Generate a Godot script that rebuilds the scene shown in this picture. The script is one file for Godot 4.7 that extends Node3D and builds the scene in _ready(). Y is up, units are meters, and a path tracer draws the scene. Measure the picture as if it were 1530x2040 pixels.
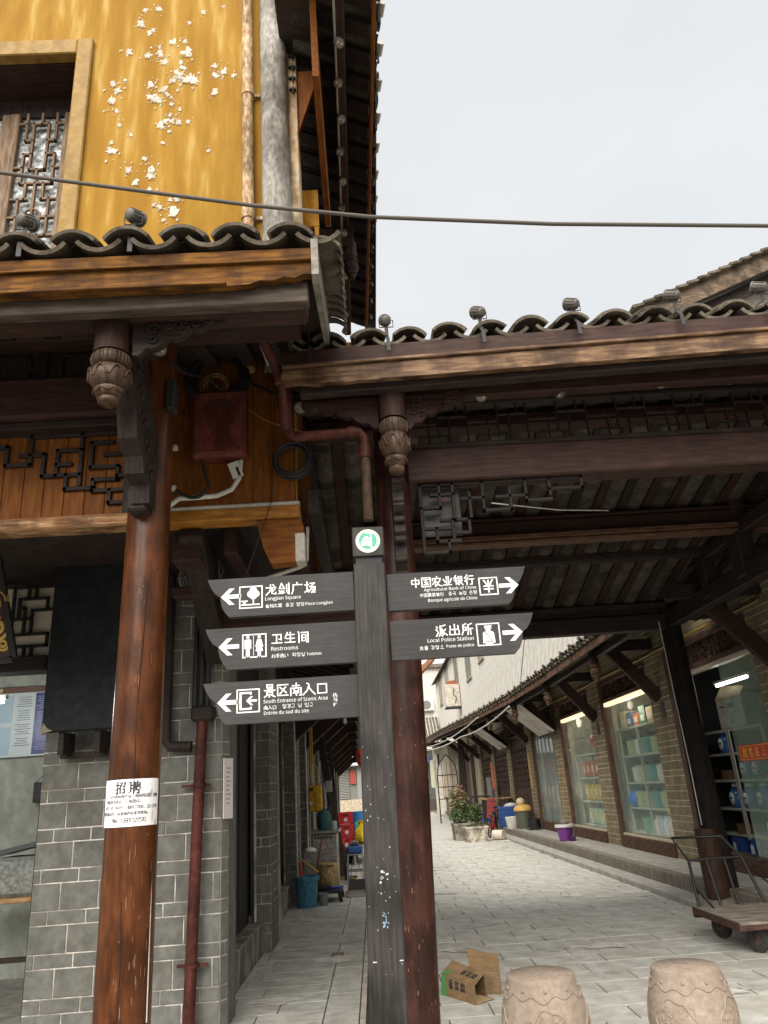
extends Node3D

const UP := Vector3(0, 1, 0)
const ORD := ["first", "second", "third", "fourth", "fifth", "sixth", "seventh", "eighth", "ninth", "tenth", "eleventh", "twelfth", "thirteenth", "fourteenth", "fifteenth", "sixteenth", "seventeenth", "eighteenth", "nineteenth", "twentieth"]
var rng := RandomNumberGenerator.new()
var mats := {}
var bases := {}
var used := {}
var shared := {}

# ---------------------------------------------------------------- mesh collector
class G:
	var v := PackedVector3Array()
	var n := PackedVector3Array()
	var c := PackedColorArray()
	var uv := PackedVector2Array()
	var col := Color(1, 1, 1)

	func t3(a: Vector3, b: Vector3, d: Vector3, na: Vector3, nb: Vector3, nd: Vector3, ua := Vector2.ZERO, ub := Vector2.ZERO, ud := Vector2.ZERO) -> void:
		if (b - a).cross(d - a).dot(na + nb + nd) > 0.0:
			v.append_array([a, d, b]); n.append_array([na, nd, nb]); uv.append_array([ua, ud, ub])
		else:
			v.append_array([a, b, d]); n.append_array([na, nb, nd]); uv.append_array([ua, ub, ud])
		c.append_array([col, col, col])

	func q(a: Vector3, b: Vector3, d: Vector3, e: Vector3, nn: Vector3) -> void:
		t3(a, b, d, nn, nn, nn, Vector2(0, 0), Vector2(1, 0), Vector2(1, 1))
		t3(a, d, e, nn, nn, nn, Vector2(0, 0), Vector2(1, 1), Vector2(0, 1))

	func flat(a: Vector3, b: Vector3, d: Vector3, away: Vector3) -> void:
		var nn := (b - a).cross(d - a).normalized()
		if nn.dot(away) < 0.0:
			nn = -nn
		t3(a, b, d, nn, nn, nn)

	func box(ctr: Vector3, size: Vector3, bs := Basis(), bev := 0.0) -> G:
		var h := size * 0.5
		bev = minf(bev, 0.45 * minf(size.x, minf(size.y, size.z)))
		for ax in 3:
			for sg in [-1.0, 1.0]:
				var nn := Vector3.ZERO; nn[ax] = sg
				var a1 := (ax + 1) % 3; var a2 := (ax + 2) % 3
				var p := []
				for k in [[-1, -1], [1, -1], [1, 1], [-1, 1]]:
					var w := Vector3.ZERO
					w[ax] = sg * h[ax]; w[a1] = k[0] * (h[a1] - bev); w[a2] = k[1] * (h[a2] - bev)
					p.append(ctr + bs * w)
				q(p[0], p[1], p[2], p[3], bs * nn)
		if bev > 0.0:
			for ax in 3:
				var a1 := (ax + 1) % 3; var a2 := (ax + 2) % 3
				for s1 in [-1.0, 1.0]:
					for s2 in [-1.0, 1.0]:
						var p := []
						for e in [[-1, 0], [1, 0], [1, 1], [-1, 1]]:
							var w := Vector3.ZERO
							w[ax] = e[0] * (h[ax] - bev)
							w[a1] = s1 * (h[a1] - (bev if e[1] else 0.0)); w[a2] = s2 * (h[a2] - (0.0 if e[1] else bev))
							p.append(ctr + bs * w)
						var nn := Vector3.ZERO; nn[a1] = s1; nn[a2] = s2
						q(p[0], p[1], p[2], p[3], (bs * nn).normalized())
			for sx in [-1.0, 1.0]:
				for sy in [-1.0, 1.0]:
					for sz in [-1.0, 1.0]:
						var m := Vector3(sx, sy, sz)
						var a := m * h - Vector3(0, sy * bev, sz * bev)
						var b := m * h - Vector3(sx * bev, 0, sz * bev)
						var d := m * h - Vector3(sx * bev, sy * bev, 0)
						flat(ctr + bs * a, ctr + bs * b, ctr + bs * d, bs * m)
		return self

	func lohi(lo: Vector3, hi: Vector3, bev := 0.0) -> G:
		return box((lo + hi) * 0.5, (hi - lo).abs(), Basis(), bev)

	func bar(a: Vector3, b: Vector3, w: float, hh: float, up := Vector3(0, 1, 0), bev := 0.0) -> G:
		var z := (b - a).normalized()
		if absf(z.dot(up.normalized())) > 0.99:
			up = Vector3(1, 0, 0) if absf(z.x) < 0.9 else Vector3(0, 0, 1)
		var x := up.cross(z).normalized()
		return box((a + b) * 0.5, Vector3(w, hh, (b - a).length()), Basis(x, z.cross(x), z), bev)

	func tube(pts: Array, r, seg := 8, caps := true) -> G:
		var rings := []
		var nrm := []
		var x := Vector3.ZERO
		for i in pts.size():
			var d: Vector3 = (pts[mini(i + 1, pts.size() - 1)] - pts[maxi(i - 1, 0)]).normalized()
			if x == Vector3.ZERO:
				x = d.cross(Vector3(0.13, 1, 0.21) if absf(d.y) < 0.9 else Vector3(1, 0.1, 0.2)).normalized()
			x = (x - d * x.dot(d)).normalized()
			var y := d.cross(x)
			var rr: float = r[i] if r is Array else r
			var ring := []; var nr := []
			for k in seg:
				var an := TAU * k / seg
				var o := x * cos(an) + y * sin(an)
				ring.append(pts[i] + o * rr); nr.append(o)
			rings.append(ring); nrm.append(nr)
		for i in pts.size() - 1:
			for k in seg:
				var k2 := (k + 1) % seg
				t3(rings[i][k], rings[i + 1][k], rings[i + 1][k2], nrm[i][k], nrm[i + 1][k], nrm[i + 1][k2])
				t3(rings[i][k], rings[i + 1][k2], rings[i][k2], nrm[i][k], nrm[i + 1][k2], nrm[i][k2])
		if caps:
			for e in [0, pts.size() - 1]:
				var away: Vector3 = (pts[0] - pts[1]) if e == 0 else (pts[-1] - pts[-2])
				for k in seg:
					flat(pts[e], rings[e][k], rings[e][(k + 1) % seg], away)
		return self

	# profile: Vector2(radius, height); smooth unless hard
	func lathe(prof: Array, ctr := Vector3.ZERO, seg := 20, bs := Basis(), hard := false, squash := Vector2(1, 1)) -> G:
		for i in prof.size() - 1:
			var p0: Vector2 = prof[i]; var p1: Vector2 = prof[i + 1]
			var d := (p1 - p0).normalized()
			var s0 := Vector2(d.y, -d.x); var s1 := s0
			if not hard:
				if i > 0:
					var e: Vector2 = (p0 - prof[i - 1]).normalized()
					if e.dot(d) > 0.5: s0 = (s0 + Vector2(e.y, -e.x)).normalized()
				if i + 2 < prof.size():
					var e: Vector2 = (prof[i + 2] - p1).normalized()
					if e.dot(d) > 0.5: s1 = (s1 + Vector2(e.y, -e.x)).normalized()
			for k in seg:
				var a0 := TAU * k / seg; var a1 := TAU * (k + 1) / seg
				var c0 := Vector3(cos(a0) * squash.x, 0, sin(a0) * squash.y); var c1 := Vector3(cos(a1) * squash.x, 0, sin(a1) * squash.y)
				var A := ctr + bs * (c0 * p0.x + Vector3(0, p0.y, 0)); var B := ctr + bs * (c1 * p0.x + Vector3(0, p0.y, 0))
				var C := ctr + bs * (c1 * p1.x + Vector3(0, p1.y, 0)); var D := ctr + bs * (c0 * p1.x + Vector3(0, p1.y, 0))
				var nA := bs * (c0 * s0.x + Vector3(0, s0.y, 0)); var nB := bs * (c1 * s0.x + Vector3(0, s0.y, 0))
				var nC := bs * (c1 * s1.x + Vector3(0, s1.y, 0)); var nD := bs * (c0 * s1.x + Vector3(0, s1.y, 0))
				if p0.x > 1e-5: t3(A, B, C, nA, nB, nC)
				if p1.x > 1e-5: t3(A, C, D, nA, nC, nD)
		return self

	# a flat outline in the plane (ux, uy) at o, given depth behind it
	func prism(poly: Array, o: Vector3, ux: Vector3, uy: Vector3, depth: float) -> G:
		var pl := PackedVector2Array(poly)
		var nn := ux.cross(uy).normalized()
		var id := Geometry2D.triangulate_polygon(pl)
		var area := 0.0
		for i in pl.size():
			area += pl[i].cross(pl[(i + 1) % pl.size()])
		for i in range(0, id.size(), 3):
			var a := o + ux * pl[id[i]].x + uy * pl[id[i]].y
			var b := o + ux * pl[id[i + 1]].x + uy * pl[id[i + 1]].y
			var d := o + ux * pl[id[i + 2]].x + uy * pl[id[i + 2]].y
			t3(a, b, d, nn, nn, nn)
			if depth > 0.0:
				var k := nn * depth
				t3(a - k, b - k, d - k, -nn, -nn, -nn)
		if depth > 0.0:
			for i in pl.size():
				var p := pl[i]; var p2 := pl[(i + 1) % pl.size()]
				var e := p2 - p
				var s := Vector2(e.y, -e.x).normalized() * signf(area)
				var a := o + ux * p.x + uy * p.y; var b := o + ux * p2.x + uy * p2.y
				q(a, b, b - nn * depth, a - nn * depth, ux * s.x + uy * s.y)
		return self

	# a curved roof tile: arc of radius r, convex up (or a hollow), running from a to b
	func tile(a: Vector3, b: Vector3, r: float, up: Vector3, hollow: bool, thick := 0.012, half := 1.05, seg := 7, r2 := -1.0) -> G:
		var z := (b - a).normalized()
		var x := up.cross(z).normalized()
		var y := z.cross(x)
		if r2 < 0.0: r2 = r
		var sg := -1.0 if hollow else 1.0
		var pr := []
		for e in 2:
			var row := []
			var rr := r if e == 0 else r2
			var base: Vector3 = a if e == 0 else b
			for k in seg + 1:
				var an := lerpf(-half, half, float(k) / seg)
				var o := x * sin(an) + y * cos(an) * sg
				var drop := y * sg * rr * cos(half)
				row.append([base + o * rr - drop, base + o * (rr - thick) - drop, o])
			pr.append(row)
		for k in seg:
			for f in 2:
				var s := 1.0 if f == 0 else -1.0
				t3(pr[0][k][f], pr[1][k][f], pr[1][k + 1][f], pr[0][k][2] * s, pr[1][k][2] * s, pr[1][k + 1][2] * s)
				t3(pr[0][k][f], pr[1][k + 1][f], pr[0][k + 1][f], pr[0][k][2] * s, pr[1][k + 1][2] * s, pr[0][k + 1][2] * s)
			q(pr[0][k][0], pr[0][k + 1][0], pr[0][k + 1][1], pr[0][k][1], -z)
			q(pr[1][k][0], pr[1][k + 1][0], pr[1][k + 1][1], pr[1][k][1], z)
		for k in [0, seg]:
			q(pr[0][k][0], pr[1][k][0], pr[1][k][1], pr[0][k][1], x * (-1.0 if k == 0 else 1.0))
		return self

	func ball(ctr: Vector3, rad: Vector3, seg := 12, rows := 8) -> G:
		var pr := []
		for i in rows + 1:
			var a := PI * i / rows
			var row := []
			for k in seg:
				var b := TAU * k / seg
				row.append(Vector3(sin(a) * cos(b), -cos(a), sin(a) * sin(b)))
			pr.append(row)
		for i in rows:
			for k in seg:
				var k2 := (k + 1) % seg
				var A: Vector3 = pr[i][k]; var B: Vector3 = pr[i][k2]; var C: Vector3 = pr[i + 1][k2]; var D: Vector3 = pr[i + 1][k]
				if i > 0: t3(ctr + A * rad, ctr + B * rad, ctr + C * rad, A, B, C)
				if i < rows - 1: t3(ctr + A * rad, ctr + C * rad, ctr + D * rad, A, C, D)
		return self

	func mesh() -> ArrayMesh:
		var m := ArrayMesh.new()
		var a := []
		a.resize(Mesh.ARRAY_MAX)
		a[Mesh.ARRAY_VERTEX] = v; a[Mesh.ARRAY_NORMAL] = n; a[Mesh.ARRAY_COLOR] = c; a[Mesh.ARRAY_TEX_UV] = uv
		m.add_surface_from_arrays(Mesh.PRIMITIVE_TRIANGLES, a)
		return m

# ---------------------------------------------------------------- scene tree
func numbered(called: String, parent: Node) -> String:
	var key := str(parent.get_instance_id()) + called
	used[key] = used.get(key, -1) + 1
	return called if used[key] == 0 else "%s_%03d" % [called, used[key]]

func thing(called: String, label: String, category: String, at := Vector3.ZERO, turn := 0.0, group := "", world := false) -> Node3D:
	var o := Node3D.new()
	o.name = numbered(called, self)
	add_child(o, true)
	o.position = at
	o.rotation.y = turn
	if world: bases[o] = at
	tag(o, label, category, group)
	return o

func tag(o: Node, label: String, category := "", group := "") -> void:
	if label: o.set_meta("label", label)
	if category: o.set_meta("category", category)
	if group: o.set_meta("group", group)

func part(parent: Node, called: String, g, m: Material, label := "") -> MeshInstance3D:
	var o := MeshInstance3D.new()
	o.mesh = g.mesh() if g is G else g
	o.material_override = m
	o.name = numbered(called, parent)
	parent.add_child(o, true)
	if bases.has(parent): o.position = -bases[parent]
	if label: o.set_meta("label", label)
	return o

func solo(called: String, g, m: Material, label: String, category: String, group := "") -> MeshInstance3D:
	var o := part(self, called, g, m)
	tag(o, label, category, group)
	return o

func structure(called: String, g, m: Material) -> MeshInstance3D:
	var o := part(self, called, g, m)
	o.set_meta("kind", "structure")
	return o

func stuff(o: Node) -> Node:
	o.set_meta("kind", "stuff")
	return o

func dup(o: Node3D, at: Vector3, turn: float, label: String, base_name: String) -> Node3D:
	var r: Node3D = o.duplicate()
	r.name = numbered(base_name, self)
	add_child(r, true)
	r.position = at
	r.rotation.y = turn
	if label: r.set_meta("label", label)
	return r

# ---------------------------------------------------------------- materials
func noise_tex(sd: int, freq: float, oct: int, c1: Color, c2: Color, kind := FastNoiseLite.TYPE_SIMPLEX_SMOOTH, lo := 0.2, hi := 0.8, size := 512) -> NoiseTexture2D:
	var f := FastNoiseLite.new()
	f.seed = sd; f.frequency = freq; f.noise_type = kind
	f.fractal_type = FastNoiseLite.FRACTAL_FBM; f.fractal_octaves = oct; f.fractal_gain = 0.55
	var t := NoiseTexture2D.new()
	t.width = size; t.height = size; t.seamless = true; t.noise = f
	var r := Gradient.new()
	r.offsets = PackedFloat32Array([lo, hi]); r.colors = PackedColorArray([c1, c2])
	t.color_ramp = r
	return t

var height_wood: NoiseTexture2D
var height_stone: NoiseTexture2D
var dirt: NoiseTexture2D
var dirt_strong: NoiseTexture2D

func surf(key: String, c1: Color, c2: Color, scale: Vector3, rough: float, relief := 0.0, stone := true, freq := 0.012, oct := 5, grime := 1, metal := 0.0) -> StandardMaterial3D:
	if mats.has(key): return mats[key]
	var m := StandardMaterial3D.new()
	m.resource_name = key
	m.vertex_color_use_as_albedo = true
	var tk := "tex %s %s %.4f" % [c1.to_html(), c2.to_html(), freq]
	var q := Vector3(c1.r / maxf(c2.r, 0.01), c1.g / maxf(c2.g, 0.01), c1.b / maxf(c2.b, 0.01))
	if maxf(q.x, maxf(q.y, q.z)) - minf(q.x, minf(q.y, q.z)) < 0.07:   # tones of one hue share a neutral texture
		var k := snappedf((q.x + q.y + q.z) / 3.0, 0.04)
		tk = "grey %.2f %.4f" % [k, freq]
		m.albedo_color = c2
		c1 = Color(k, k, k); c2 = Color.WHITE
	if not shared.has(tk): shared[tk] = noise_tex(hash(tk) % 1000, freq, oct, c1, c2)
	m.albedo_texture = shared[tk]
	m.uv1_triplanar = true; m.uv1_world_triplanar = true; m.uv1_scale = scale
	m.roughness = rough; m.metallic = metal; m.metallic_specular = 0.32
	if relief > 0.0:
		m.heightmap_enabled = true
		m.heightmap_texture = height_stone if stone else height_wood
		m.heightmap_scale = relief * 0.3
	if grime > 0:
		m.detail_enabled = true
		m.detail_albedo = dirt if grime == 1 else dirt_strong
		m.detail_blend_mode = BaseMaterial3D.BLEND_MODE_MUL
		m.detail_uv_layer = BaseMaterial3D.DETAIL_UV_2
		m.uv2_triplanar = true; m.uv2_world_triplanar = true; m.uv2_scale = Vector3(0.9, 0.6, 0.9)
	mats[key] = m
	return m

func wood(key: String, c1: Color, c2: Color, axis: int, rough := 0.7, relief := 0.25, grime := 1) -> StandardMaterial3D:
	var s := Vector3(2.6, 2.6, 2.6)
	s[axis] = 0.34
	return surf(key + str(axis), c1, c2, s, rough, relief, false, 0.02, 5, grime)

func plain(key: String, c: Color, rough := 0.6, metal := 0.0) -> StandardMaterial3D:
	if mats.has(key): return mats[key]
	var m := StandardMaterial3D.new()
	m.resource_name = key
	m.vertex_color_use_as_albedo = true
	m.albedo_color = c; m.roughness = rough; m.metallic = metal
	mats[key] = m
	return m

func glass(key: String, c: Color) -> StandardMaterial3D:
	var m := plain(key, c, 0.02)
	m.transparency = BaseMaterial3D.TRANSPARENCY_ALPHA
	m.vertex_color_use_as_albedo = false
	m.metallic_specular = 0.24
	return m

func glow(key: String, c: Color, e: float) -> StandardMaterial3D:
	var m := plain(key, c, 0.5)
	m.emission_enabled = true; m.emission = c; m.emission_energy_multiplier = e
	return m

func srgb(r: int, g: int, b: int) -> Color:
	return Color8(r, g, b)

# a tint for vertex colours (linear), around one
func tint(spread: float, warm := 0.0) -> Color:
	var k := 1.0 + rng.randf_range(-spread, spread * 0.6)
	var w := rng.randf_range(-warm, warm)
	return Color(clampf(k + w, 0, 1.3), k, clampf(k - w, 0, 1.3))

# meshes of one size shared between alike pieces, in a few tints
func piece_box(size: Vector3, bev: float, variant: int, spread: float, warm := 0.0) -> ArrayMesh:
	var key := "%s_%d_%.2f" % [str(size.snapped(Vector3(0.001, 0.001, 0.001))), variant, spread]
	if not shared.has(key):
		var g := G.new()
		g.col = tint(spread, warm)
		g.box(Vector3.ZERO, size, Basis(), bev)
		shared[key] = g.mesh()
	return shared[key]

func put(parent: Node, called: String, mesh: Mesh, m: Material, at: Vector3, bs := Basis()) -> MeshInstance3D:
	var o := MeshInstance3D.new()
	o.mesh = mesh; o.material_override = m
	o.name = numbered(called, parent)
	parent.add_child(o, true)
	o.transform = Transform3D(bs.orthonormalized(), at - (bases[parent] if bases.has(parent) else Vector3.ZERO))
	return o

# ---------------------------------------------------------------- bricks: alternating tall and flat courses on a wall face
func brickwork(parent: Node, o: Vector3, ux: Vector3, width: float, height: float, m: Material, tall := 0.185, low := 0.095, long := 0.28, proud := 0.003, spread := 0.25, warm := 0.015) -> void:
	var nn := ux.cross(UP).normalized()
	var bs := Basis(ux, UP, nn)
	var y := 0.0
	var row := 0
	var joint := 0.0095 if long > 0.26 else 0.014
	while y < height - 0.03:
		var h := tall if row % 2 == 0 else low
		if tall == low: h = tall
		h = minf(h, height - y)
		var x := -(long * (0.0 if row % 2 == 0 else 0.55)) - (0.07 if row % 4 > 1 else 0.0)
		while x < width - 0.02:
			var x0 := maxf(x, 0.0)
			var x1 := minf(x + long, width)
			if x1 - x0 > 0.03:
				var ctr := Vector2((x0 + x1) * 0.5, y + h * 0.5)
				var sz := Vector3(x1 - x0 - joint, h - joint, 0.03)
				put(parent, "brick", piece_box(sz, 0.003, rng.randi() % 5, spread, warm), m, o + ux * ctr.x + UP * ctr.y + nn * (proud - 0.015 + rng.randf_range(-0.0015, 0.0015)), bs)
			x += long
		y += h
		row += 1

# ---------------------------------------------------------------- lettering drawn with strokes on a grid of sixteen
func hexd(s: String, i: int) -> float:
	return float("0123456789abcdef".find(s[i]))

func glyph(g: G, code: String, o: Vector3, ux: Vector3, uy: Vector3, size: float, weight: float, bend = null) -> void:
	var nn := ux.cross(uy).normalized()
	var lift := 0.0004
	for st in code.split(" ", false):
		for i in range(0, st.length() - 3, 2):
			var a := Vector2(hexd(st, i), 15.0 - hexd(st, i + 1)) / 15.0 * size
			var b := Vector2(hexd(st, i + 2), 15.0 - hexd(st, i + 3)) / 15.0 * size
			var d := (b - a).normalized() * weight * 0.45
			var s := Vector2(-d.y, d.x) * 1.1
			if absf(d.x) > absf(d.y) * 2.0: s *= 0.85
			var pts := [a - d + s, b + d + s, b + d - s, a - d - s]
			var w := []
			for p in pts:
				if bend:
					w.append(bend.call(p + Vector2(o.x, o.y), lift))
				else:
					w.append(o + ux * p.x + uy * p.y + nn * lift)
			var n2 := nn
			if bend: n2 = (w[1] - w[0]).cross(w[3] - w[0]).normalized() * -1.0
			if bend and n2.z < 0.0: n2 = -n2
			g.q(w[0], w[1], w[2], w[3], n2)
			lift += 0.00002

func latin(parent: Node, called: String, text: String, o: Vector3, width: float, cap: float, m: Material, right := false, bold := false) -> void:
	var t := TextMesh.new()
	var f := SystemFont.new()
	f.font_names = PackedStringArray(["Droid Sans"])
	f.font_weight = 600 if bold else 400
	t.font = f
	t.text = text; t.font_size = 48; t.pixel_size = cap / 34.5; t.depth = 0.0006
	t.horizontal_alignment = HORIZONTAL_ALIGNMENT_LEFT
	t.vertical_alignment = VERTICAL_ALIGNMENT_BOTTOM
	t.curve_step = 4.0
	var o2 := MeshInstance3D.new()
	o2.mesh = t; o2.material_override = m
	o2.name = numbered(called, parent)
	parent.add_child(o2, true)
	var bb := t.get_aabb()
	var k := width / maxf(bb.size.x, 0.001)
	o2.scale = Vector3(k, 1, 1)
	var desc := bb.position.y
	for ch in ["g", "j", "p", "q", "y"]:
		if text.contains(ch):
			desc = bb.position.y + cap * 0.27
			break
	o2.position = o - (bases[parent] if bases.has(parent) else Vector3.ZERO) + Vector3((-width if right else 0.0) - bb.position.x * k, -desc, 0.0004)

const GL := {
	"中": "24d4da2a24 818f", "国": "11e1ef1f11 44b4 58a8 4cbc 747c 99ab", "农": "1613d3c6 80641c 585f9c c79a 78beff", "业": "616d 919d 154a e4ba 1ede", "银": "4015 2464 1868 444e6c 82d2d888 85d5 828fab 98ef d9bb", "行": "5015 641a 474f 82e2 77f7 c7cf9f", "龙": "15e5 71776a1f 959deeec d79b a1c3",
	"剑": "4017 4087 2767 1a2c 4a4c 7a5e 0e8d b2bb e0efcd", "广": "7082 23e3 232a0f", "场": "0454 303d 0e5b 72d277e7dfbe a85e d89f", "卫": "23d3daa9 747e 1eee", "生": "4118 34d4 39d9 1eee 818e", "间": "1123 252f 52e2efcf 65b5bd6d65 69b9", "景": "40b0b55540 43b3 17e7 49b9bc4c49 7c7f 4d1f adef",
	"区": "e1111eee b44c 44cb", "南": "33c3 8086 1f16e6efcf 5869 b8a9 5aba 4cbc 8a8f", "入": "517287bbff 755a0f", "口": "23d3de2e23", "派": "1224 0628 0f3a d062 616b4f 858fad d69a 97bbfe", "出": "2227d7d2 191eeee9 808e", "所": "6022 222a0f 25656929 e092 929a8f 97f7 c7cf",
	"招": "0464 303f1e 0a68 71e1d6b6 a177 79d9de7e79", "聘": "0171 212d 616f 2565 2969 0e7c 82e2e78782 85e5 b0b7 79f9 a89bdbdfbf", "竜": "33c3 8083 5457 a4a7 17e7 39c9ce3e39 3bcb 878fef", "剣": "4017 4087 2767 2868 2969 4a1e 4a7e b2bb e0efcd", "広": "7082 23e3 232a0f 965ddc acee",
	"場": "0454 303d 0e5b 70d0d57570 73d3 58f8 896d 8bebdfbe ab7f", "農": "21d1d62621 23d3 6066 a0a6 18e8 183f 4aca 1cec 5c5f8e 8cef", "業": "6064 a0a4 3144 d1c4 15e5 18e8 2bdb 757f 7b1f 8bef", "お": "2464 424e2d1b68d8edaf c3f6", "手": "c032 25d5 19e9 808f5e",
	"洗": "1224 0628 0f3a 7155 64e4 a0a8 58f8 886c4f b8bffffc", "い": "232b4e6c c3eb", "交": "7082 14e4 5529 a5d9 c86c1f 389cef", "番": "c022 15e5 808a 7619 86e9 3acacf3f3a 3dcd 8a8f", "门": "1123 252f 52e2efcf", "沃": "1224 0628 0f3a d172 57f7 a2a95f a9ff", "马": "22b2a7 3237d7dfbf 2aaa",
	"和": "6022 0575 414f 450b 457a 94e4ed9d94", "尚": "7075 2345 d3b5 1f17e7efcf 5acadd5d5a", "特": "3014 2565 414f 0a69 71e1 e1e1 b0b5 66f6 68f8 c8cfae 8aac", "产": "8082 24e4 5567 a588 38e8 384a1f", "店": "7082 23e3 232b0f 858a 88d8 5ada dede 5adede5e5a",
	"帅": "2228 3a2f 616a3f 85e5edcd 848d b0bf", "府": "7082 23e3 232b0f 653b 595f 77f7 c4cfae 9aac", "斜": "4017 4088 2767 191e 0a7a 4a4f 92a4 96a8 8bfa d0df", "对": "0262 624e0f 276f 75f5 c0cfae 89ab", "面": "11e1 7164 1414 14e4ef1f14 646f a4af 68a8 6bab",
	"销": "3014 2464 1868 444e6c b0b5 8294 e2d4 7f76e6efcf 79d9 7cdc", "售": "5017 454e 45e5 48e8 4bdb a1ae 4edd 4cdcdf4f4c", "营": "22e2 6064 a0a4 1615e5e6 58b8ba5a58 3bcbcf3f3b", "员": "42c2c55542 28d8dc 282d 888b4f 9cdf", "两": "11e1 2f25e5efcf 616a4d 6a7c a1aa8d aabc",
	"名": "603a 63c34f 59d9de5e59", "工": "32d2 828d 0eee", "资": "1224 1826 6055 63e3c5 843887 86db 39d9de 393d 8b8d5f addf", "议": "1123 06363d5b a0c3 62bbff e3ad4f", "。": "2a5a5d2d2a", "春": "34d4 37d7 1aea 801f 8aef 5aba bfbf 5ababf5f5a 5cbc", "节": "13e3 5155 b1b5 28d8dcbc 787f",
	"初": "2134 0566 4a0b 494f 5859 82e2ddbd b27e", "一": "17e7", "至": "12e2 821c 36c8 2ada 838e 1eee", "七": "18e6 727ceeeb", "临": "111e 404f 7153 75f5 a3a6 68e8ef6f68 a8af", "时": "12626d1d12 1767 75f5 d1dfbe 99ab", "数": "3036 0363 1153 5113 395d 0a7a 6a2f a098 93f3 d49f 95ff",
	"岁": "8184 2124 d1d4 1414 24d4 652b 68c84f 69ac", "有": "13e3 711d 5656 5f57d7dfbf 5ada 5dbd", "经": "40155524 6018 196a 1e5c 82e277 95ef 89e9 b9be 7eee", "验": "11515b3d 2131 1656 0c4b b067 b0f6 97d7 799b b8ba e9cd 7fff", "者": "24c4 7177 07f7 e21b 59d9df5f59 5cdc",
	"优": "401a 373f 66f6 a198984f a8afeeec d0e3", "先": "4027 33c3 8187 17e7 574a1f a7aeeeec", "意": "7082 23e3 5466 a496 17e7 49c9cc4c49 2d1f 5d5fbf bddf", "欢": "1252610e 185c 9177 84e4d7 a64f a6ff", "迎": "1123 07375c1e 3dff 6152 525b8a 93e3e9c9 939f", "来": "23d3 5467 b497 19e9 808f 891f 89ef",
	"电": "23d3da2a23 26d6 818eeeec", "咨": "1224 1827 6055 63e3c5 842787 86db 49c9ce4e49", "询": "1123 06363d5b 7055 64e4efbf 77b7bc7c77", "话": "1123 06363d5b d062 57f7 a2aa 7adadf7f7a", "：": "7577 7c7e", "，": "6c5f", "（": "b077bf", "）": "4077 774f", "顾": "1161 111a0f 3441 3565 454f6d 82f2 b2a4 8e84e4ed b67f bdff",
	"客": "8082 1514d4d5 513a 62c24a 74de 5bcbcf5f5b", "上": "818e 87d7 1eee", "香": "c032 15e5 808a 861a 86ea 4bcbcf4f4b 4dcd", "豆": "12e2 45b5ba4a45 5b6d bb9d 1eee", "腐": "7082 23e3 232b0f 5537 595a 76e6 c4c9 3f3bebefcf 8b6e 8dbf", "公": "501a a0fa 795edd bbee",
	"示": "43b3 17e7 878f6e 4b1e bbed", "栏": "0464 303f 350b 3669 8093 d0c3 74e4 79d9 6efe", "火": "8088 2529 d5b8 881f 88ef", "警": "42c2 17e7 39c9ce4e39", "0": "52a2c5ccaf5f3c3552", "1": "53818f", "2": "3552a2c4c63fcf", "3": "3352a2c4c6a878 a8cadcaf5f3d",
	"5": "c242 42474686a7caccaf5f3d", "7": "32c27f", "8": "52a2c4c6a8585a3c3d5fafcdcba8 52343658", "-": "4ada", "ㅇ": "51a1e5eaae5e1a1551", "ㄱ": "12e2ef", "ㄴ": "111eee", "ㄹ": "11e1e8181eee", "ㅁ": "11e1ee1e11", "ㅂ": "111eeee1 18e8", "ㅅ": "811e 81ee", "ㅈ": "12e2 821e 82ee",
	"ㅊ": "7090 14e4 841e 84ee", "ㅎ": "7090 13e3 66a6cabe4e3a66"
}
# Korean syllables: first letter, vowel, last letter
const KO := {"용": "ㅇyo_ㅇ", "검": "ㄱeo_ㅁ", "광": "ㄱwa_ㅇ", "장": "ㅈa_ㅇ", "중": "ㅈu_ㅇ", "국": "ㄱu_ㄱ", "농": "ㄴo_ㅇ", "업": "ㅇeo_ㅂ", "은": "ㅇeu_ㄴ", "행": "ㅎae_ㅇ", "화": "ㅎwa_", "실": "ㅅi_ㄹ", "절": "ㅈeo_ㄹ", "경": "ㄱyeo_ㅇ", "구": "ㄱu_", "남": "ㄴa_ㅁ", "입": "ㅇi_ㅂ", "찰": "ㅊa_ㄹ", "소": "ㅅo_"}
const VOW := {"a": "b0bf b7f7", "eo": "d0df 77d7", "yeo": "d0df 75d5 7ada", "i": "d0df", "ae": "a0af e0ef a7e7", "u": "0ada 7a7f", "o": "0dfd 757d", "yo": "0dfd 545d a5ad", "eu": "0bfb", "wa": "0b9b 575b c0cf c7f7"}

func squeeze(code: String, x0: float, y0: float, x1: float, y1: float) -> Array:
	var out := []
	for st in code.split(" ", false):
		var l := []
		for i in range(0, st.length() - 1, 2):
			l.append(Vector2(lerpf(x0, x1, hexd(st, i) / 15.0), lerpf(y0, y1, hexd(st, i + 1) / 15.0)))
		out.append(l)
	return out

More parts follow.
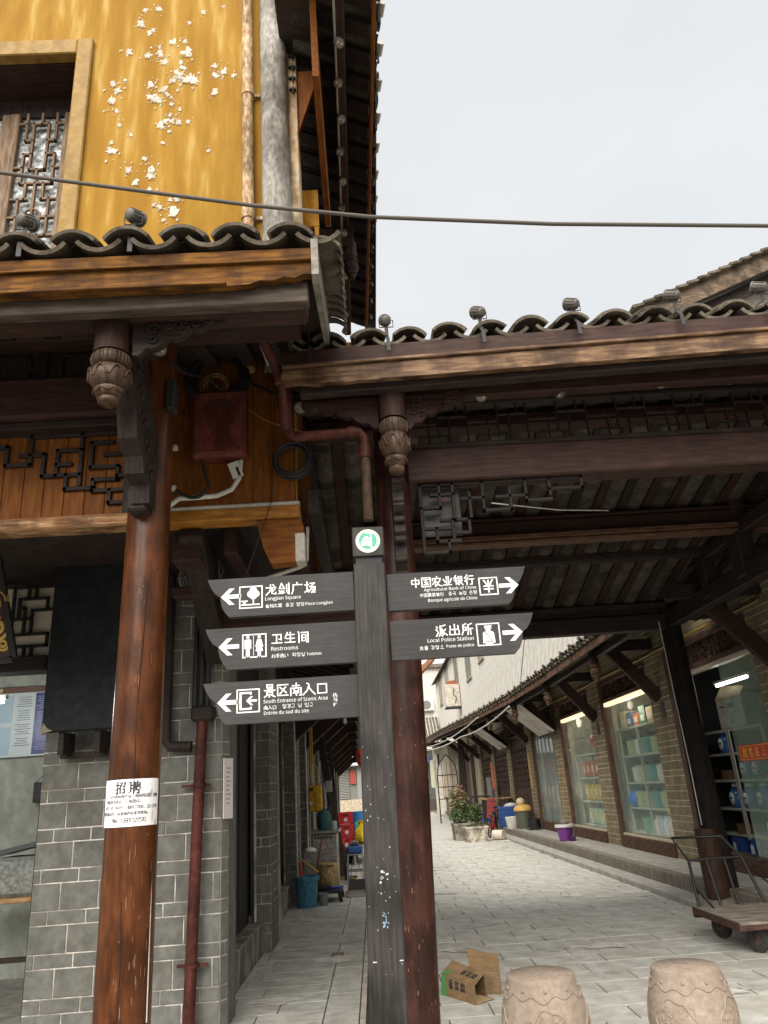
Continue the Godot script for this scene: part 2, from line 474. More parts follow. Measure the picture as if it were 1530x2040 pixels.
func korean(g: G, ch: String, o: Vector3, size: float, weight: float) -> void:
	var k: String = KO[ch]
	var vow := k.substr(1, k.find("_") - 1)
	var fin := k.substr(k.find("_") + 1)
	var hor := vow in ["u", "o", "yo", "eu"]
	var bot := 9.0 if fin else 15.0
	var sets := []
	if hor:
		sets += squeeze(GL[k[0]], 3, 0, 12, bot * 0.55)
		sets += squeeze(VOW[vow], 0, bot * 0.5, 15, bot)
	else:
		sets += squeeze(GL[k[0]], 0, 0, 8, bot * (0.6 if vow == "wa" else 0.9))
		sets += squeeze(VOW[vow], 0 if vow == "wa" else 3, 0, 15, bot)
	if fin: sets += squeeze(GL[fin], 3, 10, 13, 15)
	var lift := 0.0004
	for l in sets:
		for i in l.size() - 1:
			var a: Vector2 = Vector2(l[i].x, 15.0 - l[i].y) / 15.0 * size
			var b: Vector2 = Vector2(l[i + 1].x, 15.0 - l[i + 1].y) / 15.0 * size
			var d := (b - a).normalized() * weight * 0.45
			var s := Vector2(-d.y, d.x)
			var z := Vector3(o.x, o.y, o.z + lift)
			g.q(z + Vector3(a.x - d.x + s.x, a.y - d.y + s.y, 0), z + Vector3(b.x + d.x + s.x, b.y + d.y + s.y, 0), z + Vector3(b.x + d.x - s.x, b.y + d.y - s.y, 0), z + Vector3(a.x - d.x - s.x, a.y - d.y - s.y, 0), Vector3(0, 0, 1))
			lift += 0.00002

# one line of Chinese, Japanese or Korean on a plane facing +z; returns its mesh
func line_of(text: String, x: float, y: float, z: float, size: float, pitch: float, weight: float, right := false) -> G:
	var g := G.new()
	var w := 0.0
	for ch in text: w += pitch * (0.55 if ch == " " else 1.0)
	var at := x - (w - (pitch - size) if right else 0.0)
	for ch in text:
		if GL.has(ch): glyph(g, GL[ch], Vector3(at, y, z), Vector3.RIGHT, UP, size, weight)
		elif KO.has(ch): korean(g, ch, Vector3(at, y, z), size, weight)
		at += pitch * (0.55 if ch == " " else 1.0)
	return g

# an even layer of thin cloud, a little bluer and dimmer towards the zenith
func cloudy() -> ImageTexture:
	var f := FastNoiseLite.new()
	f.seed = 31; f.frequency = 1.1; f.fractal_octaves = 5; f.fractal_type = FastNoiseLite.FRACTAL_FBM
	var im := Image.create(512, 256, false, Image.FORMAT_RGBF)
	for y in 256:
		var el := (0.5 - (y + 0.5) / 256.0) * PI
		for x in 512:
			var az := (x + 0.5) / 512.0 * TAU
			var d := Vector3(cos(el) * cos(az), sin(el), cos(el) * sin(az))
			var n := f.get_noise_3d(d.x * 1.6, d.y * 3.0, d.z * 1.6)
			var t := clampf(sin(maxf(el, 0.0)), 0.0, 1.0)
			var c := Color(0.955, 0.965, 0.975).lerp(Color(0.87, 0.905, 0.945), clampf(t * 0.9 + n * 0.8, 0.0, 1.0))
			if el < 0.0: c = Color(0.5, 0.49, 0.46).lerp(Color(0.955, 0.965, 0.975), clampf(1.0 + el * 12.0, 0.0, 1.0))
			im.set_pixel(x, y, c)
	return ImageTexture.create_from_image(im)

func _ready() -> void:
	# camera
	var cam := Camera3D.new()
	var pitch := deg_to_rad(20.3)
	var yaw := deg_to_rad(2.0)
	var roll := deg_to_rad(3.9)
	var fwd := Vector3(sin(yaw) * cos(pitch), sin(pitch), -cos(yaw) * cos(pitch))
	var r0 := fwd.cross(UP).normalized()
	var u0 := r0.cross(fwd)
	cam.transform = Transform3D(Basis(r0 * cos(roll) - u0 * sin(roll), r0 * sin(roll) + u0 * cos(roll), -fwd), Vector3(0, 1.5, 0))
	cam.fov = rad_to_deg(2.0 * atan(1020.0 / 1500.0))
	cam.near = 0.05; cam.far = 600.0
	cam.name = "camera"
	add_child(cam)
	cam.current = true
	# overcast sky
	var env := Environment.new()
	env.background_mode = Environment.BG_SKY
	var sky := Sky.new()
	var sm := PanoramaSkyMaterial.new()
	sm.panorama = cloudy()
	sky.sky_material = sm
	env.sky = sky
	env.background_energy_multiplier = 0.43
	env.tonemap_mode = Environment.TONE_MAPPER_LINEAR
	env.tonemap_exposure = 2.1
	env.sdfgi_enabled = true; env.ssao_enabled = true; env.ssil_enabled = true
	var we := WorldEnvironment.new()
	we.environment = env
	we.name = "environment"
	add_child(we)
	# the sun behind the clouds
	var sun := DirectionalLight3D.new()
	sun.light_energy = 1.25
	sun.light_color = Color(1.0, 0.975, 0.94)
	sun.light_angular_distance = 70.0
	sun.shadow_enabled = true
	sun.name = "sun"
	add_child(sun)
	sun.look_at_from_position(Vector3(-1.4, 5.4, 4.9), Vector3.ZERO, UP)

	rng.seed = 20240611
	height_wood = noise_tex(5, 0.02, 5, Color.BLACK, Color.WHITE, FastNoiseLite.TYPE_SIMPLEX_SMOOTH, 0.15, 0.85)
	height_stone = noise_tex(6, 0.03, 5, Color.BLACK, Color.WHITE, FastNoiseLite.TYPE_SIMPLEX_SMOOTH, 0.15, 0.85)
	dirt = noise_tex(7, 0.008, 5, Color8(226, 224, 221), Color.WHITE)
	dirt_strong = noise_tex(8, 0.007, 5, Color8(182, 178, 172), Color8(255, 253, 250), FastNoiseLite.TYPE_SIMPLEX_SMOOTH, 0.3, 0.62)

	ground()
	left_house()
	left_shop()
	gateway()
	lane_row()
	shop_row()
	far_buildings()
	sign_post()
	eave_lamps()
	wall_clutter()
	lane_clutter()
	street_clutter()
	wear()

# ---------------------------------------------------------------- ground, paving, steps
func ground() -> void:
	var dark := surf("earth", srgb(120, 116, 108), srgb(150, 146, 138), Vector3(0.3, 0.3, 0.3), 0.95, 0.0)
	structure("ground", G.new().lohi(Vector3(-120, -0.3, -150), Vector3(120, -0.034, 60)), dark)
	var slab := surf("street_slab", srgb(190, 189, 181), srgb(201, 199, 191), Vector3(1.3, 1.3, 1.3), 0.82, 0.05, true, 0.01, 6, 1)
	var joint := surf("joint", srgb(70, 68, 63), srgb(92, 89, 83), Vector3(2, 2, 2), 0.95, 0.0, true, 0.02, 4, 0)
	# street: staggered slabs lying crosswise
	var bed := structure("street", G.new().lohi(Vector3(-0.15, -0.06, -52), Vector3(4.6, -0.03, 1.0)), joint)
	var far := G.new()
	var z := -1.0
	var row := 0
	var count := 0
	while z > -50.0:
		var d := 0.34
		var x := -0.12 - (0.0 if row % 2 == 0 else 0.31) - rng.randf_range(0.0, 0.12)
		while x < 3.62:
			var x0 := maxf(x, -0.12); var x1 := minf(x + 0.62, 3.62)
			x += 0.62
			if x1 - x0 < 0.06: continue
			var sz := Vector3(x1 - x0 - 0.010, 0.05, d - 0.010)
			var at := Vector3((x0 + x1) * 0.5, -0.025 + rng.randf_range(-0.0018, 0.0018), z - d * 0.5)
			var bs := Basis.from_euler(Vector3(rng.randf_range(-0.003, 0.003), 0, rng.randf_range(-0.003, 0.003)))
			if z < -5.6 and count < 290:
				put(bed, "paving_stone", piece_box(sz, 0.0015, rng.randi() % 5, 0.09, 0.012), slab, at, bs)
				count += 1
			else:
				far.col = tint(0.08, 0.012)
				far.box(at, sz, bs)
		z -= d
		row += 1
	stuff(part(bed, "paving_stones", far, slab))
	# covered walk on the left: narrow slabs by the wall, long slabs along the edge
	var walk := structure("walkway", G.new().lohi(Vector3(-1.75, -0.06, -45), Vector3(-0.15, -0.03, -3.0)), joint)
	var slab2 := surf("walk_slab", srgb(184, 183, 176), srgb(196, 195, 187), Vector3(1.3, 1.3, 1.3), 0.8, 0.05, true, 0.01, 6, 1)
	var rest := G.new()
	z = -3.2
	row = 0
	while z > -44.0:
		var edge := -0.46
		var cut := -1.04 + snappedf(rng.randf_range(-0.2, 0.25), 0.02)
		for s in [[-1.72, cut], [cut, edge]]:
			var sz := Vector3(s[1] - s[0] - 0.009, 0.05, 0.27)
			var at := Vector3((s[0] + s[1]) * 0.5, -0.025 + rng.randf_range(-0.002, 0.002), z - 0.14)
			if z > -16.0: put(walk, "paving_slab", piece_box(sz, 0.0015, rng.randi() % 4, 0.08, 0.01), slab2, at)
			else:
				rest.col = tint(0.12, 0.01)
				rest.box(at, sz)
		z -= 0.28
		row += 1
	z = -3.2
	while z > -44.0:
		var edge := -0.46
		var sz := Vector3(absf(edge) - 0.209, 0.05, 0.95)
		var at := Vector3((edge - 0.2) * 0.5, -0.024 + rng.randf_range(-0.002, 0.002), z - 0.48)
		if z > -16.0: put(walk, "edge_slab", piece_box(sz, 0.0015, rng.randi() % 4, 0.08, 0.01), slab2, at)
		else:
			rest.col = tint(0.12, 0.01)
			rest.box(at, sz)
		z -= 0.96
	stuff(part(walk, "paving_slabs", rest, slab2))
	var kerbm := surf("kerb_pale", srgb(176, 166, 152), srgb(200, 192, 180), Vector3(1.2, 1.2, 1.2), 0.85, 0.15)
	var drain := structure("edge_strip", G.new().lohi(Vector3(-0.195, -0.05, -45), Vector3(-0.155, 0.004, -3.2)), kerbm)
	# the two steps up to the shops on the right
	var steps := structure("shop_steps", G.new().lohi(Vector3(3.66, -0.05, -50), Vector3(5.2, 0.035, 1.0)).lohi(Vector3(3.92, 0.0, -50), Vector3(5.2, 0.19, 1.0)), joint)
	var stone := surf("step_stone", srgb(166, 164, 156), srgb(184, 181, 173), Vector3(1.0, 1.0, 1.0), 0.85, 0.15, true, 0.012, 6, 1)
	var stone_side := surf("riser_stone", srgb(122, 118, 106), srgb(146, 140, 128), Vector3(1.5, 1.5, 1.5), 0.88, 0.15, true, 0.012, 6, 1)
	var far2 := G.new(); var far3 := G.new()
	z = -2.0
	while z > -49.0:
		var l := 1.05 + 0.2 * (rng.randi() % 3)
		var s1 := Vector3(0.31, 0.09, l - 0.008); var a1 := Vector3(3.62 + 0.155, 0.025, z - l * 0.5)
		var s2 := Vector3(0.14, 0.165, l - 0.008); var a2 := Vector3(3.885 + 0.07, 0.1475, z - l * 0.5 - 0.4)
		if z > -30.0:
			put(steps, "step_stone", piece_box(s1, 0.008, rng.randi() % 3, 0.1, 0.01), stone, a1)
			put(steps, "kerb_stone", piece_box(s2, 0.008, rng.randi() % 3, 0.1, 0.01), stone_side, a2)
		else:
			far2.box(a1, s1); far3.box(a2, s2)
		z -= l
	z = -4.0
	while z > -46.0:
		var l := 0.6
		for i in 2:
			var sz := Vector3(0.33, 0.04, l - 0.008)
			var at := Vector3(4.03 + 0.165 + i * 0.336, 0.206 + rng.randf_range(-0.001, 0.001), z - l * 0.5 - i * 0.3)
			if z > -24.0: put(steps, "paving_slab", piece_box(sz, 0.003, rng.randi() % 4, 0.12, 0.01), stone, at)
			else: far2.box(at, sz)
		z -= l
	stuff(part(steps, "paving_slabs", far2, stone)); stuff(part(steps, "kerb_stones", far3, stone_side))

var W := {}
func woods() -> void:
	for ax in 3:
		W["dark%d" % ax] = wood("dark_wood", srgb(46, 38, 35), srgb(62, 52, 48), ax, 0.65)
		W["red%d" % ax] = wood("red_wood", srgb(56, 37, 33), srgb(70, 49, 43), ax, 0.65)
		W["gold%d" % ax] = wood("gold_wood", srgb(78, 48, 16), srgb(122, 82, 30), ax, 0.8, 0.25, 2)
		W["grey%d" % ax] = wood("grey_wood", srgb(92, 84, 76), srgb(142, 132, 120), ax, 0.75, 0.35)
		W["orange%d" % ax] = wood("orange_wood", srgb(110, 62, 18), srgb(138, 84, 28), ax, 0.65, 0.15)
		W["lit%d" % ax] = wood("pale_wood", srgb(146, 112, 78), srgb(190, 160, 116), ax, 0.6, 0.2, 2)
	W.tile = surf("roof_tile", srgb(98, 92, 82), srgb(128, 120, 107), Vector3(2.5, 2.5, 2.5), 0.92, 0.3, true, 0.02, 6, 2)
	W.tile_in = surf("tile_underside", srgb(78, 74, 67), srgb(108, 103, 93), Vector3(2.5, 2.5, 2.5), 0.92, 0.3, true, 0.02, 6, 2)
	W.iron = plain("black_iron", srgb(46, 44, 44), 0.6, 0.3)
	W.cable = plain("black_cable", srgb(30, 30, 32), 0.6)
	W.white_pvc = surf("white_pvc", srgb(196, 194, 188), srgb(222, 220, 214), Vector3(2, 2, 2), 0.5)
	W.redpipe = surf("red_pipe", srgb(78, 38, 32), srgb(100, 56, 46), Vector3(3, 1.5, 3), 0.55, 0.1, true, 0.02, 5, 2)

# rows of hollow and cover tiles on a slope that rises from the eave; x positions given at the eave
func tiles(parent: Node, x0: float, pitch: float, cols: int, eave: Callable, slope: float, rows: int, step: float, m: Material, covers := true, dir := -1.0) -> void:
	for k in cols:
		for r in rows:
			var j := rng.randf_range(-0.008, 0.008)
			var e: Vector3 = eave.call(x0 + pitch * k)
			var up := Vector3(0, cos(atan(slope)), -dir * -sin(atan(slope)) * -1.0)
			var d := Vector3(0, slope, dir).normalized()
			var o := e + d * (step * r + j) + UP * (0.010 * r * 0.0 + rng.randf_range(0, 0.006))
			put(parent, "pan_tile", tile_mesh(pitch, true, rng.randi() % 3), m, o + Vector3(pitch * 0.5, 0.0, 0), slope_basis(d))
			if covers:
				if r < 2: put(parent, "cover_tile", tile_mesh(pitch, false, rng.randi() % 3), m, o + UP * 0.044 + d * rng.randf_range(0.02, 0.05) + Vector3(rng.randf_range(-0.012, 0.012), 0, 0), slope_basis(d) * Basis(Vector3(0, 0, 1), rng.randf_range(-0.05, 0.05)))
				put(parent, "cover_tile", tile_mesh(pitch, false, rng.randi() % 3), m, o + UP * 0.026 - d * 0.02 + Vector3(rng.randf_range(-0.012, 0.012), 0, 0) + d * rng.randf_range(-0.02, 0.02), slope_basis(d) * Basis(Vector3(0, 0, 1), rng.randf_range(-0.09, 0.09)) * Basis(UP, rng.randf_range(-0.05, 0.05)))

func slope_basis(d: Vector3) -> Basis:
	var x := UP.cross(d).normalized() * -1.0
	var z := -d
	return Basis(x, z.cross(x), z)

# local: runs from z = 0 (lower end) to z = -0.3
func tile_mesh(pitch: float, hollow: bool, variant: int) -> ArrayMesh:
	var key := "tile%.3f_%s_%d" % [pitch, str(hollow), variant]
	if not shared.has(key):
		var g := G.new()
		g.col = tint(0.28 if variant < 3 else 0.55, 0.02)
		var r := pitch * 0.50
		if hollow: g.tile(Vector3(0, 0.008, 0), Vector3(0, 0.0, -0.24), r * 1.12, UP, true, 0.022, 0.86, 9, r * 1.04)
		else: g.tile(Vector3(0, 0, 0), Vector3(0, 0.012, -0.24), r * 1.14, UP, false, 0.016, 0.84, 9, r * 1.06)
		shared[key] = g.mesh()
	return shared[key]

# a carved lotus drop that ends a hanging post; c is the axis at height 0
func lotus(parent: Node, c: Vector3, top: float, low: float, r: float, m: Material, m2: Material) -> void:
	var h := top - low
	var post := G.new().lathe([Vector2(r * 0.86, top), Vector2(r * 0.86, low + h * 0.58)].map(func(p): return Vector2(p.x, p.y)), c, 22)
	part(parent, "hanging_post", post, m)
	var body := G.new()
	var b := low
	var k := h * 0.56
	body.lathe([Vector2(0, b), Vector2(r * 0.40, b), Vector2(r * 0.50, b + k * 0.03), Vector2(r * 0.52, b + k * 0.10), Vector2(r * 0.44, b + k * 0.13), Vector2(r * 0.60, b + k * 0.17), Vector2(r * 0.72, b + k * 0.24), Vector2(r * 0.70, b + k * 0.29), Vector2(r * 0.56, b + k * 0.31), Vector2(r * 0.80, b + k * 0.36), Vector2(r * 0.97, b + k * 0.46), Vector2(r, b + k * 0.56), Vector2(r * 0.94, b + k * 0.66), Vector2(r * 0.78, b + k * 0.73), Vector2(r * 0.70, b + k * 0.75), Vector2(r * 0.86, b + k * 0.79), Vector2(r * 0.93, b + k * 0.88), Vector2(r * 0.90, b + k * 0.97), Vector2(r * 0.86, b + k)], c, 26)
	var drop := part(parent, "lotus_drop", body, m2)
	# petals: raised leaves around the bulb, flutes on the collar
	for i in 8:
		var a := TAU * (i + 0.2) / 8.0
		var g := G.new()
		var pts := []
		for s in 7:
			var t := s / 6.0
			var an := a + lerpf(-0.34, 0.34, t)
			var yy := b + k * (0.46 + 0.20 * sin(PI * t))
			pts.append(c + Vector3(cos(an) * r * 1.0, yy, sin(an) * r * 1.0))
		g.tube(pts, r * 0.05, 5)
		var pts2 := []
		for s in 7:
			var t := s / 6.0
			var an := a + PI / 8.0 + lerpf(-0.3, 0.3, t)
			pts2.append(c + Vector3(cos(an) * r * 0.72, b + k * (0.245 - 0.05 * sin(PI * t)), sin(an) * r * 0.72))
		g.tube(pts2, r * 0.045, 5)
		part(drop, "petal", g, m2)
	var fl := G.new()
	for i in 30:
		var a := TAU * i / 30.0
		fl.tube([c + Vector3(cos(a) * r * 0.86, b + k * 0.79, sin(a) * r * 0.86), c + Vector3(cos(a) * r * 0.945, b + k * 0.88, sin(a) * r * 0.945), c + Vector3(cos(a) * r * 0.90, b + k * 0.97, sin(a) * r * 0.90)], r * 0.035, 4)
	part(drop, "fluting", fl, m2)

# carved bracket of scrolls in a plane: o is the corner at the post, ux points away from it
func carved(parent: Node, called: String, o: Vector3, ux: Vector3, length: float, height: float, m: Material, sd: int, depth := 0.05) -> void:
	var g := G.new()
	var rr := RandomNumberGenerator.new()
	rr.seed = sd
	var poly := [Vector2(0, 0), Vector2(length, 0), Vector2(length, -height * 0.16)]
	var n := 36
	for i in n:
		var t := float(i) / n
		var lob := absf(sin(t * PI * 4.5)) * height * 0.10
		poly.append(Vector2(length * (1.0 - t * 0.97), -height * (0.16 + 0.80 * pow(t, 1.5)) - lob))
	poly.append(Vector2(0, -height))
	g.prism(poly, o, ux, UP, depth)
	var nn := ux.cross(UP).normalized()
	for i in 16:
		var t := rr.randf_range(0.06, 0.9)
		var cx := length * t
		var cy := -height * (1.0 - t) * rr.randf_range(0.15, 0.75) - height * 0.04
		var pts := []
		var r0 := height * rr.randf_range(0.10, 0.2)
		var s0 := rr.randf_range(0, TAU)
		for s in 14:
			var a := s0 + s * 0.55
			var r := r0 * (1.0 - s / 15.0)
			pts.append(o + ux * (cx + cos(a) * r) + UP * (cy + sin(a) * r) + nn * 0.006)
		g.tube(pts, height * 0.035, 5)
	part(parent, called, g, m)

# fret bars along grid lines; list of [u0, v0, u1, v1]
func fret(g: G, o: Vector3, ux: Vector3, uy: Vector3, list: Array, w: float, d: float) -> void:
	var nn := ux.cross(uy).normalized()
	var i := 0
	for s in list:
		var a: Vector3 = o + ux * s[0] + uy * s[1]
		var b: Vector3 = o + ux * s[2] + uy * s[3]
		var e := (b - a).normalized() * w * 0.5
		g.bar(a - e, b + e, w, d, nn, w * 0.12)
		i += 1

func left_house() -> void:
	woods()
	var H := thing("timber_house", "ochre two-storey timber house at left, with flaking upper wall and tiled lower eave", "house", Vector3(-1.2, 0, -4.0), 0.0, "", true)
	# --- upper wall, painted plaster
	var ochre := surf("ochre_paint", srgb(160, 100, 10), srgb(186, 140, 62), Vector3(0.8, 0.11, 0.8), 0.9, 0.05, false, 0.012, 4, 0)
	(ochre.albedo_texture as NoiseTexture2D).color_ramp.offsets = PackedFloat32Array([0.2, 0.62, 0.86])
	(ochre.albedo_texture as NoiseTexture2D).color_ramp.colors = PackedColorArray([srgb(136, 99, 30), srgb(150, 114, 42), srgb(168, 138, 78)])
	var wallg := G.new()
	wallg.lohi(Vector3(-2.2, 3.36, -5.0), Vector3(-0.42, 9.2, -4.8))
	wallg.lohi(Vector3(-6.5, 7.69, -5.0), Vector3(-2.2, 9.2, -4.8))
	wallg.lohi(Vector3(-6.5, 3.36, -5.0), Vector3(-2.2, 4.9, -4.8))
	var wall := part(H, "upper_wall", wallg, ochre)
	# orange planks on the shaded strip below the eave
	var px := -1.30
	while px < -0.43:
		var w := rng.randf_range(0.10, 0.17)
		var x1 := minf(px + w, -0.425)
		put(wall, "wall_plank", piece_box(Vector3(x1 - px - 0.003, 1.26, 0.02).snapped(Vector3(0.02, 0.01, 0.01)), 0.003, rng.randi() % 4, 0.16, 0.01), W.orange1, Vector3((px + x1) * 0.5, 4.0, -4.793))
		px = x1
	# flakes of bare plaster
	var flake_m := surf("bare_plaster", srgb(182, 175, 160), srgb(206, 200, 188), Vector3(4, 4, 4), 0.9, 0.1)
	var spots := [-1.67, 8.21, 14, -1.55, 8.22, 16, -1.59, 7.95, 10, -1.70, 8.04, 22, -1.62, 7.92, 12, -1.30, 7.80, 12, -1.41, 7.80, 16, -1.27, 8.03, 10, -1.15, 8.16, 12, -0.97, 8.22, 8, -1.79, 7.70, 18, -1.62, 7.65, 18, -1.51, 7.66, 18, -1.48, 7.56, 16, -1.28, 7.67, 24, -1.33, 7.56, 10, -1.90, 7.13, 20, -1.85, 7.01, 10, -1.58, 7.16, 14, -1.50, 7.11, 18, -1.44, 7.18, 12, -1.37, 7.43, 14, -1.34, 7.38, 18, -1.26, 7.35, 26, -1.21, 7.33, 20, -1.39, 7.34, 16, -1.03, 7.38, 14, -1.04, 7.49, 12, -0.95, 7.42, 16, -0.87, 7.37, 12, -1.90, 7.32, 16, -1.58, 7.29, 16, -1.47, 7.24, 18, -1.53, 7.13, 20, -1.40, 7.14, 8, -1.04, 7.18, 14, -1.40, 6.94, 10, -1.44, 6.88, 14, -1.38, 6.88, 12, -1.33, 6.86, 14, -1.25, 6.86, 12, -1.48, 6.83, 16, -1.82, 6.85, 10, -1.72, 6.74, 10, -1.87, 6.58, 20, -1.88, 6.66, 10, -1.59, 6.47, 12, -1.53, 6.36, 14, -1.72, 6.36, 16, -1.66, 6.23, 18, -1.54, 6.29, 18, -1.55, 6.14, 16, -1.34, 5.91, 22, -1.32, 6.04, 14, -1.50, 5.99, 10, -1.45, 5.97, 12, -1.07, 6.53, 9, -1.45, 6.64, 9, -1.86, 7.24, 16, -1.80, 7.36, 9, -1.39, 7.06, 10, -1.32, 7.00, 10, -1.40, 6.76, 8, -1.31, 7.48, 12, -1.52, 7.74, 10, -1.37, 6.04, 10, -1.42, 5.84, 9]
	var tiny := G.new()
	var tiny2 := G.new()
	for i in range(0, spots.size(), 3):
		var c := Vector2(spots[i], spots[i + 1])
		var r: float = spots[i + 2] * 0.0046 * 0.40
		var poly := []
		var n := 15
		for k in n:
			var a := TAU * k / n
			poly.append(Vector2(cos(a), sin(a) * 1.25) * r * rng.randf_range(0.42, 1.5))
		part(wall, "paint_flake", G.new().prism(poly, Vector3(c.x, c.y, -4.7990 + i * 0.000016), Vector3.RIGHT, UP, 0.0), flake_m)
		for k in 5:
			var r2 := r * rng.randf_range(0.08, 0.3)
			tiny.prism([Vector2(-r2, rng.randf() * r2), Vector2(0, -r2 * 1.5), Vector2(r2, rng.randf() * r2), Vector2(0.2 * r2, r2 * 1.8)], Vector3(c.x + rng.randf_range(-2.6, 2.6) * r, c.y + rng.randf_range(-3.4, 3.4) * r, -4.7956 + (i * 5 + k) * 0.000004), Vector3.RIGHT, UP, 0.0)
			tiny2.prism([Vector2(-r * 0.9, 0), Vector2(r * 0.7, -r * 0.25), Vector2(r * 0.9, -r * 0.1), Vector2(-r * 0.4, r * 0.12)], Vector3(c.x + rng.randf_range(-0.5, 0.5) * r, c.y - r * rng.randf_range(0.9, 1.3), -4.7945 + (i * 5 + k) * 0.000004), Vector3.RIGHT, UP, 0.0) if k == 0 else null
	stuff(part(wall, "paint_flakes", tiny, flake_m))
	stuff(part(wall, "curled_paint", tiny2, plain("curled_paint", srgb(120, 88, 40), 0.8)))
	# window with raised surround
	var tr := G.new()
	tr.lohi(Vector3(-2.225, 4.6, -4.86), Vector3(-2.09, 7.83, -4.755), 0.01)
	tr.lohi(Vector3(-6.5, 7.66, -4.86), Vector3(-2.225, 7.83, -4.757), 0.01)
	part(wall, "window_surround", tr, surf("ochre_trim", srgb(138, 106, 44), srgb(152, 124, 72), Vector3(1.5, 1.5, 1.5), 0.6, 0.08))
	var win := part(H, "window", G.new().lohi(Vector3(-2.38, 4.6, -5.30), Vector3(-2.225, 7.66, -5.22), 0.006).lohi(Vector3(-6.5, 7.45, -5.30), Vector3(-2.38, 7.66, -5.215), 0.006), W.dark1)
	part(win, "reveal", G.new().lohi(Vector3(-6.5, 7.662, -5.24), Vector3(-2.225, 7.69, -4.86)).lohi(Vector3(-2.222, 4.6, -5.24), Vector3(-2.19, 7.66, -4.86)), W.red0)
	var old := wood("worn_wood", srgb(104, 82, 64), srgb(142, 118, 96), 1, 0.75, 0.35)
	part(win, "sash", G.new().lohi(Vector3(-2.46, 4.7, -5.23), Vector3(-2.385, 7.45, -5.17), 0.006).lohi(Vector3(-2.945, 4.7, -5.23), Vector3(-2.86, 7.45, -5.17), 0.006).lohi(Vector3(-3.02, 4.7, -5.235), Vector3(-2.935, 7.45, -5.175), 0.006).lohi(Vector3(-3.5, 4.7, -5.236), Vector3(-3.44, 7.45, -5.176), 0.006), old)
	var lat := G.new()
	var pat := [[.17, 0, .17, .16], [.5, 0, .5, .06], [.83, 0, .83, .16], [.33, .06, .66, .06], [.66, .06, .66, .33], [.33, .33, .66, .33], [.33, .06, .33, .33], [0, .06, .17, .06], [.83, .06, 1, .06], [.17, .16, .33, .16], [.66, .16, .83, .16], [.17, .24, .33, .24], [.17, .24, .17, .41], [.66, .24, .85, .24], [.85, .24, .85, .41], [0, .32, .17, .32], [.85, .32, 1, .32], [.17, .41, .85, .41], [.5, .33, .5, .8], [.3, .41, .3, .5], [.68, .41, .68, .5], [0, .5, .35, .5], [.65, .5, 1, .5], [0, .6, 1, .6], [.17, .5, .17, .7], [.83, .5, .83, .7], [0, .7, .33, .7], [.67, .7, 1, .7], [.33, .7, .33, .8], [.67, .7, .67, .8], [.17, .8, .83, .8], [.17, .8, .17, 1], [.83, .8, .83, 1], [0, .9, .17, .9], [.83, .9, 1, .9]]
	var segs := []
	for s in pat: segs.append([s[0] * 0.40, -s[1] * 1.95, s[2] * 0.40, -s[3] * 1.95])
	fret(lat, Vector3(-2.86, 7.45, -5.195), Vector3.RIGHT, UP, segs, 0.022, 0.035)
	fret(lat, Vector3(-3.46, 7.45, -5.197), Vector3.RIGHT, UP, segs, 0.022, 0.035)
	var ring := []
	for i in 17: ring.append(Vector3(-2.66 + cos(TAU * i / 16.0) * 0.075, 6.28 + sin(TAU * i / 16.0) * 0.09, -5.19))
	lat.tube(ring, 0.011, 6, false)
	part(win, "lattice", lat, old)
	var paper := surf("torn_paper", srgb(84, 96, 94), srgb(226, 232, 232), Vector3(1.2, 1.2, 1.2), 0.3, 0.0, true, 0.02, 5, 0)
	part(win, "pane", G.new().lohi(Vector3(-6.5, 4.7, -5.26), Vector3(-2.40, 7.45, -5.24)), paper)
	# --- grey corner post, downpipe, side wall
	var greypost := surf("grey_flaking_paint", srgb(126, 124, 120), srgb(176, 172, 164), Vector3(2.4, 0.9, 2.4), 0.8, 0.25, true, 0.02, 6, 2)
	part(H, "corner_post", G.new().tube([Vector3(-0.515, 4.4, -4.78), Vector3(-0.53, 9.2, -4.78)], 0.115, 24), greypost)
	var rust := surf("rusty_white_pipe", srgb(132, 92, 56), srgb(206, 190, 158), Vector3(3.0, 0.9, 3.0), 0.7, 0.15, true, 0.016, 6, 2)
	var dp := part(H, "downpipe", G.new().tube([Vector3(-0.735, 4.4, -4.74), Vector3(-0.75, 9.2, -4.74)], 0.046, 16), rust)
	for y in [5.75, 7.05, 8.6]: part(dp, "collar", G.new().tube([Vector3(-0.74, y, -4.74), Vector3(-0.74, y + 0.10, -4.74)], 0.054, 16).lohi(Vector3(-0.70, y + 0.03, -4.80), Vector3(-0.62, y + 0.06, -4.77)), rust)
	var cream := surf("cream_side", srgb(186, 158, 118), srgb(220, 206, 178), Vector3(1.6, 0.5, 1.6), 0.7, 0.1, true, 0.012, 5, 2)
	part(H, "side_wall", G.new().lohi(Vector3(-0.62, 3.36, -9.2), Vector3(-0.44, 7.35, -5.05)), W.orange1)
	part(H, "corner_board", G.new().lohi(Vector3(-0.42, 4.3, -5.06), Vector3(-0.335, 9.2, -4.82), 0.006), cream)
	part(H, "corner_panel", G.new().lohi(Vector3(-0.43, 6.14, -5.32), Vector3(-0.21, 6.54, -5.28), 0.004).lohi(Vector3(-0.25, 4.7, -5.31), Vector3(-0.215, 6.14, -5.285)), surf("ochre_board", srgb(190, 128, 34), srgb(216, 166, 70), Vector3(2, 0.5, 2), 0.5, 0.1, false))
	for i in 8: part(H, "cable_clip", G.new().lohi(Vector3(-0.40, 7.18 + i * 0.13, -4.815), Vector3(-0.34, 7.195 + i * 0.13, -4.79)).lohi(Vector3(-0.37, 7.15 + i * 0.13, -4.812), Vector3(-0.36, 7.225 + i * 0.13, -4.793)), W.iron)
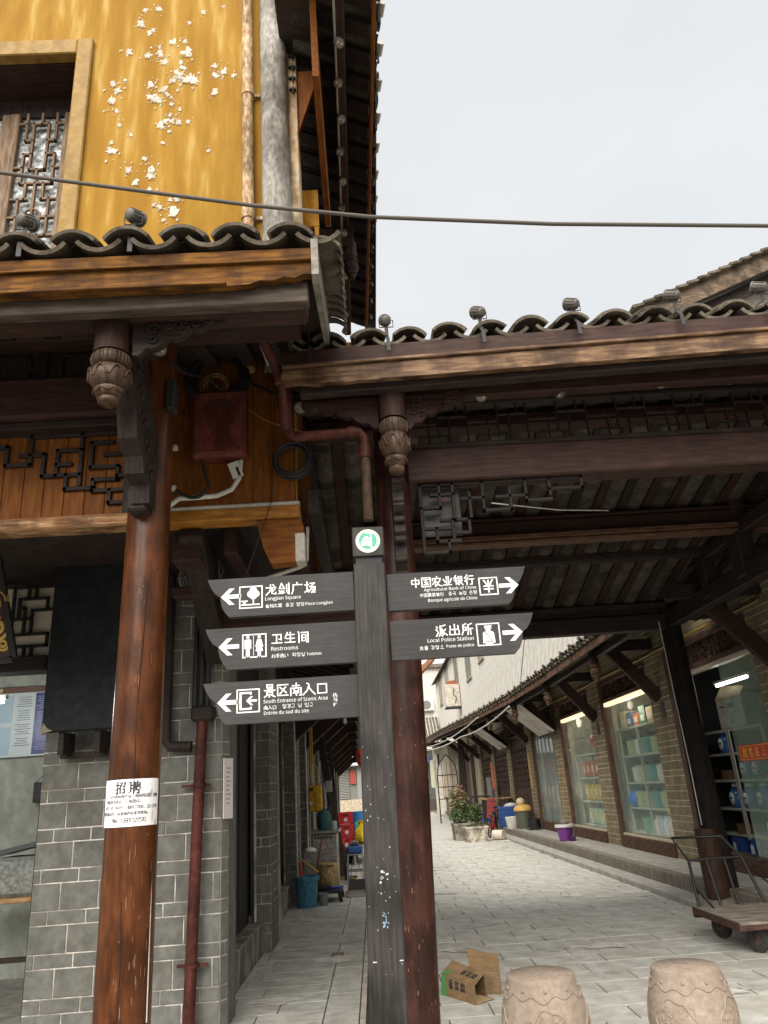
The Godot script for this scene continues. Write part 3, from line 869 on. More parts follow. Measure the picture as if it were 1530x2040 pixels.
	# brackets under the main eave
	part(H, "eave_bracket", G.new().prism([Vector2(4.2, 7.45), Vector2(5.9, 7.45), Vector2(6.0, 6.75), Vector2(5.75, 6.55), Vector2(4.2, 6.6)], Vector3(-0.12, 0, 0), Vector3(0, 0, -1), UP, 0.05), W.orange2)
	part(H, "eave_bracket", G.new().prism([Vector2(0, 0), Vector2(0.26, 0.0), Vector2(0.26, -0.10), Vector2(0.03, -0.9), Vector2(0, -0.9)], Vector3(-0.42, 7.45, -4.85), Vector3.RIGHT, UP, 0.06), W.orange1)
	part(H, "eave_beam", G.new().lohi(Vector3(-0.44, 6.92, -6.62), Vector3(0.10, 7.16, -6.48), 0.01).bar(Vector3(-0.42, 6.3, -6.55), Vector3(0.04, 6.9, -6.55), 0.06, 0.08, UP, 0.006), W.red0)
	lotus(H, Vector3(0.06, 0, -6.55), 7.0, 6.55, 0.075, W.red1, W.dark1)
	# --- main roof over the side: fascia, purlins, rafters, tiles
	var ex := func(z): return 0.33 - 0.0238 * (-z - 4.06)
	var roof := part(H, "main_roof", G.new().bar(Vector3(ex.call(-1.5), 7.19, -1.5), Vector3(ex.call(-8.5), 7.19, -8.5), 0.03, 0.09, UP, 0.004), W.orange2)
	part(roof, "purlin", G.new().bar(Vector3(0.10, 7.2, -1.5), Vector3(-0.02, 7.2, -8.5), 0.09, 0.10, UP, 0.01), W.red2)
	part(roof, "roof_boards", G.new().prism([Vector2(1.5, 0), Vector2(8.6, 0), Vector2(8.6, 0.9), Vector2(1.5, 0.9)], Vector3(0.36, 7.30, 0), Vector3(0, 0, -1), Vector3(-0.9, 0.42, 0).normalized(), 0.02), W.dark0)
	var zz := -1.6
	while zz > -8.5:
		var xe: float = ex.call(zz)
		part(roof, "rafter", G.new().bar(Vector3(xe - 0.02, 7.245, zz), Vector3(xe - (0.86 if zz < -4.9 else 0.5), 7.62 if zz < -4.9 else 7.46, zz), 0.11, 0.03, UP, 0.003), W.dark0)
		for r in 4:
			var g := G.new()
			g.col = tint(0.45, 0.06)
			var d := Vector3(-0.91, 0.41, 0).normalized()
			g.tile(Vector3(xe + 0.05, 7.285, zz - 0.125) + d * (0.19 * r), Vector3(xe + 0.05, 7.28, zz - 0.125) + d * (0.19 * r + 0.2), 0.085, UP, true, 0.012, 1.0, 6)
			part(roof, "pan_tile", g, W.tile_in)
		var g2 := G.new()
		g2.col = tint(0.3, 0.02)
		g2.tile(Vector3(xe + 0.06, 7.33, zz), Vector3(xe - 0.2, 7.45, zz), 0.085, UP, false, 0.014, 1.0, 6)
		part(roof, "cover_tile", g2, W.tile)
		zz -= 0.25
	part(H, "end_beam", G.new().lohi(Vector3(-0.44, 6.98, -8.72), Vector3(0.27, 7.12, -8.60), 0.01), W.lit0)
	# --- pent roof over the shop front
	var pent := part(H, "pent_roof", G.new().prism([Vector2(-6.4, -0.02), Vector2(-0.16, -0.02), Vector2(-0.16, 1.9), Vector2(-6.4, 1.9)], Vector3(0, 3.99, -3.06), Vector3.RIGHT, Vector3(0, 0.30, -0.954).normalized(), 0.03), W.dark2)
	tiles(pent, -6.424, 0.268, 24, func(x): return Vector3(x, 4.085, -3.0), 0.31, 4, 0.17, W.tile)
	# fascia: two bands of golden timber with a scalloped end
	var fas := G.new()
	var fp := [Vector2(-6.4, 0.0), Vector2(-0.17, 0.0), Vector2(-0.155, -0.10), Vector2(-0.15, -0.155), Vector2(-0.21, -0.155), Vector2(-0.25, -0.175), Vector2(-0.30, -0.165), Vector2(-0.36, -0.185), Vector2(-0.42, -0.18), Vector2(-0.47, -0.20), Vector2(-0.6, -0.205), Vector2(-6.4, -0.205)]
	fas.prism(fp, Vector3(0, 4.035, -3.035), Vector3.RIGHT, UP, 0.045)
	var fpart := part(pent, "fascia", fas, W.gold0)
	part(pent, "fascia_strip", G.new().bar(Vector3(-6.4, 3.955, -3.028), Vector3(-0.162, 3.955, -3.028), 0.03, 0.012, UP, 0.003).bar(Vector3(-6.4, 3.838, -3.026), Vector3(-0.58, 3.838, -3.026), 0.03, 0.016, UP, 0.003), W.gold0)
	part(pent, "soffit_board", G.new().lohi(Vector3(-6.4, 3.76, -3.16), Vector3(-0.19, 3.88, -3.09), 0.006), wood("soffit_wood", srgb(66, 56, 50), srgb(92, 80, 71), 0, 0.7))
	part(pent, "purlin", G.new().lohi(Vector3(-6.4, 3.80, -3.36), Vector3(-0.21, 3.97, -3.22), 0.02), W.red0)
	part(pent, "purlin", G.new().lohi(Vector3(-6.4, 4.18, -4.08), Vector3(-0.3, 4.34, -3.92), 0.02), W.red0)
	part(pent, "verge_board", G.new().prism([Vector2(0.0, 0.01), Vector2(1.75, 0.55), Vector2(1.75, 0.36), Vector2(0.9, 0.08), Vector2(0.05, -0.22), Vector2(0, -0.2)], Vector3(-0.13, 4.05, -3.0), Vector3(0, 0, -1), UP, 0.035), surf("grey_white_board", srgb(112, 106, 98), srgb(150, 143, 134), Vector3(2, 2, 0.5), 0.8, 0.2))
	for i in 10:
		var g := G.new(); g.col = tint(0.3, 0.02)
		var d := Vector3(0, 0.31, -0.95).normalized()
		g.tile(Vector3(-0.085, 4.065, -3.02) + d * (0.15 * i), Vector3(-0.075, 4.10, -3.02) + d * (0.15 * i + 0.2), 0.15, Vector3(0.35, 0.95, 0.3), false, 0.014, 0.5, 5)
		part(pent, "verge_tile", g, W.tile)
	zz = -6.35
	while zz < -0.2:
		part(pent, "rafter", G.new().bar(Vector3(zz, 3.955, -3.1), Vector3(zz, 4.43, -4.7), 0.10, 0.03, UP, 0.003), W.dark2)
		zz += 0.268
	# --- hanging post, its block, arm and carved brackets
	part(H, "post_block", G.new().lohi(Vector3(-1.31, 3.80, -3.40), Vector3(-1.09, 4.02, -3.19), 0.01), W.dark1)
	lotus(H, Vector3(-1.20, 0, -3.295), 3.84, 3.36, 0.103, W.red1, wood("carved_wood", srgb(62, 46, 38), srgb(110, 88, 72), 1, 0.4))
	part(H, "cantilever_beam", G.new().lohi(Vector3(-1.27, 3.98, -4.2), Vector3(-1.13, 4.20, -3.2), 0.012), W.dark2)
	carved(H, "carved_bracket", Vector3(-1.09, 3.86, -3.27), Vector3.RIGHT, 0.5, 0.24, W.dark0, 3)
	part(H, "bracket_rail", G.new().lohi(Vector3(-1.09, 3.86, -3.335), Vector3(-0.56, 3.905, -3.25), 0.006), W.dark0)
	# carved strut from the column up to the hanging post
	var st := G.new()
	st.prism([Vector2(3.42, 3.78), Vector2(3.34, 3.70), Vector2(3.40, 3.60), Vector2(3.36, 3.50), Vector2(3.46, 3.42), Vector2(3.50, 3.28), Vector2(3.60, 3.22), Vector2(3.64, 3.14), Vector2(3.74, 3.12), Vector2(3.76, 3.02), Vector2(3.87, 3.02), Vector2(3.88, 3.45), Vector2(3.74, 3.60), Vector2(3.6, 3.80)], Vector3(-1.115, 0, 0), Vector3(0, 0, -1), UP, 0.10)
	for i in 5:
		var pts := []
		var c := Vector3(-1.11, 3.66 - i * 0.12, -3.46 - i * 0.075)
		for s in 12: pts.append(c + Vector3(0, sin(s * 0.6), cos(s * 0.6)) * 0.055 * (1.0 - s / 13.0))
		st.tube(pts, 0.010, 5)
	st.lohi(Vector3(-1.245, 2.99, -3.90), Vector3(-1.135, 3.12, -3.775), 0.012)
	part(H, "carved_strut", st, W.dark1)
	# --- column
	var colm := wood("varnished_column", srgb(72, 38, 22), srgb(100, 58, 32), 1, 0.28, 0.10, 2)
	var col := part(H, "column", G.new().tube([Vector3(-1.20, 0.22, -4.0), Vector3(-1.195, 1.5, -4.0), Vector3(-1.185, 2.8, -4.0), Vector3(-1.175, 4.25, -4.0)], [0.128, 0.125, 0.118, 0.110], 32), colm)
	part(col, "crack", G.new().tube([Vector3(-1.16, 1.62, -3.8795), Vector3(-1.165, 1.95, -3.8825), Vector3(-1.15, 2.3, -3.884), Vector3(-1.14, 2.62, -3.889)], 0.0028, 4), plain("crack_dark", srgb(26, 15, 10), 0.9))
	part(col, "crack", G.new().tube([Vector3(-1.185, 0.5, -3.8735), Vector3(-1.18, 0.85, -3.8745), Vector3(-1.19, 1.1, -3.8742)], 0.0026, 4), plain("crack_dark", srgb(26, 15, 10), 0.9))
	part(col, "stone_base", G.new().lathe([Vector2(0.0, 0), Vector2(0.19, 0), Vector2(0.215, 0.06), Vector2(0.21, 0.14), Vector2(0.165, 0.2), Vector2(0.14, 0.225), Vector2(0, 0.225)], Vector3(-1.20, 0, -4.0), 24), mat_stone())
	part(col, "white_strip", G.new().tube([Vector3(-1.078, 0.6, -3.962), Vector3(-1.082, 1.5, -3.962), Vector3(-1.083, 2.4, -3.963)], 0.004, 5), W.white_pvc)
	part(col, "switch_box", G.new().lohi(Vector3(-1.09, 3.66, -4.0), Vector3(-1.04, 3.86, -3.9), 0.008), W.iron)
	# --- frieze between the columns: carved board, panelled lattice, beam, fret on orange planks, sill
	var fr := part(H, "frieze", G.new().lohi(Vector3(-6.5, 4.22, -4.16), Vector3(-1.3, 4.46, -4.06), 0.006), W.dark0)
	for i in 3: carved(fr, "carving", Vector3(-1.62 - i * 0.9, 4.43, -4.045), Vector3.LEFT if i % 2 == 0 else Vector3.RIGHT, 0.55, 0.16, W.dark0, 20 + i, 0.012)
	part(fr, "lattice_panel", G.new().lohi(Vector3(-6.5, 3.95, -4.15), Vector3(-1.3, 4.22, -4.10)), W.dark1)
	var lp := []
	for i in 6:
		var u := i * 0.47
		lp += [[u, 0.0, u, 0.25], [u + 0.10, 0.05, u + 0.37, 0.05], [u + 0.10, 0.2, u + 0.37, 0.2], [u + 0.10, 0.05, u + 0.10, 0.2], [u + 0.37, 0.05, u + 0.37, 0.2], [u, 0.12, u + 0.1, 0.12], [u + 0.37, 0.12, u + 0.47, 0.12]]
	var lg := G.new()
	fret(lg, Vector3(-1.42, 3.965, -4.09), Vector3.LEFT, UP, lp, 0.014, 0.02)
	part(fr, "lattice", lg, W.dark0)
	part(H, "main_beam", G.new().lohi(Vector3(-6.5, 3.68, -4.12), Vector3(-1.28, 3.95, -3.96), 0.02), W.red0)
	part(H, "beam_rail", G.new().lohi(Vector3(-6.5, 3.955, -4.10), Vector3(-1.29, 3.985, -4.02), 0.006).lohi(Vector3(-6.5, 3.63, -4.12), Vector3(-1.29, 3.677, -4.01), 0.006), W.dark0)
	var pan := part(H, "fret_panel", G.new().lohi(Vector3(-6.5, 3.08, -4.17), Vector3(-1.30, 3.63, -4.135)), W.orange1)
	px = -6.4
	while px < -1.32:
		put(pan, "plank", piece_box(Vector3(0.117, 0.55, 0.02), 0.003, rng.randi() % 5, 0.22, 0.015), W.orange1, Vector3(px + 0.06, 3.355, -4.125))
		px += 0.12
	var fg := G.new()
	var fl := [[0.0, .52, .62, .52], [.05, .52, .05, .38], [.05, .38, .16, .38], [.12, .46, .24, .46], [.24, .46, .24, .30], [.24, .30, .08, .30], [.08, .30, .08, .22], [.08, .22, .22, .22], [.0, .24, .08, .24], [.30, .52, .30, .20], [.30, .42, .44, .42], [.44, .42, .44, .26], [.30, .26, .52, .26], [.36, .33, .44, .33], [.52, .26, .52, .40], [.52, .40, .66, .40], [.60, .52, .60, .34], [.60, .34, .74, .34], [.74, .34, .74, .46], [.22, .22, .22, .15], [.0, .15, .22, .15], [.12, .15, .12, .07], [0, .07, .12, .07], [.38, .26, .38, .17], [.22, .17, .38, .17], [.74, .46, .90, .46], [.82, .46, .82, .30], [.82, .30, .96, .30]]
	fret(fg, Vector3(-1.33, 3.10, -4.105), Vector3.LEFT, UP, fl, 0.024, 0.03)
	part(pan, "fretwork", fg, W.dark0)
	part(H, "fret_stile", G.new().lohi(Vector3(-1.36, 3.06, -4.15), Vector3(-1.31, 3.64, -4.06), 0.006), W.dark1)
	part(H, "sill_rail", G.new().lohi(Vector3(-6.5, 3.0, -4.16), Vector3(-1.30, 3.075, -4.02), 0.012), wood("flaking_rail", srgb(120, 80, 50), srgb(176, 146, 110), 0, 0.7, 0.3, 2))
	# --- jetty: sill, soffit and brackets
	part(H, "jetty_sill", G.new().lohi(Vector3(-1.32, 3.27, -4.92), Vector3(-0.40, 3.355, -4.765), 0.008), wood("ochre_sill", srgb(140, 88, 30), srgb(184, 130, 60), 0, 0.5, 0.2))
	part(H, "sill_plaster", G.new().lohi(Vector3(-1.30, 3.357, -4.84), Vector3(-0.40, 3.385, -4.768), 0.008), flake_m)
	part(H, "soffit", G.new().lohi(Vector3(-6.5, 3.36, -9.2), Vector3(-0.45, 3.42, -4.95)), W.dark2)
	part(H, "jetty_brace", G.new().bar(Vector3(-1.16, 3.28, -4.9), Vector3(-1.22, 2.62, -6.18), 0.16, 0.18, UP, 0.012), W.dark2)
	part(H, "jetty_beam", G.new().lohi(Vector3(-1.30, 3.05, -6.2), Vector3(-1.10, 3.25, -4.93), 0.012), W.red2)
	part(H, "jetty_beam", G.new().lohi(Vector3(-0.98, 3.14, -6.2), Vector3(-0.88, 3.355, -5.1), 0.012), W.red2)
	part(H, "jetty_bracket", G.new().prism([Vector2(0, 0), Vector2(0.30, 0), Vector2(0.32, -0.06), Vector2(0.30, -0.30), Vector2(0.10, -0.31), Vector2(0.05, -0.2)], Vector3(-0.70, 3.265, -4.80), Vector3.RIGHT, UP, 0.12), W.orange0)
	part(H, "bracket_plaster", G.new().lohi(Vector3(-0.44, 2.96, -4.93), Vector3(-0.375, 3.16, -4.79), 0.006), flake_m)
	part(H, "cross_beam", G.new().lohi(Vector3(-1.4, 2.92, -5.5), Vector3(-0.2, 3.0, -5.38), 0.01).lohi(Vector3(-1.3, 2.80, -6.02), Vector3(0.2, 2.93, -5.9), 0.01).lohi(Vector3(-0.45, 3.02, -5.6), Vector3(-0.38, 3.36, -4.95), 0.008), W.red0)
	part(H, "side_post", G.new().lohi(Vector3(-0.52, 0.0, -8.6), Vector3(-0.40, 0.02, -8.5)), W.grey1)

func mat_stone() -> StandardMaterial3D:
	return surf("warm_stone", srgb(150, 132, 114), srgb(188, 172, 152), Vector3(1.6, 1.6, 1.6), 0.85, 0.3, true, 0.015, 6, 1)


# ---------------------------------------------------------------- covered gateway over the street
func gateway() -> void:
	var T := thing("timber_gateway", "dark timber gateway with tiled roof spanning the street behind the signpost", "gateway", Vector3(0.25, 0, -4.8), 0.0, "", true)
	var colr := wood("gate_column", srgb(50, 30, 26), srgb(72, 44, 37), 1, 0.4, 0.15, 2)
	var cdark := wood("old_column", srgb(26, 23, 22), srgb(42, 36, 33), 1, 0.85, 0.2, 1)
	# columns
	var c1 := part(T, "column", G.new().tube([Vector3(0.160, 0.2, -4.8), Vector3(0.205, 1.5, -4.8), Vector3(0.232, 2.7, -4.8), Vector3(0.245, 4.2, -4.8)], [0.124, 0.121, 0.118, 0.114], 28), colr)
	part(c1, "stone_base", G.new().lathe([Vector2(0.0, 0), Vector2(0.19, 0), Vector2(0.215, 0.06), Vector2(0.21, 0.14), Vector2(0.165, 0.2), Vector2(0, 0.205)], Vector3(0.155, 0, -4.8), 24), mat_stone())
	var c2 := part(T, "column", G.new().tube([Vector3(3.93, 0.16, -9.5), Vector3(3.91, 1.0, -9.5), Vector3(3.89, 3.75, -9.5)], [0.15, 0.14, 0.12], 24), cdark, "blackened timber column on a stone base beside the handcart")
	part(c2, "patched_foot", G.new().tube([Vector3(3.80, 0.10, -9.41), Vector3(3.79, 0.86, -9.41)], [0.135, 0.125], 20), wood("patched_wood", srgb(50, 34, 28), srgb(74, 52, 43), 1, 0.6))
	part(c2, "stone_base", G.new().lathe([Vector2(0.0, 0), Vector2(0.27, 0), Vector2(0.29, 0.06), Vector2(0.24, 0.13), Vector2(0.18, 0.15), Vector2(0, 0.15)], Vector3(3.88, 0, -9.48), 20), surf("grey_base_stone", srgb(110, 106, 98), srgb(140, 136, 126), Vector3(2, 2, 2), 0.9, 0.3))
	part(c2, "white_cord", G.new().tube([Vector3(3.72, 3.3, -9.42), Vector3(3.73, 2.4, -9.40), Vector3(3.74, 1.6, -9.37), Vector3(3.74, 0.9, -9.36)], 0.006, 5), W.white_pvc)
	part(T, "column", G.new().tube([Vector3(4.35, 0.0, -4.8), Vector3(4.35, 4.2, -4.8)], 0.12, 20), colr)
	# front roof: eave slightly askew
	var roof := part(T, "roof", G.new().prism([Vector2(-0.44, -0.02), Vector2(4.8, -0.02), Vector2(4.8, 1.68), Vector2(-0.44, 1.68)], Vector3(0, 4.12, -4.22), Vector3.RIGHT, Vector3(0, 0.30, -0.954).normalized(), 0.025), W.dark2)
	var ev := func(x): return Vector3(x, 4.21 + (x + 0.44) * 0.004, -4.18 + (x + 0.44) * 0.05)
	tiles(roof, -0.40, 0.262, 20, ev, 0.32, 6, 0.18, W.tile)
	var e0: Vector3 = ev.call(-0.44); var e1: Vector3 = ev.call(4.7)
	var g0 := G.new(); g0.col = tint(0.2)
	g0.tile(e0 + Vector3(-0.03, 0.02, 0.03), e0 + Vector3(-0.03, 0.08, -0.2), 0.13, UP, false, 0.016, 1.0, 8)
	part(roof, "end_tile", g0, W.tile)
	var fascia_m := wood("weathered_fascia", srgb(80, 56, 42), srgb(134, 108, 80), 0, 0.6, 0.3, 2)
	part(roof, "tile_board", G.new().bar(e0 + Vector3(0.0, -0.082, -0.02), e1 + Vector3(0, -0.082, -0.02), 0.02, 0.115, UP, 0.004), W.red0)
	part(roof, "fascia_strip", G.new().bar(e0 + Vector3(0.0, -0.153, 0.008), e1 + Vector3(0, -0.153, 0.008), 0.035, 0.022, UP, 0.004), fascia_m)
	var d := (e1 - e0).normalized()
	var L := (e1 - e0).length()
	part(roof, "fascia", G.new().prism([Vector2(0, 0), Vector2(L, 0), Vector2(L, -0.115), Vector2(0.60, -0.118), Vector2(0.48, -0.112), Vector2(0.40, -0.120), Vector2(0.30, -0.108), Vector2(0.22, -0.118), Vector2(0.10, -0.10), Vector2(0.02, -0.108), Vector2(-0.02, -0.085), Vector2(-0.005, -0.03)], e0 + Vector3(0, -0.17, 0.005), d, UP, 0.04), fascia_m)
	part(roof, "fascia_lip", G.new().bar(e0 + d * 0.62 + Vector3(0, -0.281, 0.004), e1 + Vector3(0, -0.281, 0.004), 0.016, 0.012, UP, 0.002), fascia_m)
	part(roof, "soffit_beam", G.new().bar(e0 + Vector3(0.1, -0.265, -0.10), e1 + Vector3(0, -0.265, -0.10), 0.08, 0.10, UP, 0.008), W.dark0)
	part(roof, "purlin", G.new().bar(Vector3(-0.38, 3.98, -4.50), Vector3(4.6, 4.02, -4.42), 0.09, 0.11, UP, 0.01), W.red0)
	for k in 20:
		var x := -0.35 + k * 0.262
		part(roof, "rafter", G.new().bar(Vector3(x, 4.02, -4.26), Vector3(x, 4.54, -5.86), 0.085, 0.028, UP, 0.003), W.dark2)
	# back slope, seen from beneath
	var tl := G.new()
	var slope := Vector3(0, -0.262, -1).normalized()
	var n := 0
	for k in 22:
		var x := -0.43 + k * 0.262
		var rm: StandardMaterial3D = [W.dark2, W.red2, W.dark2, W.red2, W.red2][k % 5]
		part(roof, "rafter", G.new().bar(Vector3(x, 4.50, -5.75), Vector3(x, 3.40, -9.95), 0.095, 0.03, UP, 0.003), rm)
		for r in 32:
			var o := Vector3(x + 0.131, 4.555, -5.72) + slope * (0.135 * r + rng.randf_range(-0.02, 0.02))
			if n < 290 and r > 8 and r < 26 and k > 2 and k < 20:
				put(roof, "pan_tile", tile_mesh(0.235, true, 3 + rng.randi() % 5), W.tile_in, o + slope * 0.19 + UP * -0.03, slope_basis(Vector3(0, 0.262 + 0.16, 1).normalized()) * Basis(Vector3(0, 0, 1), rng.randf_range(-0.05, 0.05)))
				n += 1
			else:
				tl.col = tint(0.5, 0.02)
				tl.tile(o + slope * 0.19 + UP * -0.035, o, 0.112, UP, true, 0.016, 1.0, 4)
	stuff(part(roof, "pan_tiles", tl, W.tile_in))
	var cv := G.new()
	for k in 22: cv.tile(Vector3(-0.43 + k * 0.262, 4.66, -5.6), Vector3(-0.43 + k * 0.262, 3.53, -9.95), 0.12, UP, false, 0.012, 1.0, 6)
	part(roof, "cover_rows", cv, W.tile)
	part(roof, "ridge", G.new().lohi(Vector3(-0.5, 4.56, -5.85), Vector3(5.3, 4.74, -5.70), 0.01), W.tile)
	part(roof, "purlin", G.new().lohi(Vector3(-0.4, 4.32, -5.86), Vector3(5.2, 4.46, -5.7), 0.02), W.red0)
	part(roof, "purlin", G.new().lohi(Vector3(-0.4, 3.78, -8.26), Vector3(5.2, 3.88, -8.12), 0.02), W.dark0)
	part(roof, "purlin", G.new().lohi(Vector3(-0.4, 3.40, -9.66), Vector3(5.2, 3.52, -9.5), 0.02), W.dark0)
	# tie beam with a pale lower moulding
	var tie := part(T, "tie_beam", G.new().lohi(Vector3(0.05, 3.85, -7.42), Vector3(5.0, 4.01, -7.26), 0.012), W.red0)
	part(tie, "upper_rail", G.new().lohi(Vector3(0.05, 4.013, -7.40), Vector3(5.0, 4.038, -7.22), 0.006), W.red0)
	part(tie, "moulding", G.new().lohi(Vector3(0.05, 3.795, -7.38), Vector3(5.0, 3.845, -7.18), 0.008).lohi(Vector3(0.05, 3.755, -7.36), Vector3(5.0, 3.792, -7.20), 0.01), wood("worn_moulding", srgb(84, 58, 46), srgb(118, 92, 72), 0, 0.6, 0.25))
	part(tie, "conduit", G.new().tube([Vector3(0.1, 3.852, -7.21), Vector3(1.5, 3.847, -7.21), Vector3(3.2, 3.852, -7.21), Vector3(4.8, 3.847, -7.21)], 0.012, 6), W.iron)
	# hanging post by the column, arm, carved brackets and strut
	part(T, "post_block", G.new().lohi(Vector3(0.17, 3.92, -4.42), Vector3(0.34, 4.10, -4.26), 0.01), W.dark1)
	lotus(T, Vector3(0.25, 0, -4.345), 4.0, 3.36, 0.098, W.red1, wood("carved_wood", srgb(62, 46, 38), srgb(110, 88, 72), 1, 0.4))
	part(T, "cantilever_beam", G.new().lohi(Vector3(0.18, 3.93, -4.9), Vector3(0.32, 4.10, -4.40), 0.01), W.dark2)
	carved(T, "carved_bracket", Vector3(0.34, 3.94, -4.40), Vector3.RIGHT, 0.40, 0.24, W.red0, 11)
	carved(T, "carved_bracket", Vector3(0.16, 3.93, -4.44), Vector3.LEFT, 0.5, 0.22, W.red0, 12)
	part(T, "bracket_panel", G.new().lohi(Vector3(-0.40, 3.915, -4.52), Vector3(0.15, 4.05, -4.47), 0.004), W.dark0)
	var st := G.new()
	st.prism([Vector2(4.42, 3.46), Vector2(4.40, 3.34), Vector2(4.46, 3.28), Vector2(4.42, 3.18), Vector2(4.50, 3.12), Vector2(4.47, 3.02), Vector2(4.55, 2.96), Vector2(4.53, 2.86), Vector2(4.60, 2.80), Vector2(4.59, 2.70), Vector2(4.68, 2.68), Vector2(4.68, 3.5)], Vector3(0.285, 0, 0), Vector3(0, 0, -1), UP, 0.07)
	for i in 6: st.lohi(Vector3(0.21, 2.72 + i * 0.12, -4.66 + i * 0.034), Vector3(0.29, 2.76 + i * 0.12, -4.55 + i * 0.034), 0.01)
	part(T, "carved_strut", st, W.dark1)
	# front beam and the open lattice above it
	part(T, "main_beam", G.new().lohi(Vector3(0.34, 3.455, -4.9), Vector3(4.3, 3.70, -4.72), 0.012), W.red0)
	part(T, "beam_rail", G.new().lohi(Vector3(0.33, 3.705, -4.86), Vector3(4.3, 3.745, -4.74), 0.006).lohi(Vector3(0.34, 4.05, -4.86), Vector3(4.3, 4.085, -4.76), 0.006).lohi(Vector3(-0.42, 4.09, -4.92), Vector3(4.6, 4.2, -4.72), 0.02), W.dark0)
	var segs := []
	for i in 9:
		var u := i * 0.43
		segs += [[u, 0, u, 0.3], [u + 0.08, 0.07, u + 0.30, 0.07], [u + 0.15, 0, u + 0.15, 0.17], [u, 0.17, u + 0.22, 0.17], [u + 0.22, 0.07, u + 0.22, 0.3], [u + 0.30, 0.0, u + 0.30, 0.22], [u + 0.30, 0.13, u + 0.43, 0.13], [u + 0.22, 0.22, u + 0.43, 0.22], [u + 0.36, 0.22, u + 0.36, 0.3]]
	var lg := G.new()
	fret(lg, Vector3(0.37, 3.75, -4.80), Vector3.RIGHT, UP, segs, 0.011, 0.025)
	part(T, "lattice", lg, W.dark0)
	# corner fret under the beam, with a pale plaque behind it
	var fr := G.new()
	var fl := [[0, 0.52, 1.2, 0.52], [0.0, 0.0, 0.0, 0.52], [0.14, 0.52, 0.14, 0.34], [0.0, 0.34, 0.14, 0.34], [0.08, 0.44, 0.24, 0.44], [0.24, 0.52, 0.24, 0.24], [0.14, 0.24, 0.36, 0.24], [0.36, 0.24, 0.36, 0.44], [0.30, 0.40, 0.46, 0.40], [0.46, 0.52, 0.46, 0.30], [0.46, 0.30, 0.66, 0.30], [0.66, 0.30, 0.66, 0.46], [0.56, 0.40, 0.78, 0.40], [0.78, 0.52, 0.78, 0.36], [0.78, 0.36, 0.96, 0.36], [0.96, 0.52, 0.96, 0.40], [0.96, 0.44, 1.2, 0.44], [1.2, 0.52, 1.2, 0.44], [0.0, 0.18, 0.22, 0.18], [0.22, 0.24, 0.22, 0.10], [0.10, 0.18, 0.10, 0.08], [0.10, 0.08, 0.26, 0.08], [0.0, 0.0, 0.18, 0.0], [0.18, 0.08, 0.18, 0.0], [0.34, 0.24, 0.34, 0.14], [0.22, 0.14, 0.34, 0.14]]
	for s in fl:
		for q in 4: s[q] *= 0.93
	fret(fr, Vector3(0.42, 2.96, -4.78), Vector3.RIGHT, UP, fl, 0.022, 0.03)
	part(T, "corner_fret", fr, wood("fret_wood", srgb(30, 25, 23), srgb(42, 35, 32), 0, 0.6))
	# right end: truss along the street with uprights
	part(T, "end_tie", G.new().lohi(Vector3(3.84, 3.22, -9.4), Vector3(3.98, 3.44, -4.8), 0.012).lohi(Vector3(3.84, 3.72, -9.3), Vector3(3.96, 3.86, -4.8), 0.012), W.dark2)
	part(T, "end_upright", G.new().lohi(Vector3(3.82, 3.3, -7.46), Vector3(3.99, 4.1, -7.24), 0.012), W.dark1)
	part(T, "end_upright", G.new().lohi(Vector3(3.83, 3.3, -8.28), Vector3(3.97, 3.8, -8.12), 0.012), W.dark1)
	part(T, "back_beam", G.new().lohi(Vector3(0.3, 3.20, -9.6), Vector3(3.82, 3.40, -9.42), 0.012), W.dark0)
	part(T, "back_rail", G.new().lohi(Vector3(-0.3, 3.46, -9.36), Vector3(3.8, 3.52, -9.28), 0.008), W.dark0)
	part(T, "left_tie", G.new().lohi(Vector3(-0.36, 3.30, -9.5), Vector3(-0.26, 3.48, -4.8), 0.012), W.dark2)
	part(T, "ceiling_cord", G.new().tube([Vector3(0.92, 3.32, -4.86), Vector3(1.5, 3.40, -5.3), Vector3(2.05, 3.55, -5.8)], 0.005, 5), W.white_pvc)
	# plaque
	var pl := thing("plaque", "pale lettered plate fixed behind the corner fretwork of the gateway", "plaque", Vector3(0.56, 3.27, -4.86))
	part(pl, "plate", G.new().box(Vector3.ZERO, Vector3(0.27, 0.34, 0.012)), plain("pale_plate", srgb(66, 65, 61), 0.7))
	part(pl, "emblem", G.new().prism([Vector2(-0.03, 0), Vector2(0.0, 0.05), Vector2(0.03, 0)], Vector3(0.0, 0.08, 0.008), Vector3.RIGHT, UP, 0.0).prism([Vector2(0.035, 0), Vector2(0.045, 0.02), Vector2(0.055, 0)], Vector3(0.0, 0.08, 0.008), Vector3.RIGHT, UP, 0.0), plain("emblem_red", srgb(120, 40, 44), 0.6))
	part(pl, "lettering", line_of("剑门", -0.10, -0.06, 0.008, 0.045, 0.05, 0.006), plain("ink", srgb(40, 38, 38), 0.8))
	# pipes at the left end
	var dp := thing("drainpipe", "red painted drainpipe stepping across the left end of the gateway roof", "drainpipe", Vector3(-0.43, 3.7, -4.42), 0.0, "", true)
	part(dp, "pipe", G.new().tube([Vector3(-0.66, 4.48, -4.0), Vector3(-0.50, 4.14, -4.2), Vector3(-0.445, 4.0, -4.38), Vector3(-0.43, 3.72, -4.42), Vector3(-0.39, 3.69, -4.42), Vector3(0.03, 3.70, -4.42), Vector3(0.06, 3.66, -4.43), Vector3(0.059, 3.56, -4.436)], 0.034, 14), W.redpipe)
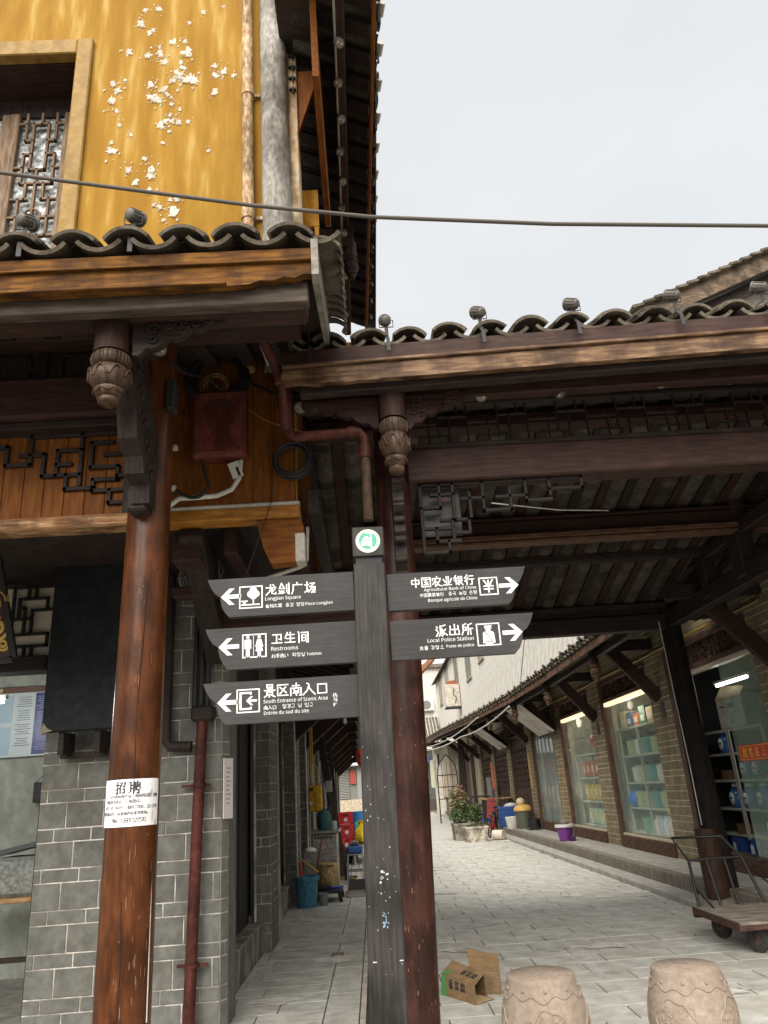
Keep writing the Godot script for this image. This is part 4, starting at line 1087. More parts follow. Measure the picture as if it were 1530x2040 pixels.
	part(dp, "lower_pipe", G.new().tube([Vector3(0.059, 3.57, -4.436), Vector3(0.055, 3.1, -4.46)], 0.032, 14), surf("weathered_pipe", srgb(66, 52, 44), srgb(96, 76, 62), Vector3(3, 1.5, 3), 0.7))
	part(dp, "collar", G.new().tube([Vector3(0.058, 3.52, -4.44), Vector3(0.058, 3.60, -4.44)], 0.042, 14).tube([Vector3(-0.05, 3.70, -4.42), Vector3(0.0, 3.70, -4.42)], 0.041, 14), W.redpipe)
	part(dp, "hopper", G.new().lohi(Vector3(-0.49, 3.94, -4.22), Vector3(-0.44, 3.99, -4.16), 0.01).tube([Vector3(-0.445, 3.98, -4.2), Vector3(-0.44, 3.68, -4.3)], 0.03, 10), W.redpipe)

# ---------------------------------------------------------------- ground floor of the left house: brick front, shop behind it
func left_shop() -> void:
	var grey := surf("grey_brick", srgb(108, 109, 104), srgb(124, 124, 118), Vector3(1.4, 1.4, 1.4), 0.85, 0.12, true, 0.014, 6, 1)
	var mortar := surf("mortar", srgb(198, 194, 186), srgb(216, 212, 204), Vector3(3, 3, 3), 0.9, 0.05, true, 0.02, 4, 2)
	var S := thing("brick_shopfront", "grey brick shopfront with pale joints under the timber house, open doorway at its left", "shopfront", Vector3(-1.85, 0, -6.2), 0.0, "", true)
	var w := part(S, "brick_pier", G.new().lohi(Vector3(-2.56, 0, -6.5), Vector3(-1.185, 3.36, -6.203)), mortar)
	brickwork(w, Vector3(-2.565, 0.0, -6.2), Vector3.RIGHT, 1.385, 3.30, grey, 0.185, 0.093, 0.28, 0.003, 0.12)
	# bevelled corner of the pier
	var cx := Vector3(0.5, 0, -0.866)
	var w2 := part(S, "pier_corner", G.new().prism([Vector2(0, 0), Vector2(0.09, 0), Vector2(0.09, 3.3), Vector2(0, 3.3)], Vector3(-1.183, 0, -6.203), cx, UP, 0.2), mortar)
	brickwork(w2, Vector3(-1.18, 0.0, -6.2), cx, 0.095, 3.30, grey, 0.185, 0.093, 0.28, 0.003, 0.12)
	part(S, "pier_return", G.new().lohi(Vector3(-1.6, 0, -6.6), Vector3(-1.135, 3.3, -6.29)), grey)
	# soot above
	part(S, "upper_board", G.new().lohi(Vector3(-6.5, 3.31, -6.35), Vector3(-1.2, 3.36, -6.15)), W.dark0)
	part(S, "door_header", G.new().lohi(Vector3(-6.5, 2.58, -6.32), Vector3(-2.57, 2.70, -6.1), 0.01), W.dark0)
	var tr := part(S, "transom", G.new().lohi(Vector3(-6.5, 2.70, -6.26), Vector3(-2.57, 3.3, -6.24)), plain("cream_paper", srgb(214, 206, 184), 0.7))
	var lg := G.new()
	fret(lg, Vector3(-2.93, 2.70, -6.215), Vector3.RIGHT, UP, [[0, 0, 0.36, 0], [0, 0.6, 0.36, 0.6], [0, 0, 0, 0.6], [0.36, 0, 0.36, 0.6], [0.12, 0.6, 0.12, 0.5], [0.18, 0.6, 0.18, 0.5], [0.05, 0.5, 0.28, 0.5], [0.05, 0.5, 0.05, 0.33], [0.28, 0.5, 0.28, 0.4], [0.16, 0.4, 0.36, 0.4], [0.16, 0.4, 0.16, 0.2], [0, 0.33, 0.16, 0.33], [0.1, 0.42, 0.1, 0.2], [0.05, 0.42, 0.1, 0.42], [0.05, 0.2, 0.3, 0.2], [0.3, 0.2, 0.3, 0.1], [0.05, 0.1, 0.3, 0.1], [0.12, 0.1, 0.12, 0], [0.18, 0.1, 0.18, 0]], 0.022, 0.03)
	part(tr, "lattice", lg, W.iron)
	# room behind the doorway
	var white := surf("shop_wall_white", srgb(152, 158, 148), srgb(164, 169, 159), Vector3(1, 1, 1), 0.8)
	part(S, "room", G.new().lohi(Vector3(-6.5, 0.0, -8.7), Vector3(-1.6, 3.1, -8.5)).lohi(Vector3(-6.6, 0, -8.6), Vector3(-6.5, 3.1, -6.3)).lohi(Vector3(-1.75, 0, -8.6), Vector3(-1.6, 3.1, -6.6)), white)
	part(S, "room_ceiling", G.new().lohi(Vector3(-6.5, 3.05, -8.7), Vector3(-1.6, 3.12, -6.35)), white)
	part(S, "room_floor", G.new().lohi(Vector3(-6.5, -0.02, -8.7), Vector3(-1.6, 0.02, -6.2)), surf("tile_floor", srgb(120, 118, 112), srgb(150, 148, 142), Vector3(1, 1, 1), 0.4))
	# things in the shop
	var tube := thing("tube_lamp", "lit white tube lamp just inside the left shop doorway", "lamp", Vector3(-3.68, 2.56, -7.6))
	part(tube, "tube", G.new().tube([Vector3(-0.25, 0, 0), Vector3(0.10, 0, 0)], 0.02, 10), glow("tube_glow", srgb(255, 255, 250), 4.0))
	part(tube, "fitting", G.new().lohi(Vector3(-0.28, 0.02, -0.03), Vector3(0.13, 0.06, 0.03)), plain("white_paint", srgb(225, 225, 222), 0.5))
	var al := OmniLight3D.new()
	al.light_energy = 0.3; al.omni_range = 12.0; al.omni_attenuation = 2.0; al.light_size = 0.15; al.shadow_enabled = true
	al.name = "tube_light"
	add_child(al)
	al.position = Vector3(-3.9, 2.5, -7.5)
	var board := thing("notice_board", "notice board of white certificates and a blue text panel on the shop's back wall", "notice board", Vector3(-3.85, 2.45, -8.47))
	part(board, "panel", G.new().box(Vector3(0, 0, 0), Vector3(1.05, 0.72, 0.02)), plain("board_white", srgb(176, 186, 186), 0.4))
	part(board, "heading", G.new().box(Vector3(-0.1, 0.34, 0.013), Vector3(0.85, 0.06, 0.006)), plain("board_brown", srgb(92, 62, 50), 0.5))
	part(board, "blue_panel", G.new().box(Vector3(0.36, -0.02, 0.013), Vector3(0.29, 0.64, 0.006)), plain("board_blue", srgb(34, 48, 104), 0.4))
	part(board, "heading_letters", line_of("公示栏", -0.3, 0.318, 0.018, 0.042, 0.055, 0.006), plain("heading_cream", srgb(216, 200, 160), 0.6))
	var lines := G.new()
	for i in 24:
		if i % 7 == 6: continue
		lines.box(Vector3(0.36 + rng.randf_range(-0.02, 0.0), 0.26 - i * 0.024, 0.018), Vector3(rng.randf_range(0.17, 0.24), 0.007, 0.001))
	part(board, "print", lines, plain("print_pale", srgb(136, 146, 186), 0.6))
	var l2 := G.new()
	for i in 22:
		if i % 6 == 5: continue
		l2.box(Vector3(0.10, 0.26 - i * 0.024, 0.0125), Vector3(rng.randf_range(0.10, 0.18), 0.006, 0.001))
	part(board, "print", l2, plain("print_dark", srgb(70, 76, 80), 0.6))
	for i in 2: part(board, "certificate", G.new().box(Vector3(-0.14, 0.14 - i * 0.33, 0.0125), Vector3(0.22, 0.28, 0.004)), plain("certificate", srgb(148, 172, 184), 0.4))
	var fr := thing("hanging_frame", "black framed plaque hanging on a cord below the notice board", "picture frame", Vector3(-3.40, 1.72, -8.46))
	part(fr, "frame", G.new().box(Vector3.ZERO, Vector3(0.34, 0.2, 0.025), Basis(), 0.004), W.iron)
	part(fr, "panel", G.new().box(Vector3(0, 0, 0.014), Vector3(0.28, 0.14, 0.004)), plain("black_panel", srgb(20, 24, 30), 0.25))
	part(fr, "cord", G.new().tube([Vector3(-0.15, 0.1, 0), Vector3(0, 0.26, 0.0), Vector3(0.15, 0.1, 0)], 0.004, 4), W.iron)
	var sp := thing("black_cabinet", "tall black cabinet with small red and blue stickers beside the shop doorway", "cabinet", Vector3(-2.75, 0, -6.95))
	part(sp, "body", G.new().lohi(Vector3(-0.08, 0, -0.15), Vector3(0.16, 1.62, 0.12), 0.012), plain("gloss_black", srgb(26, 26, 28), 0.3))
	part(sp, "sticker", G.new().lohi(Vector3(-0.06, 1.42, 0.121), Vector3(0.05, 1.50, 0.124)), plain("sticker_red", srgb(170, 44, 44), 0.5))
	part(sp, "sticker", G.new().lohi(Vector3(-0.06, 1.30, 0.121), Vector3(0.05, 1.38, 0.124)), plain("sticker_blue", srgb(70, 92, 150), 0.5))
	part(sp, "valve", G.new().lathe([Vector2(0, 0), Vector2(0.04, 0), Vector2(0.05, 0.04), Vector2(0.02, 0.09), Vector2(0, 0.1)], Vector3(0.04, 1.62, 0), 10), plain("steel", srgb(150, 150, 150), 0.3, 0.8))
	var tb := thing("shop_table", "wooden edged table standing in the left shop", "table", Vector3(-3.4, 0, -7.6))
	part(tb, "top", G.new().lohi(Vector3(-0.7, 0.80, -0.35), Vector3(0.55, 0.84, 0.35), 0.006), W.lit0)
	for k in [[-0.6, -0.28], [0.45, -0.28], [-0.6, 0.28], [0.45, 0.28]]: part(tb, "leg", G.new().lohi(Vector3(k[0] - 0.03, 0, k[1] - 0.03), Vector3(k[0] + 0.03, 0.80, k[1] + 0.03)), W.dark1)
	part(tb, "rail", G.new().lohi(Vector3(-0.6, 0.3, -0.02), Vector3(0.45, 0.34, 0.02)), W.dark0)
	var mc := thing("counter_machine", "pale covered machine standing on the shop table", "machine", Vector3(-3.1, 0.84, -7.55))
	part(mc, "body", G.new().lohi(Vector3(-0.3, 0, -0.2), Vector3(0.2, 0.32, 0.2), 0.03), surf("machine_grey", srgb(120, 126, 120), srgb(158, 162, 156), Vector3(3, 3, 3), 0.5))
	part(mc, "lid", G.new().prism([Vector2(-0.33, 0), Vector2(0.23, 0.10), Vector2(0.23, 0.14), Vector2(-0.33, 0.04)], Vector3(0, 0.33, 0.22), Vector3.RIGHT, UP, 0.44), plain("lid_dark", srgb(64, 74, 72), 0.4))

# ---------------------------------------------------------------- shops along the covered walk on the left
func lane_row() -> void:
	var grey: StandardMaterial3D = mats["grey_brick"]
	var mortar: StandardMaterial3D = mats["mortar"]
	var black := plain("dark_doorway", srgb(18, 20, 25), 0.8)
	var wall_x := func(z): return -1.20 - (-z - 6.3) * 0.022
	var stonew := surf("threshold", srgb(140, 138, 131), srgb(154, 152, 145), Vector3(1.5, 1.5, 1.5), 0.8, 0.15, true, 0.014, 6, 2)
	var zs := [-6.35, -9.25, -12.7, -15.4, -17.6, -20.6, -23.8, -27.2, -30.8, -34.6, -38.4, -42.0]
	var words := ["nearest", "second", "third", "fourth", "fifth", "sixth", "seventh", "eighth", "ninth", "tenth", "farthest"]
	for i in zs.size() - 1:
		var z0: float = zs[i]; var z1: float = zs[i + 1]
		var x0: float = wall_x.call(z1)
		var S := thing("lane_shop", "%s dark fronted brick shop along the covered walk left of the signpost" % words[i], "shop", Vector3(x0, 0, (z0 + z1) * 0.5), 0.0, "shops along the covered walk", true)
		part(S, "back_wall", G.new().lohi(Vector3(x0 - 0.6, 0, z1), Vector3(x0 - 0.3, 4.2, z0)), mortar)
		part(S, "door_panel", G.new().lohi(Vector3(x0 - 0.3, 0.0, z1 + 0.3), Vector3(x0 - 0.14, 2.6, z0 - 0.04)), black)
		for k in 4: part(S, "door_leaf", G.new().lohi(Vector3(x0 - 0.14, 0.32, z0 - 0.1 - (z0 - z1 - 0.6) * (k + 0.94) / 4.0), Vector3(x0 - 0.115, 2.55, z0 - 0.1 - (z0 - z1 - 0.6) * (k + 0.06) / 4.0), 0.006), black)
		part(S, "threshold", G.new().lohi(Vector3(x0 - 0.16, 0, z1 + 0.35), Vector3(x0 + 0.02, 0.30, z0 - 0.04), 0.01), stonew)
		part(S, "upper_wall", G.new().lohi(Vector3(x0 - 0.3, 2.6, z1), Vector3(x0 - 0.02, 4.2, z0)), W.dark2)
		# the brick pier at the far end of each front
		var px := x0 + 0.10
		var pier := part(S, "pier", G.new().lohi(Vector3(x0 - 0.08, 0, z1 - 0.35), Vector3(px - 0.003, 3.3, z1 + 0.297)), mortar)
		if i < 4:
			brickwork(pier, Vector3(x0 - 0.06, 0.0, z1 + 0.30), Vector3.RIGHT, px - x0 + 0.06, 3.0, grey, 0.185, 0.093, 0.28, 0.003, 0.14)
			brickwork(pier, Vector3(px, 0.0, z1 + 0.297), Vector3(0, 0, -1), 0.62, 3.0, grey, 0.185, 0.093, 0.28, 0.003, 0.14)
		else:
			var g := G.new()
			var y := 0.0
			while y < 3.0:
				g.lohi(Vector3(x0 - 0.06, y, z1 - 0.3), Vector3(px + 0.003, y + 0.13, z1 + 0.303))
				y += 0.14
			stuff(part(pier, "bricks", g, grey))
		part(S, "jamb", G.new().lohi(Vector3(px - 0.015, 0.0, z1 - 0.40), Vector3(px + 0.02, 2.7, z1 - 0.33)), surf("pale_jamb", srgb(150, 146, 136), srgb(188, 182, 170), Vector3(2, 0.5, 2), 0.8))
		if z1 > -9.5: continue
		# roof over the walk: brace, beam, fascia, rafters, tiles
		var br := G.new()
		br.prism([Vector2(0, 2.3), Vector2(0.0, 3.15), Vector2(1.15, 3.15), Vector2(1.15, 3.02), Vector2(0.85, 3.0)], Vector3(px - 0.05, 0, z1 + 0.06), Vector3.RIGHT, UP, 0.10)
		part(S, "brace", br, W.red1)
		part(S, "brace_edge", G.new().bar(Vector3(px - 0.04, 2.30, z1 + 0.03), Vector3(px + 0.80, 2.99, z1 + 0.03), 0.03, 0.03, UP, 0.002), W.grey0)
		var zr := z0 if i > 2 else maxf(z0, -9.9)
		part(S, "eave_beam", G.new().lohi(Vector3(px + 1.05, 3.02, z1), Vector3(px + 1.16, 3.16, zr), 0.01), W.red2)
		part(S, "roof_boards", G.new().prism([Vector2(0, 0), Vector2(1.9, 0), Vector2(1.9, zr - z1), Vector2(0, zr - z1)], Vector3(px + 1.30, 3.20, zr), Vector3(-0.93, 0.36, 0).normalized(), Vector3(0, 0, -1), 0.03), W.dark0)
		var rz := z1 + 0.1
		while rz < zr:
			part(S, "rafter", G.new().bar(Vector3(px + 1.26, 3.165, rz), Vector3(px - 0.2, 3.735, rz), 0.08, 0.03, UP, 0.003), W.red0)
			rz += 0.6
		var g3 := G.new()
		rz = z1
		while rz < zr - 0.1:
			g3.col = tint(0.2)
			g3.tile(Vector3(px + 1.34, 3.27, rz + 0.13), Vector3(px - 0.3, 3.91, rz + 0.13), 0.12, UP, false, 0.014, 1.0, 6)
			g3.tile(Vector3(px + 1.35, 3.235, rz), Vector3(px - 0.3, 3.875, rz), 0.12, UP, true, 0.014, 1.0, 6)
			rz += 0.26
		part(S, "tile_rows", g3, W.tile)
		part(S, "conduit", G.new().tube([Vector3(px + 0.02, 0.4, z1 + 0.31), Vector3(px + 0.02, 2.7, z1 + 0.31)], 0.014, 6), W.white_pvc)
	# upper storey above the walk
	var U := thing("upper_storey", "dark timber upper storey above the covered walk", "building", Vector3(-1.8, 3.9, -20), 0.0, "", true)
	part(U, "wall", G.new().lohi(Vector3(-4.2, 3.9, -42), Vector3(-1.6, 5.2, -9.4)), mats["cream_side"])
	part(U, "roof", G.new().prism([Vector2(-1.2, 5.1), Vector2(-4.2, 6.3), Vector2(-4.2, 6.1), Vector2(-1.2, 4.95)], Vector3(0, 0, -9.2), Vector3.RIGHT, UP, 33.0), W.tile)

# ---------------------------------------------------------------- row of shops on the right
func eave_at(z: float) -> Vector2:
	var k := [Vector3(-4, 3.50, 3.37), Vector3(-10, 3.50, 3.38), Vector3(-14, 3.58, 3.38), Vector3(-19, 3.56, 3.38), Vector3(-26, 3.33, 3.46), Vector3(-34, 3.06, 3.63), Vector3(-43, 2.92, 3.83), Vector3(-50, 2.80, 3.95)]
	for i in k.size() - 1:
		if z <= k[i].x and z >= k[i + 1].x:
			var t: float = (z - k[i].x) / (k[i + 1].x - k[i].x)
			return Vector2(lerpf(k[i].y, k[i + 1].y, t), lerpf(k[i].z, k[i + 1].z, t))
	return Vector2(3.5, 3.37)

func shop_row() -> void:
	var tan := surf("tan_brick", srgb(136, 124, 100), srgb(154, 141, 114), Vector3(1.6, 1.6, 1.6), 0.85, 0.12, true, 0.014, 6, 1)
	var mortar := surf("tan_mortar", srgb(206, 196, 172), srgb(224, 216, 194), Vector3(3, 3, 3), 0.9, 0.05, true, 0.02, 4, 1)
	var brown := wood("brown_frame", srgb(74, 52, 42), srgb(112, 84, 68), 1, 0.6, 0.15)
	var brown2 := wood("brown_frame", srgb(74, 52, 42), srgb(112, 84, 68), 2, 0.6, 0.15)
	var pane := glass("shop_glass", Color(0.80, 0.92, 0.88, 0.10))
	var green := glass("green_glass", Color(0.66, 0.76, 0.68, 0.30))
	var inner := surf("shop_inside", srgb(205, 206, 196), srgb(222, 222, 214), Vector3(1, 1, 1), 0.8)
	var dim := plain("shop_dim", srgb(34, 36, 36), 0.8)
	var carvedm := wood("carved_door", srgb(54, 40, 34), srgb(92, 70, 60), 1, 0.6, 0.25)
	var names := ["glass door shop with red stickers and blue bottles inside, by the handcart", "shop with a wide window of pale pots and a yellow bag", "shop with a window of red packets and a lantern", "shop with bright folding glass doors and a brown awning", "shop with closed carved doors by the yellow lidded bin", "shop with closed carved doors behind the chair and a white awning", "shop with a dark door beside an orange notice", "shop with a pale roller shutter behind the wire rack", "last shop of the right row with a bare dark front"]
	for k in names.size():
		var zc := -8.65 - 3.72 * k
		var zn := zc - 3.72
		var S := thing("tiled_shop", names[k], "shop", Vector3(4.68, 0.2, zc - 1.86), 0.0, "shops under the long tiled eave on the right", true)
		var zf := zc - 0.5          # near edge of the opening
		var zb := zn + 0.5          # far edge
		# pier
		var pier := part(S, "pier", G.new().lohi(Vector3(4.684, 0.18, zf), Vector3(4.95, 3.95, zc + 0.5)), mortar)
		var lintel := part(S, "lintel_wall", G.new().lohi(Vector3(4.684, 3.24, zb), Vector3(4.95, 3.95, zf)), mortar)
		if k < 4:
			brickwork(pier, Vector3(4.68, 0.2, zf), Vector3(0, 0, 1), 1.0, 3.75, tan, 0.135, 0.085, 0.25, 0.003, 0.2, 0.03)
			brickwork(lintel, Vector3(4.68, 3.25, zb), Vector3(0, 0, 1), zf - zb, 0.7, tan, 0.135, 0.085, 0.36, 0.003, 0.16, 0.03)
			if k < 3: brickwork(pier, Vector3(4.684, 0.2, zc + 0.5), Vector3(1, 0, 0), 0.2, 0.6, tan, 0.135, 0.085, 0.25, 0.003, 0.2)
		else:
			var g := G.new()
			var y := 0.2
			while y < 3.85:
				var zz := zf
				while zz < zc + 0.49:
					g.col = tint(0.2, 0.03)
					g.lohi(Vector3(4.678, y, zz + 0.004), Vector3(4.7, y + 0.10, zz + 0.24))
					zz += 0.25
				y += 0.11
			stuff(part(pier, "bricks", g, tan))
		# frame, sill, lattice band
		part(S, "door_post", G.new().lohi(Vector3(4.64, 0.2, zb - 0.02), Vector3(4.80, 3.28, zb + 0.16), 0.01), brown)
		part(S, "sill", G.new().lohi(Vector3(4.63, 0.2, zb + 0.165), Vector3(4.82, 0.44 if k != 4 and k != 5 else 0.26, zf), 0.01), brown2)
		part(S, "head_rail", G.new().lohi(Vector3(4.65, 2.86, zb + 0.165), Vector3(4.80, 2.93, zf), 0.008).lohi(Vector3(4.65, 3.21, zb + 0.165), Vector3(4.80, 3.27, zf), 0.008), brown2)
		part(S, "transom_light", G.new().lohi(Vector3(4.78, 2.93, zb + 0.165), Vector3(4.80, 3.21, zf)), plain("transom_pale", srgb(150, 140, 104), 0.4))
		var lg := G.new()
		var segs := []
		for i in 3:
			var u := i * 0.82
			segs += [[u, 0, u, 0.28], [u + 0.80, 0, u + 0.80, 0.28], [u + 0.28, 0.07, u + 0.54, 0.07], [u + 0.28, 0.21, u + 0.54, 0.21], [u + 0.28, 0.0, u + 0.28, 0.28], [u + 0.54, 0.0, u + 0.54, 0.28], [u, 0.1, u + 0.28, 0.1], [u, 0.18, u + 0.28, 0.18], [u + 0.54, 0.14, u + 0.8, 0.14], [u + 0.1, 0, u + 0.1, 0.28], [u + 0.19, 0, u + 0.19, 0.28], [u + 0.66, 0, u + 0.66, 0.28]]
		fret(lg, Vector3(4.72, 2.93, zb + 0.2), Vector3(0, 0, 1), UP, segs, 0.03, 0.03)
		part(S, "lattice", lg, carvedm)
		# what fills the opening
		if k == 0:
			part(S, "door_pane", G.new().lohi(Vector3(4.70, 0.44, zb + 0.17), Vector3(4.712, 2.80, zb + 0.78)), green)
			part(S, "door_pane", G.new().lohi(Vector3(4.70, 0.44, zf - 1.02), Vector3(4.712, 2.80, zf - 0.01)), green)
			part(S, "door_rail", G.new().lohi(Vector3(4.66, 2.80, zb + 0.165), Vector3(4.76, 2.86, zf), 0.006), plain("pale_metal", srgb(196, 186, 160), 0.35, 0.3))
			for h in [[zb + 0.74], [zf - 1.0]]: part(S, "door_handle", G.new().tube([Vector3(4.70, 1.2, h[0]), Vector3(4.645, 1.2, h[0]), Vector3(4.645, 1.95, h[0]), Vector3(4.70, 1.95, h[0])], 0.016, 8), plain("brushed_steel", srgb(160, 156, 146), 0.3, 0.9))
			part(S, "door_edge", G.new().lohi(Vector3(4.695, 0.44, zb + 0.78), Vector3(4.717, 2.80, zb + 0.80)), plain("pale_metal", srgb(196, 186, 160), 0.35, 0.3))
		elif k == 1 or k == 2:
			part(S, "window_pane", G.new().lohi(Vector3(4.70, 0.44, zb + 0.17), Vector3(4.712, 2.79, zf - 0.01)), pane)
			part(S, "window_lamp", G.new().lohi(Vector3(4.66, 2.79, zb + 0.165), Vector3(4.76, 2.86, zf), 0.006), glow("strip_glow", srgb(255, 234, 190), 0.55))
			var sl := OmniLight3D.new()
			sl.light_energy = 0.22; sl.light_color = Color(1.0, 0.94, 0.82); sl.omni_range = 8.0; sl.omni_attenuation = 2.0; sl.light_size = 0.25; sl.shadow_enabled = true
			sl.name = "window_light"
			add_child(sl, true)
			sl.position = Vector3(4.80, 2.70, (zb + zf) * 0.5)
			part(S, "window_bead", G.new().lohi(Vector3(4.65, 0.44, zb + 0.165), Vector3(4.70, 0.48, zf), 0.004), plain("pale_bead", srgb(190, 178, 150), 0.5))
		elif k == 3:
			for i in 5:
				var a := zb + 0.2 + i * 0.48
				part(S, "door_leaf", G.new().lohi(Vector3(4.70, 0.44, a), Vector3(4.712, 2.75, a + 0.45)), pane)
				part(S, "leaf_frame", G.new().lohi(Vector3(4.685, 0.44, a + 0.45), Vector3(4.725, 2.80, a + 0.48), 0.004), plain("alu", srgb(170, 172, 170), 0.3, 0.7))
		elif k == 4 or k == 5 or k == 6:
			for i in 4:
				var a := zb + 0.18 + i * 0.63
				var leaf := part(S, "door_leaf", G.new().lohi(Vector3(4.70, 0.26, a), Vector3(4.74, 2.86, a + 0.61), 0.006), carvedm)
				var cg := G.new()
				var cs := []
				for r in 7:
					var v := r * 0.18
					cs += [[0.08, v, 0.45, v], [0.08, v, 0.08, v + 0.09], [0.18, v, 0.18, v + 0.09], [0.18, v + 0.09, 0.34, v + 0.09], [0.34, v, 0.34, v + 0.09], [0.45, v, 0.45, v + 0.18]]
				fret(cg, Vector3(4.695, 1.3, a + 0.04), Vector3(0, 0, 1), UP, cs, 0.022, 0.02)
				part(leaf, "lattice", cg, carvedm)
				part(leaf, "lower_panel", G.new().lohi(Vector3(4.685, 0.4, a + 0.08), Vector3(4.70, 1.15, a + 0.53), 0.005), carvedm)
		elif k == 7:
			for i in 26: part(S, "shutter_slat", G.new().lohi(Vector3(4.70, 0.44 + i * 0.092, zb + 0.9), Vector3(4.725, 0.527 + i * 0.092, zf - 0.1), 0.012), surf("shutter_tan", srgb(176, 164, 138), srgb(200, 190, 166), Vector3(1, 3, 1), 0.6))
			part(S, "shutter_rail", G.new().lohi(Vector3(4.66, 0.3, zb + 0.75), Vector3(4.78, 2.86, zb + 0.9), 0.01), W.red1)
		else:
			part(S, "door_leaf", G.new().lohi(Vector3(4.72, 0.3, zb + 0.17), Vector3(4.76, 2.86, zf), 0.005), carvedm)
		# room inside
		if k < 4:
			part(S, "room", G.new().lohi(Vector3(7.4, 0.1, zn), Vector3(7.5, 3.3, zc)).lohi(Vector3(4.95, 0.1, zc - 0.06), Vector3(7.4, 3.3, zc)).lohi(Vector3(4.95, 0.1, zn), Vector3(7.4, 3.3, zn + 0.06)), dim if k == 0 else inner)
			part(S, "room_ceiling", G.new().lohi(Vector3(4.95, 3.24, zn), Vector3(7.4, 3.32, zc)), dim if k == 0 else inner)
			part(S, "room_floor", G.new().lohi(Vector3(4.80, 0.15, zn), Vector3(7.4, 0.22, zc)), inner)
		# brace, cantilever beam and hanging drop in front of the pier
		var e := eave_at(zc)
		var bx := e.x + 0.15
		part(S, "brace", G.new().bar(Vector3(4.66, 2.62, zc), Vector3(e.x + 0.42, e.y + 0.08, zc), 0.10, 0.20, UP, 0.01), W.red0)
		part(S, "cantilever_beam", G.new().lohi(Vector3(bx - 0.06, e.y + 0.02, zc - 0.06), Vector3(4.68, e.y + 0.20, zc + 0.06), 0.01), W.dark0)
		if k > 0 and k < 6: lotus(S, Vector3(bx, 0, zc), e.y + 0.05, e.y - 0.42, 0.085, W.dark1, wood("brown_drop", srgb(74, 56, 44), srgb(116, 92, 74), 1, 0.6))
		# roof
		var za := zc + 0.5 if k > 0 else zc - 1.7
		var ze := zn + 0.5 if k < names.size() - 1 else zn - 3.0
		var ea := eave_at(za); var eb := eave_at(ze)
		var A := Vector3(ea.x, ea.y, za); var B := Vector3(eb.x, eb.y, ze)
		var inA := Vector3(5.25, ea.y + 0.66, za); var inB := Vector3(5.25, eb.y + 0.66, ze)
		var roof := part(S, "roof", _sheet(A + Vector3(0.03, 0.09, 0), B + Vector3(0.03, 0.09, 0), inB + Vector3(0, 0.05, 0), inA + Vector3(0, 0.05, 0), 0.03), surf("soffit_grey", srgb(60, 58, 56), srgb(86, 84, 80), Vector3(1, 1, 1), 0.9))
		part(roof, "fascia", G.new().bar(A + Vector3(0, 0.06, 0), B + Vector3(0, 0.06, 0), 0.035, 0.12, UP, 0.006), wood("brown_fascia", srgb(96, 68, 50), srgb(142, 108, 82), 2, 0.65, 0.25, 2))
		part(roof, "purlin", G.new().bar(A + Vector3(0.2, -0.01, 0), B + Vector3(0.2, -0.01, 0), 0.09, 0.10, UP, 0.01), W.dark2)
		part(roof, "wall_conduit", G.new().tube([Vector3(4.64, 3.33, zc), Vector3(4.64, 3.34, zn)], 0.02, 6), plain("ochre_pipe", srgb(150, 116, 50), 0.5))
		var L := za - ze
		var n := int(L / 0.25)
		var gt := G.new()
		for i in n:
			var t := (i + 0.5) / n
			var o := A.lerp(B, t) + Vector3(-0.06, 0.15, 0)
			var up := inA.lerp(inB, t) + Vector3(0, 0.12, 0)
			var d := (up - o).normalized()
			for r in 2:
				var p := o + d * (0.21 * r + rng.randf_range(-0.015, 0.015))
				if k < 3:
					put(roof, "cover_tile", tile_mesh(0.25, false, rng.randi() % 3), W.tile, p + Vector3(0, 0.045, 0.125), slope_basis(d))
					put(roof, "pan_tile", tile_mesh(0.25, true, rng.randi() % 3), W.tile, p, slope_basis(d))
				else:
					gt.col = tint(0.25, 0.02)
					gt.tile(p + Vector3(0, 0.045, 0.125), p + d * 0.25 + Vector3(0, 0.05, 0.125), 0.12, UP, false, 0.016, 1.0, 6)
					gt.tile(p, p + d * 0.25, 0.115, UP, true, 0.016, 1.0, 6)
			gt.col = tint(0.2, 0.02)
			gt.tile(o + d * 0.44 + Vector3(0, 0.045, 0.125), up + Vector3(0, 0.045, 0.125), 0.12, UP, false, 0.016, 1.0, 5)
			gt.tile(o + d * 0.44, up, 0.115, UP, true, 0.016, 1.0, 5)
		stuff(part(roof, "tile_rows", gt, W.tile))
	# plain brick wall that carries the row on towards the viewer
	var P := thing("brick_wall", "plain tan brick wall at the near end of the right row of shops", "wall", Vector3(4.68, 0.2, -6.5), 0.0, "", true)
	part(P, "masonry", G.new().lohi(Vector3(4.684, 0.18, -8.14), Vector3(4.95, 3.95, -3.0)), mortar)
	var nb := G.new()
	for r in 34:
		for c in 20:
			nb.col = tint(0.2, 0.03)
			var zz := -8.13 + c * 0.25 + (0.12 if r % 2 else 0.0)
			nb.lohi(Vector3(4.678, 0.205 + r * 0.11, zz), Vector3(4.70, 0.307 + r * 0.11, zz + 0.24))
	stuff(part(P, "bricks", nb, tan))
	# red stickers on the glass doors
	var st := thing("door_sticker", "red and gold sticker with four characters on the near glass door", "sticker", Vector3(4.694, 1.66, -9.66))
	part(st, "sheet", G.new().box(Vector3.ZERO, Vector3(0.003, 0.19, 0.85)), plain("sticker_orange", srgb(214, 62, 36), 0.5))
	var gg := G.new()
	var ch := "顾客至上"
	for i in 4: glyph(gg, GL[ch[i]], Vector3(-0.0025, -0.05, -0.32 + i * 0.16), Vector3(0, 0, 1), UP, 0.11, 0.014)
	part(st, "lettering", gg, plain("sticker_gold", srgb(240, 190, 60), 0.5))
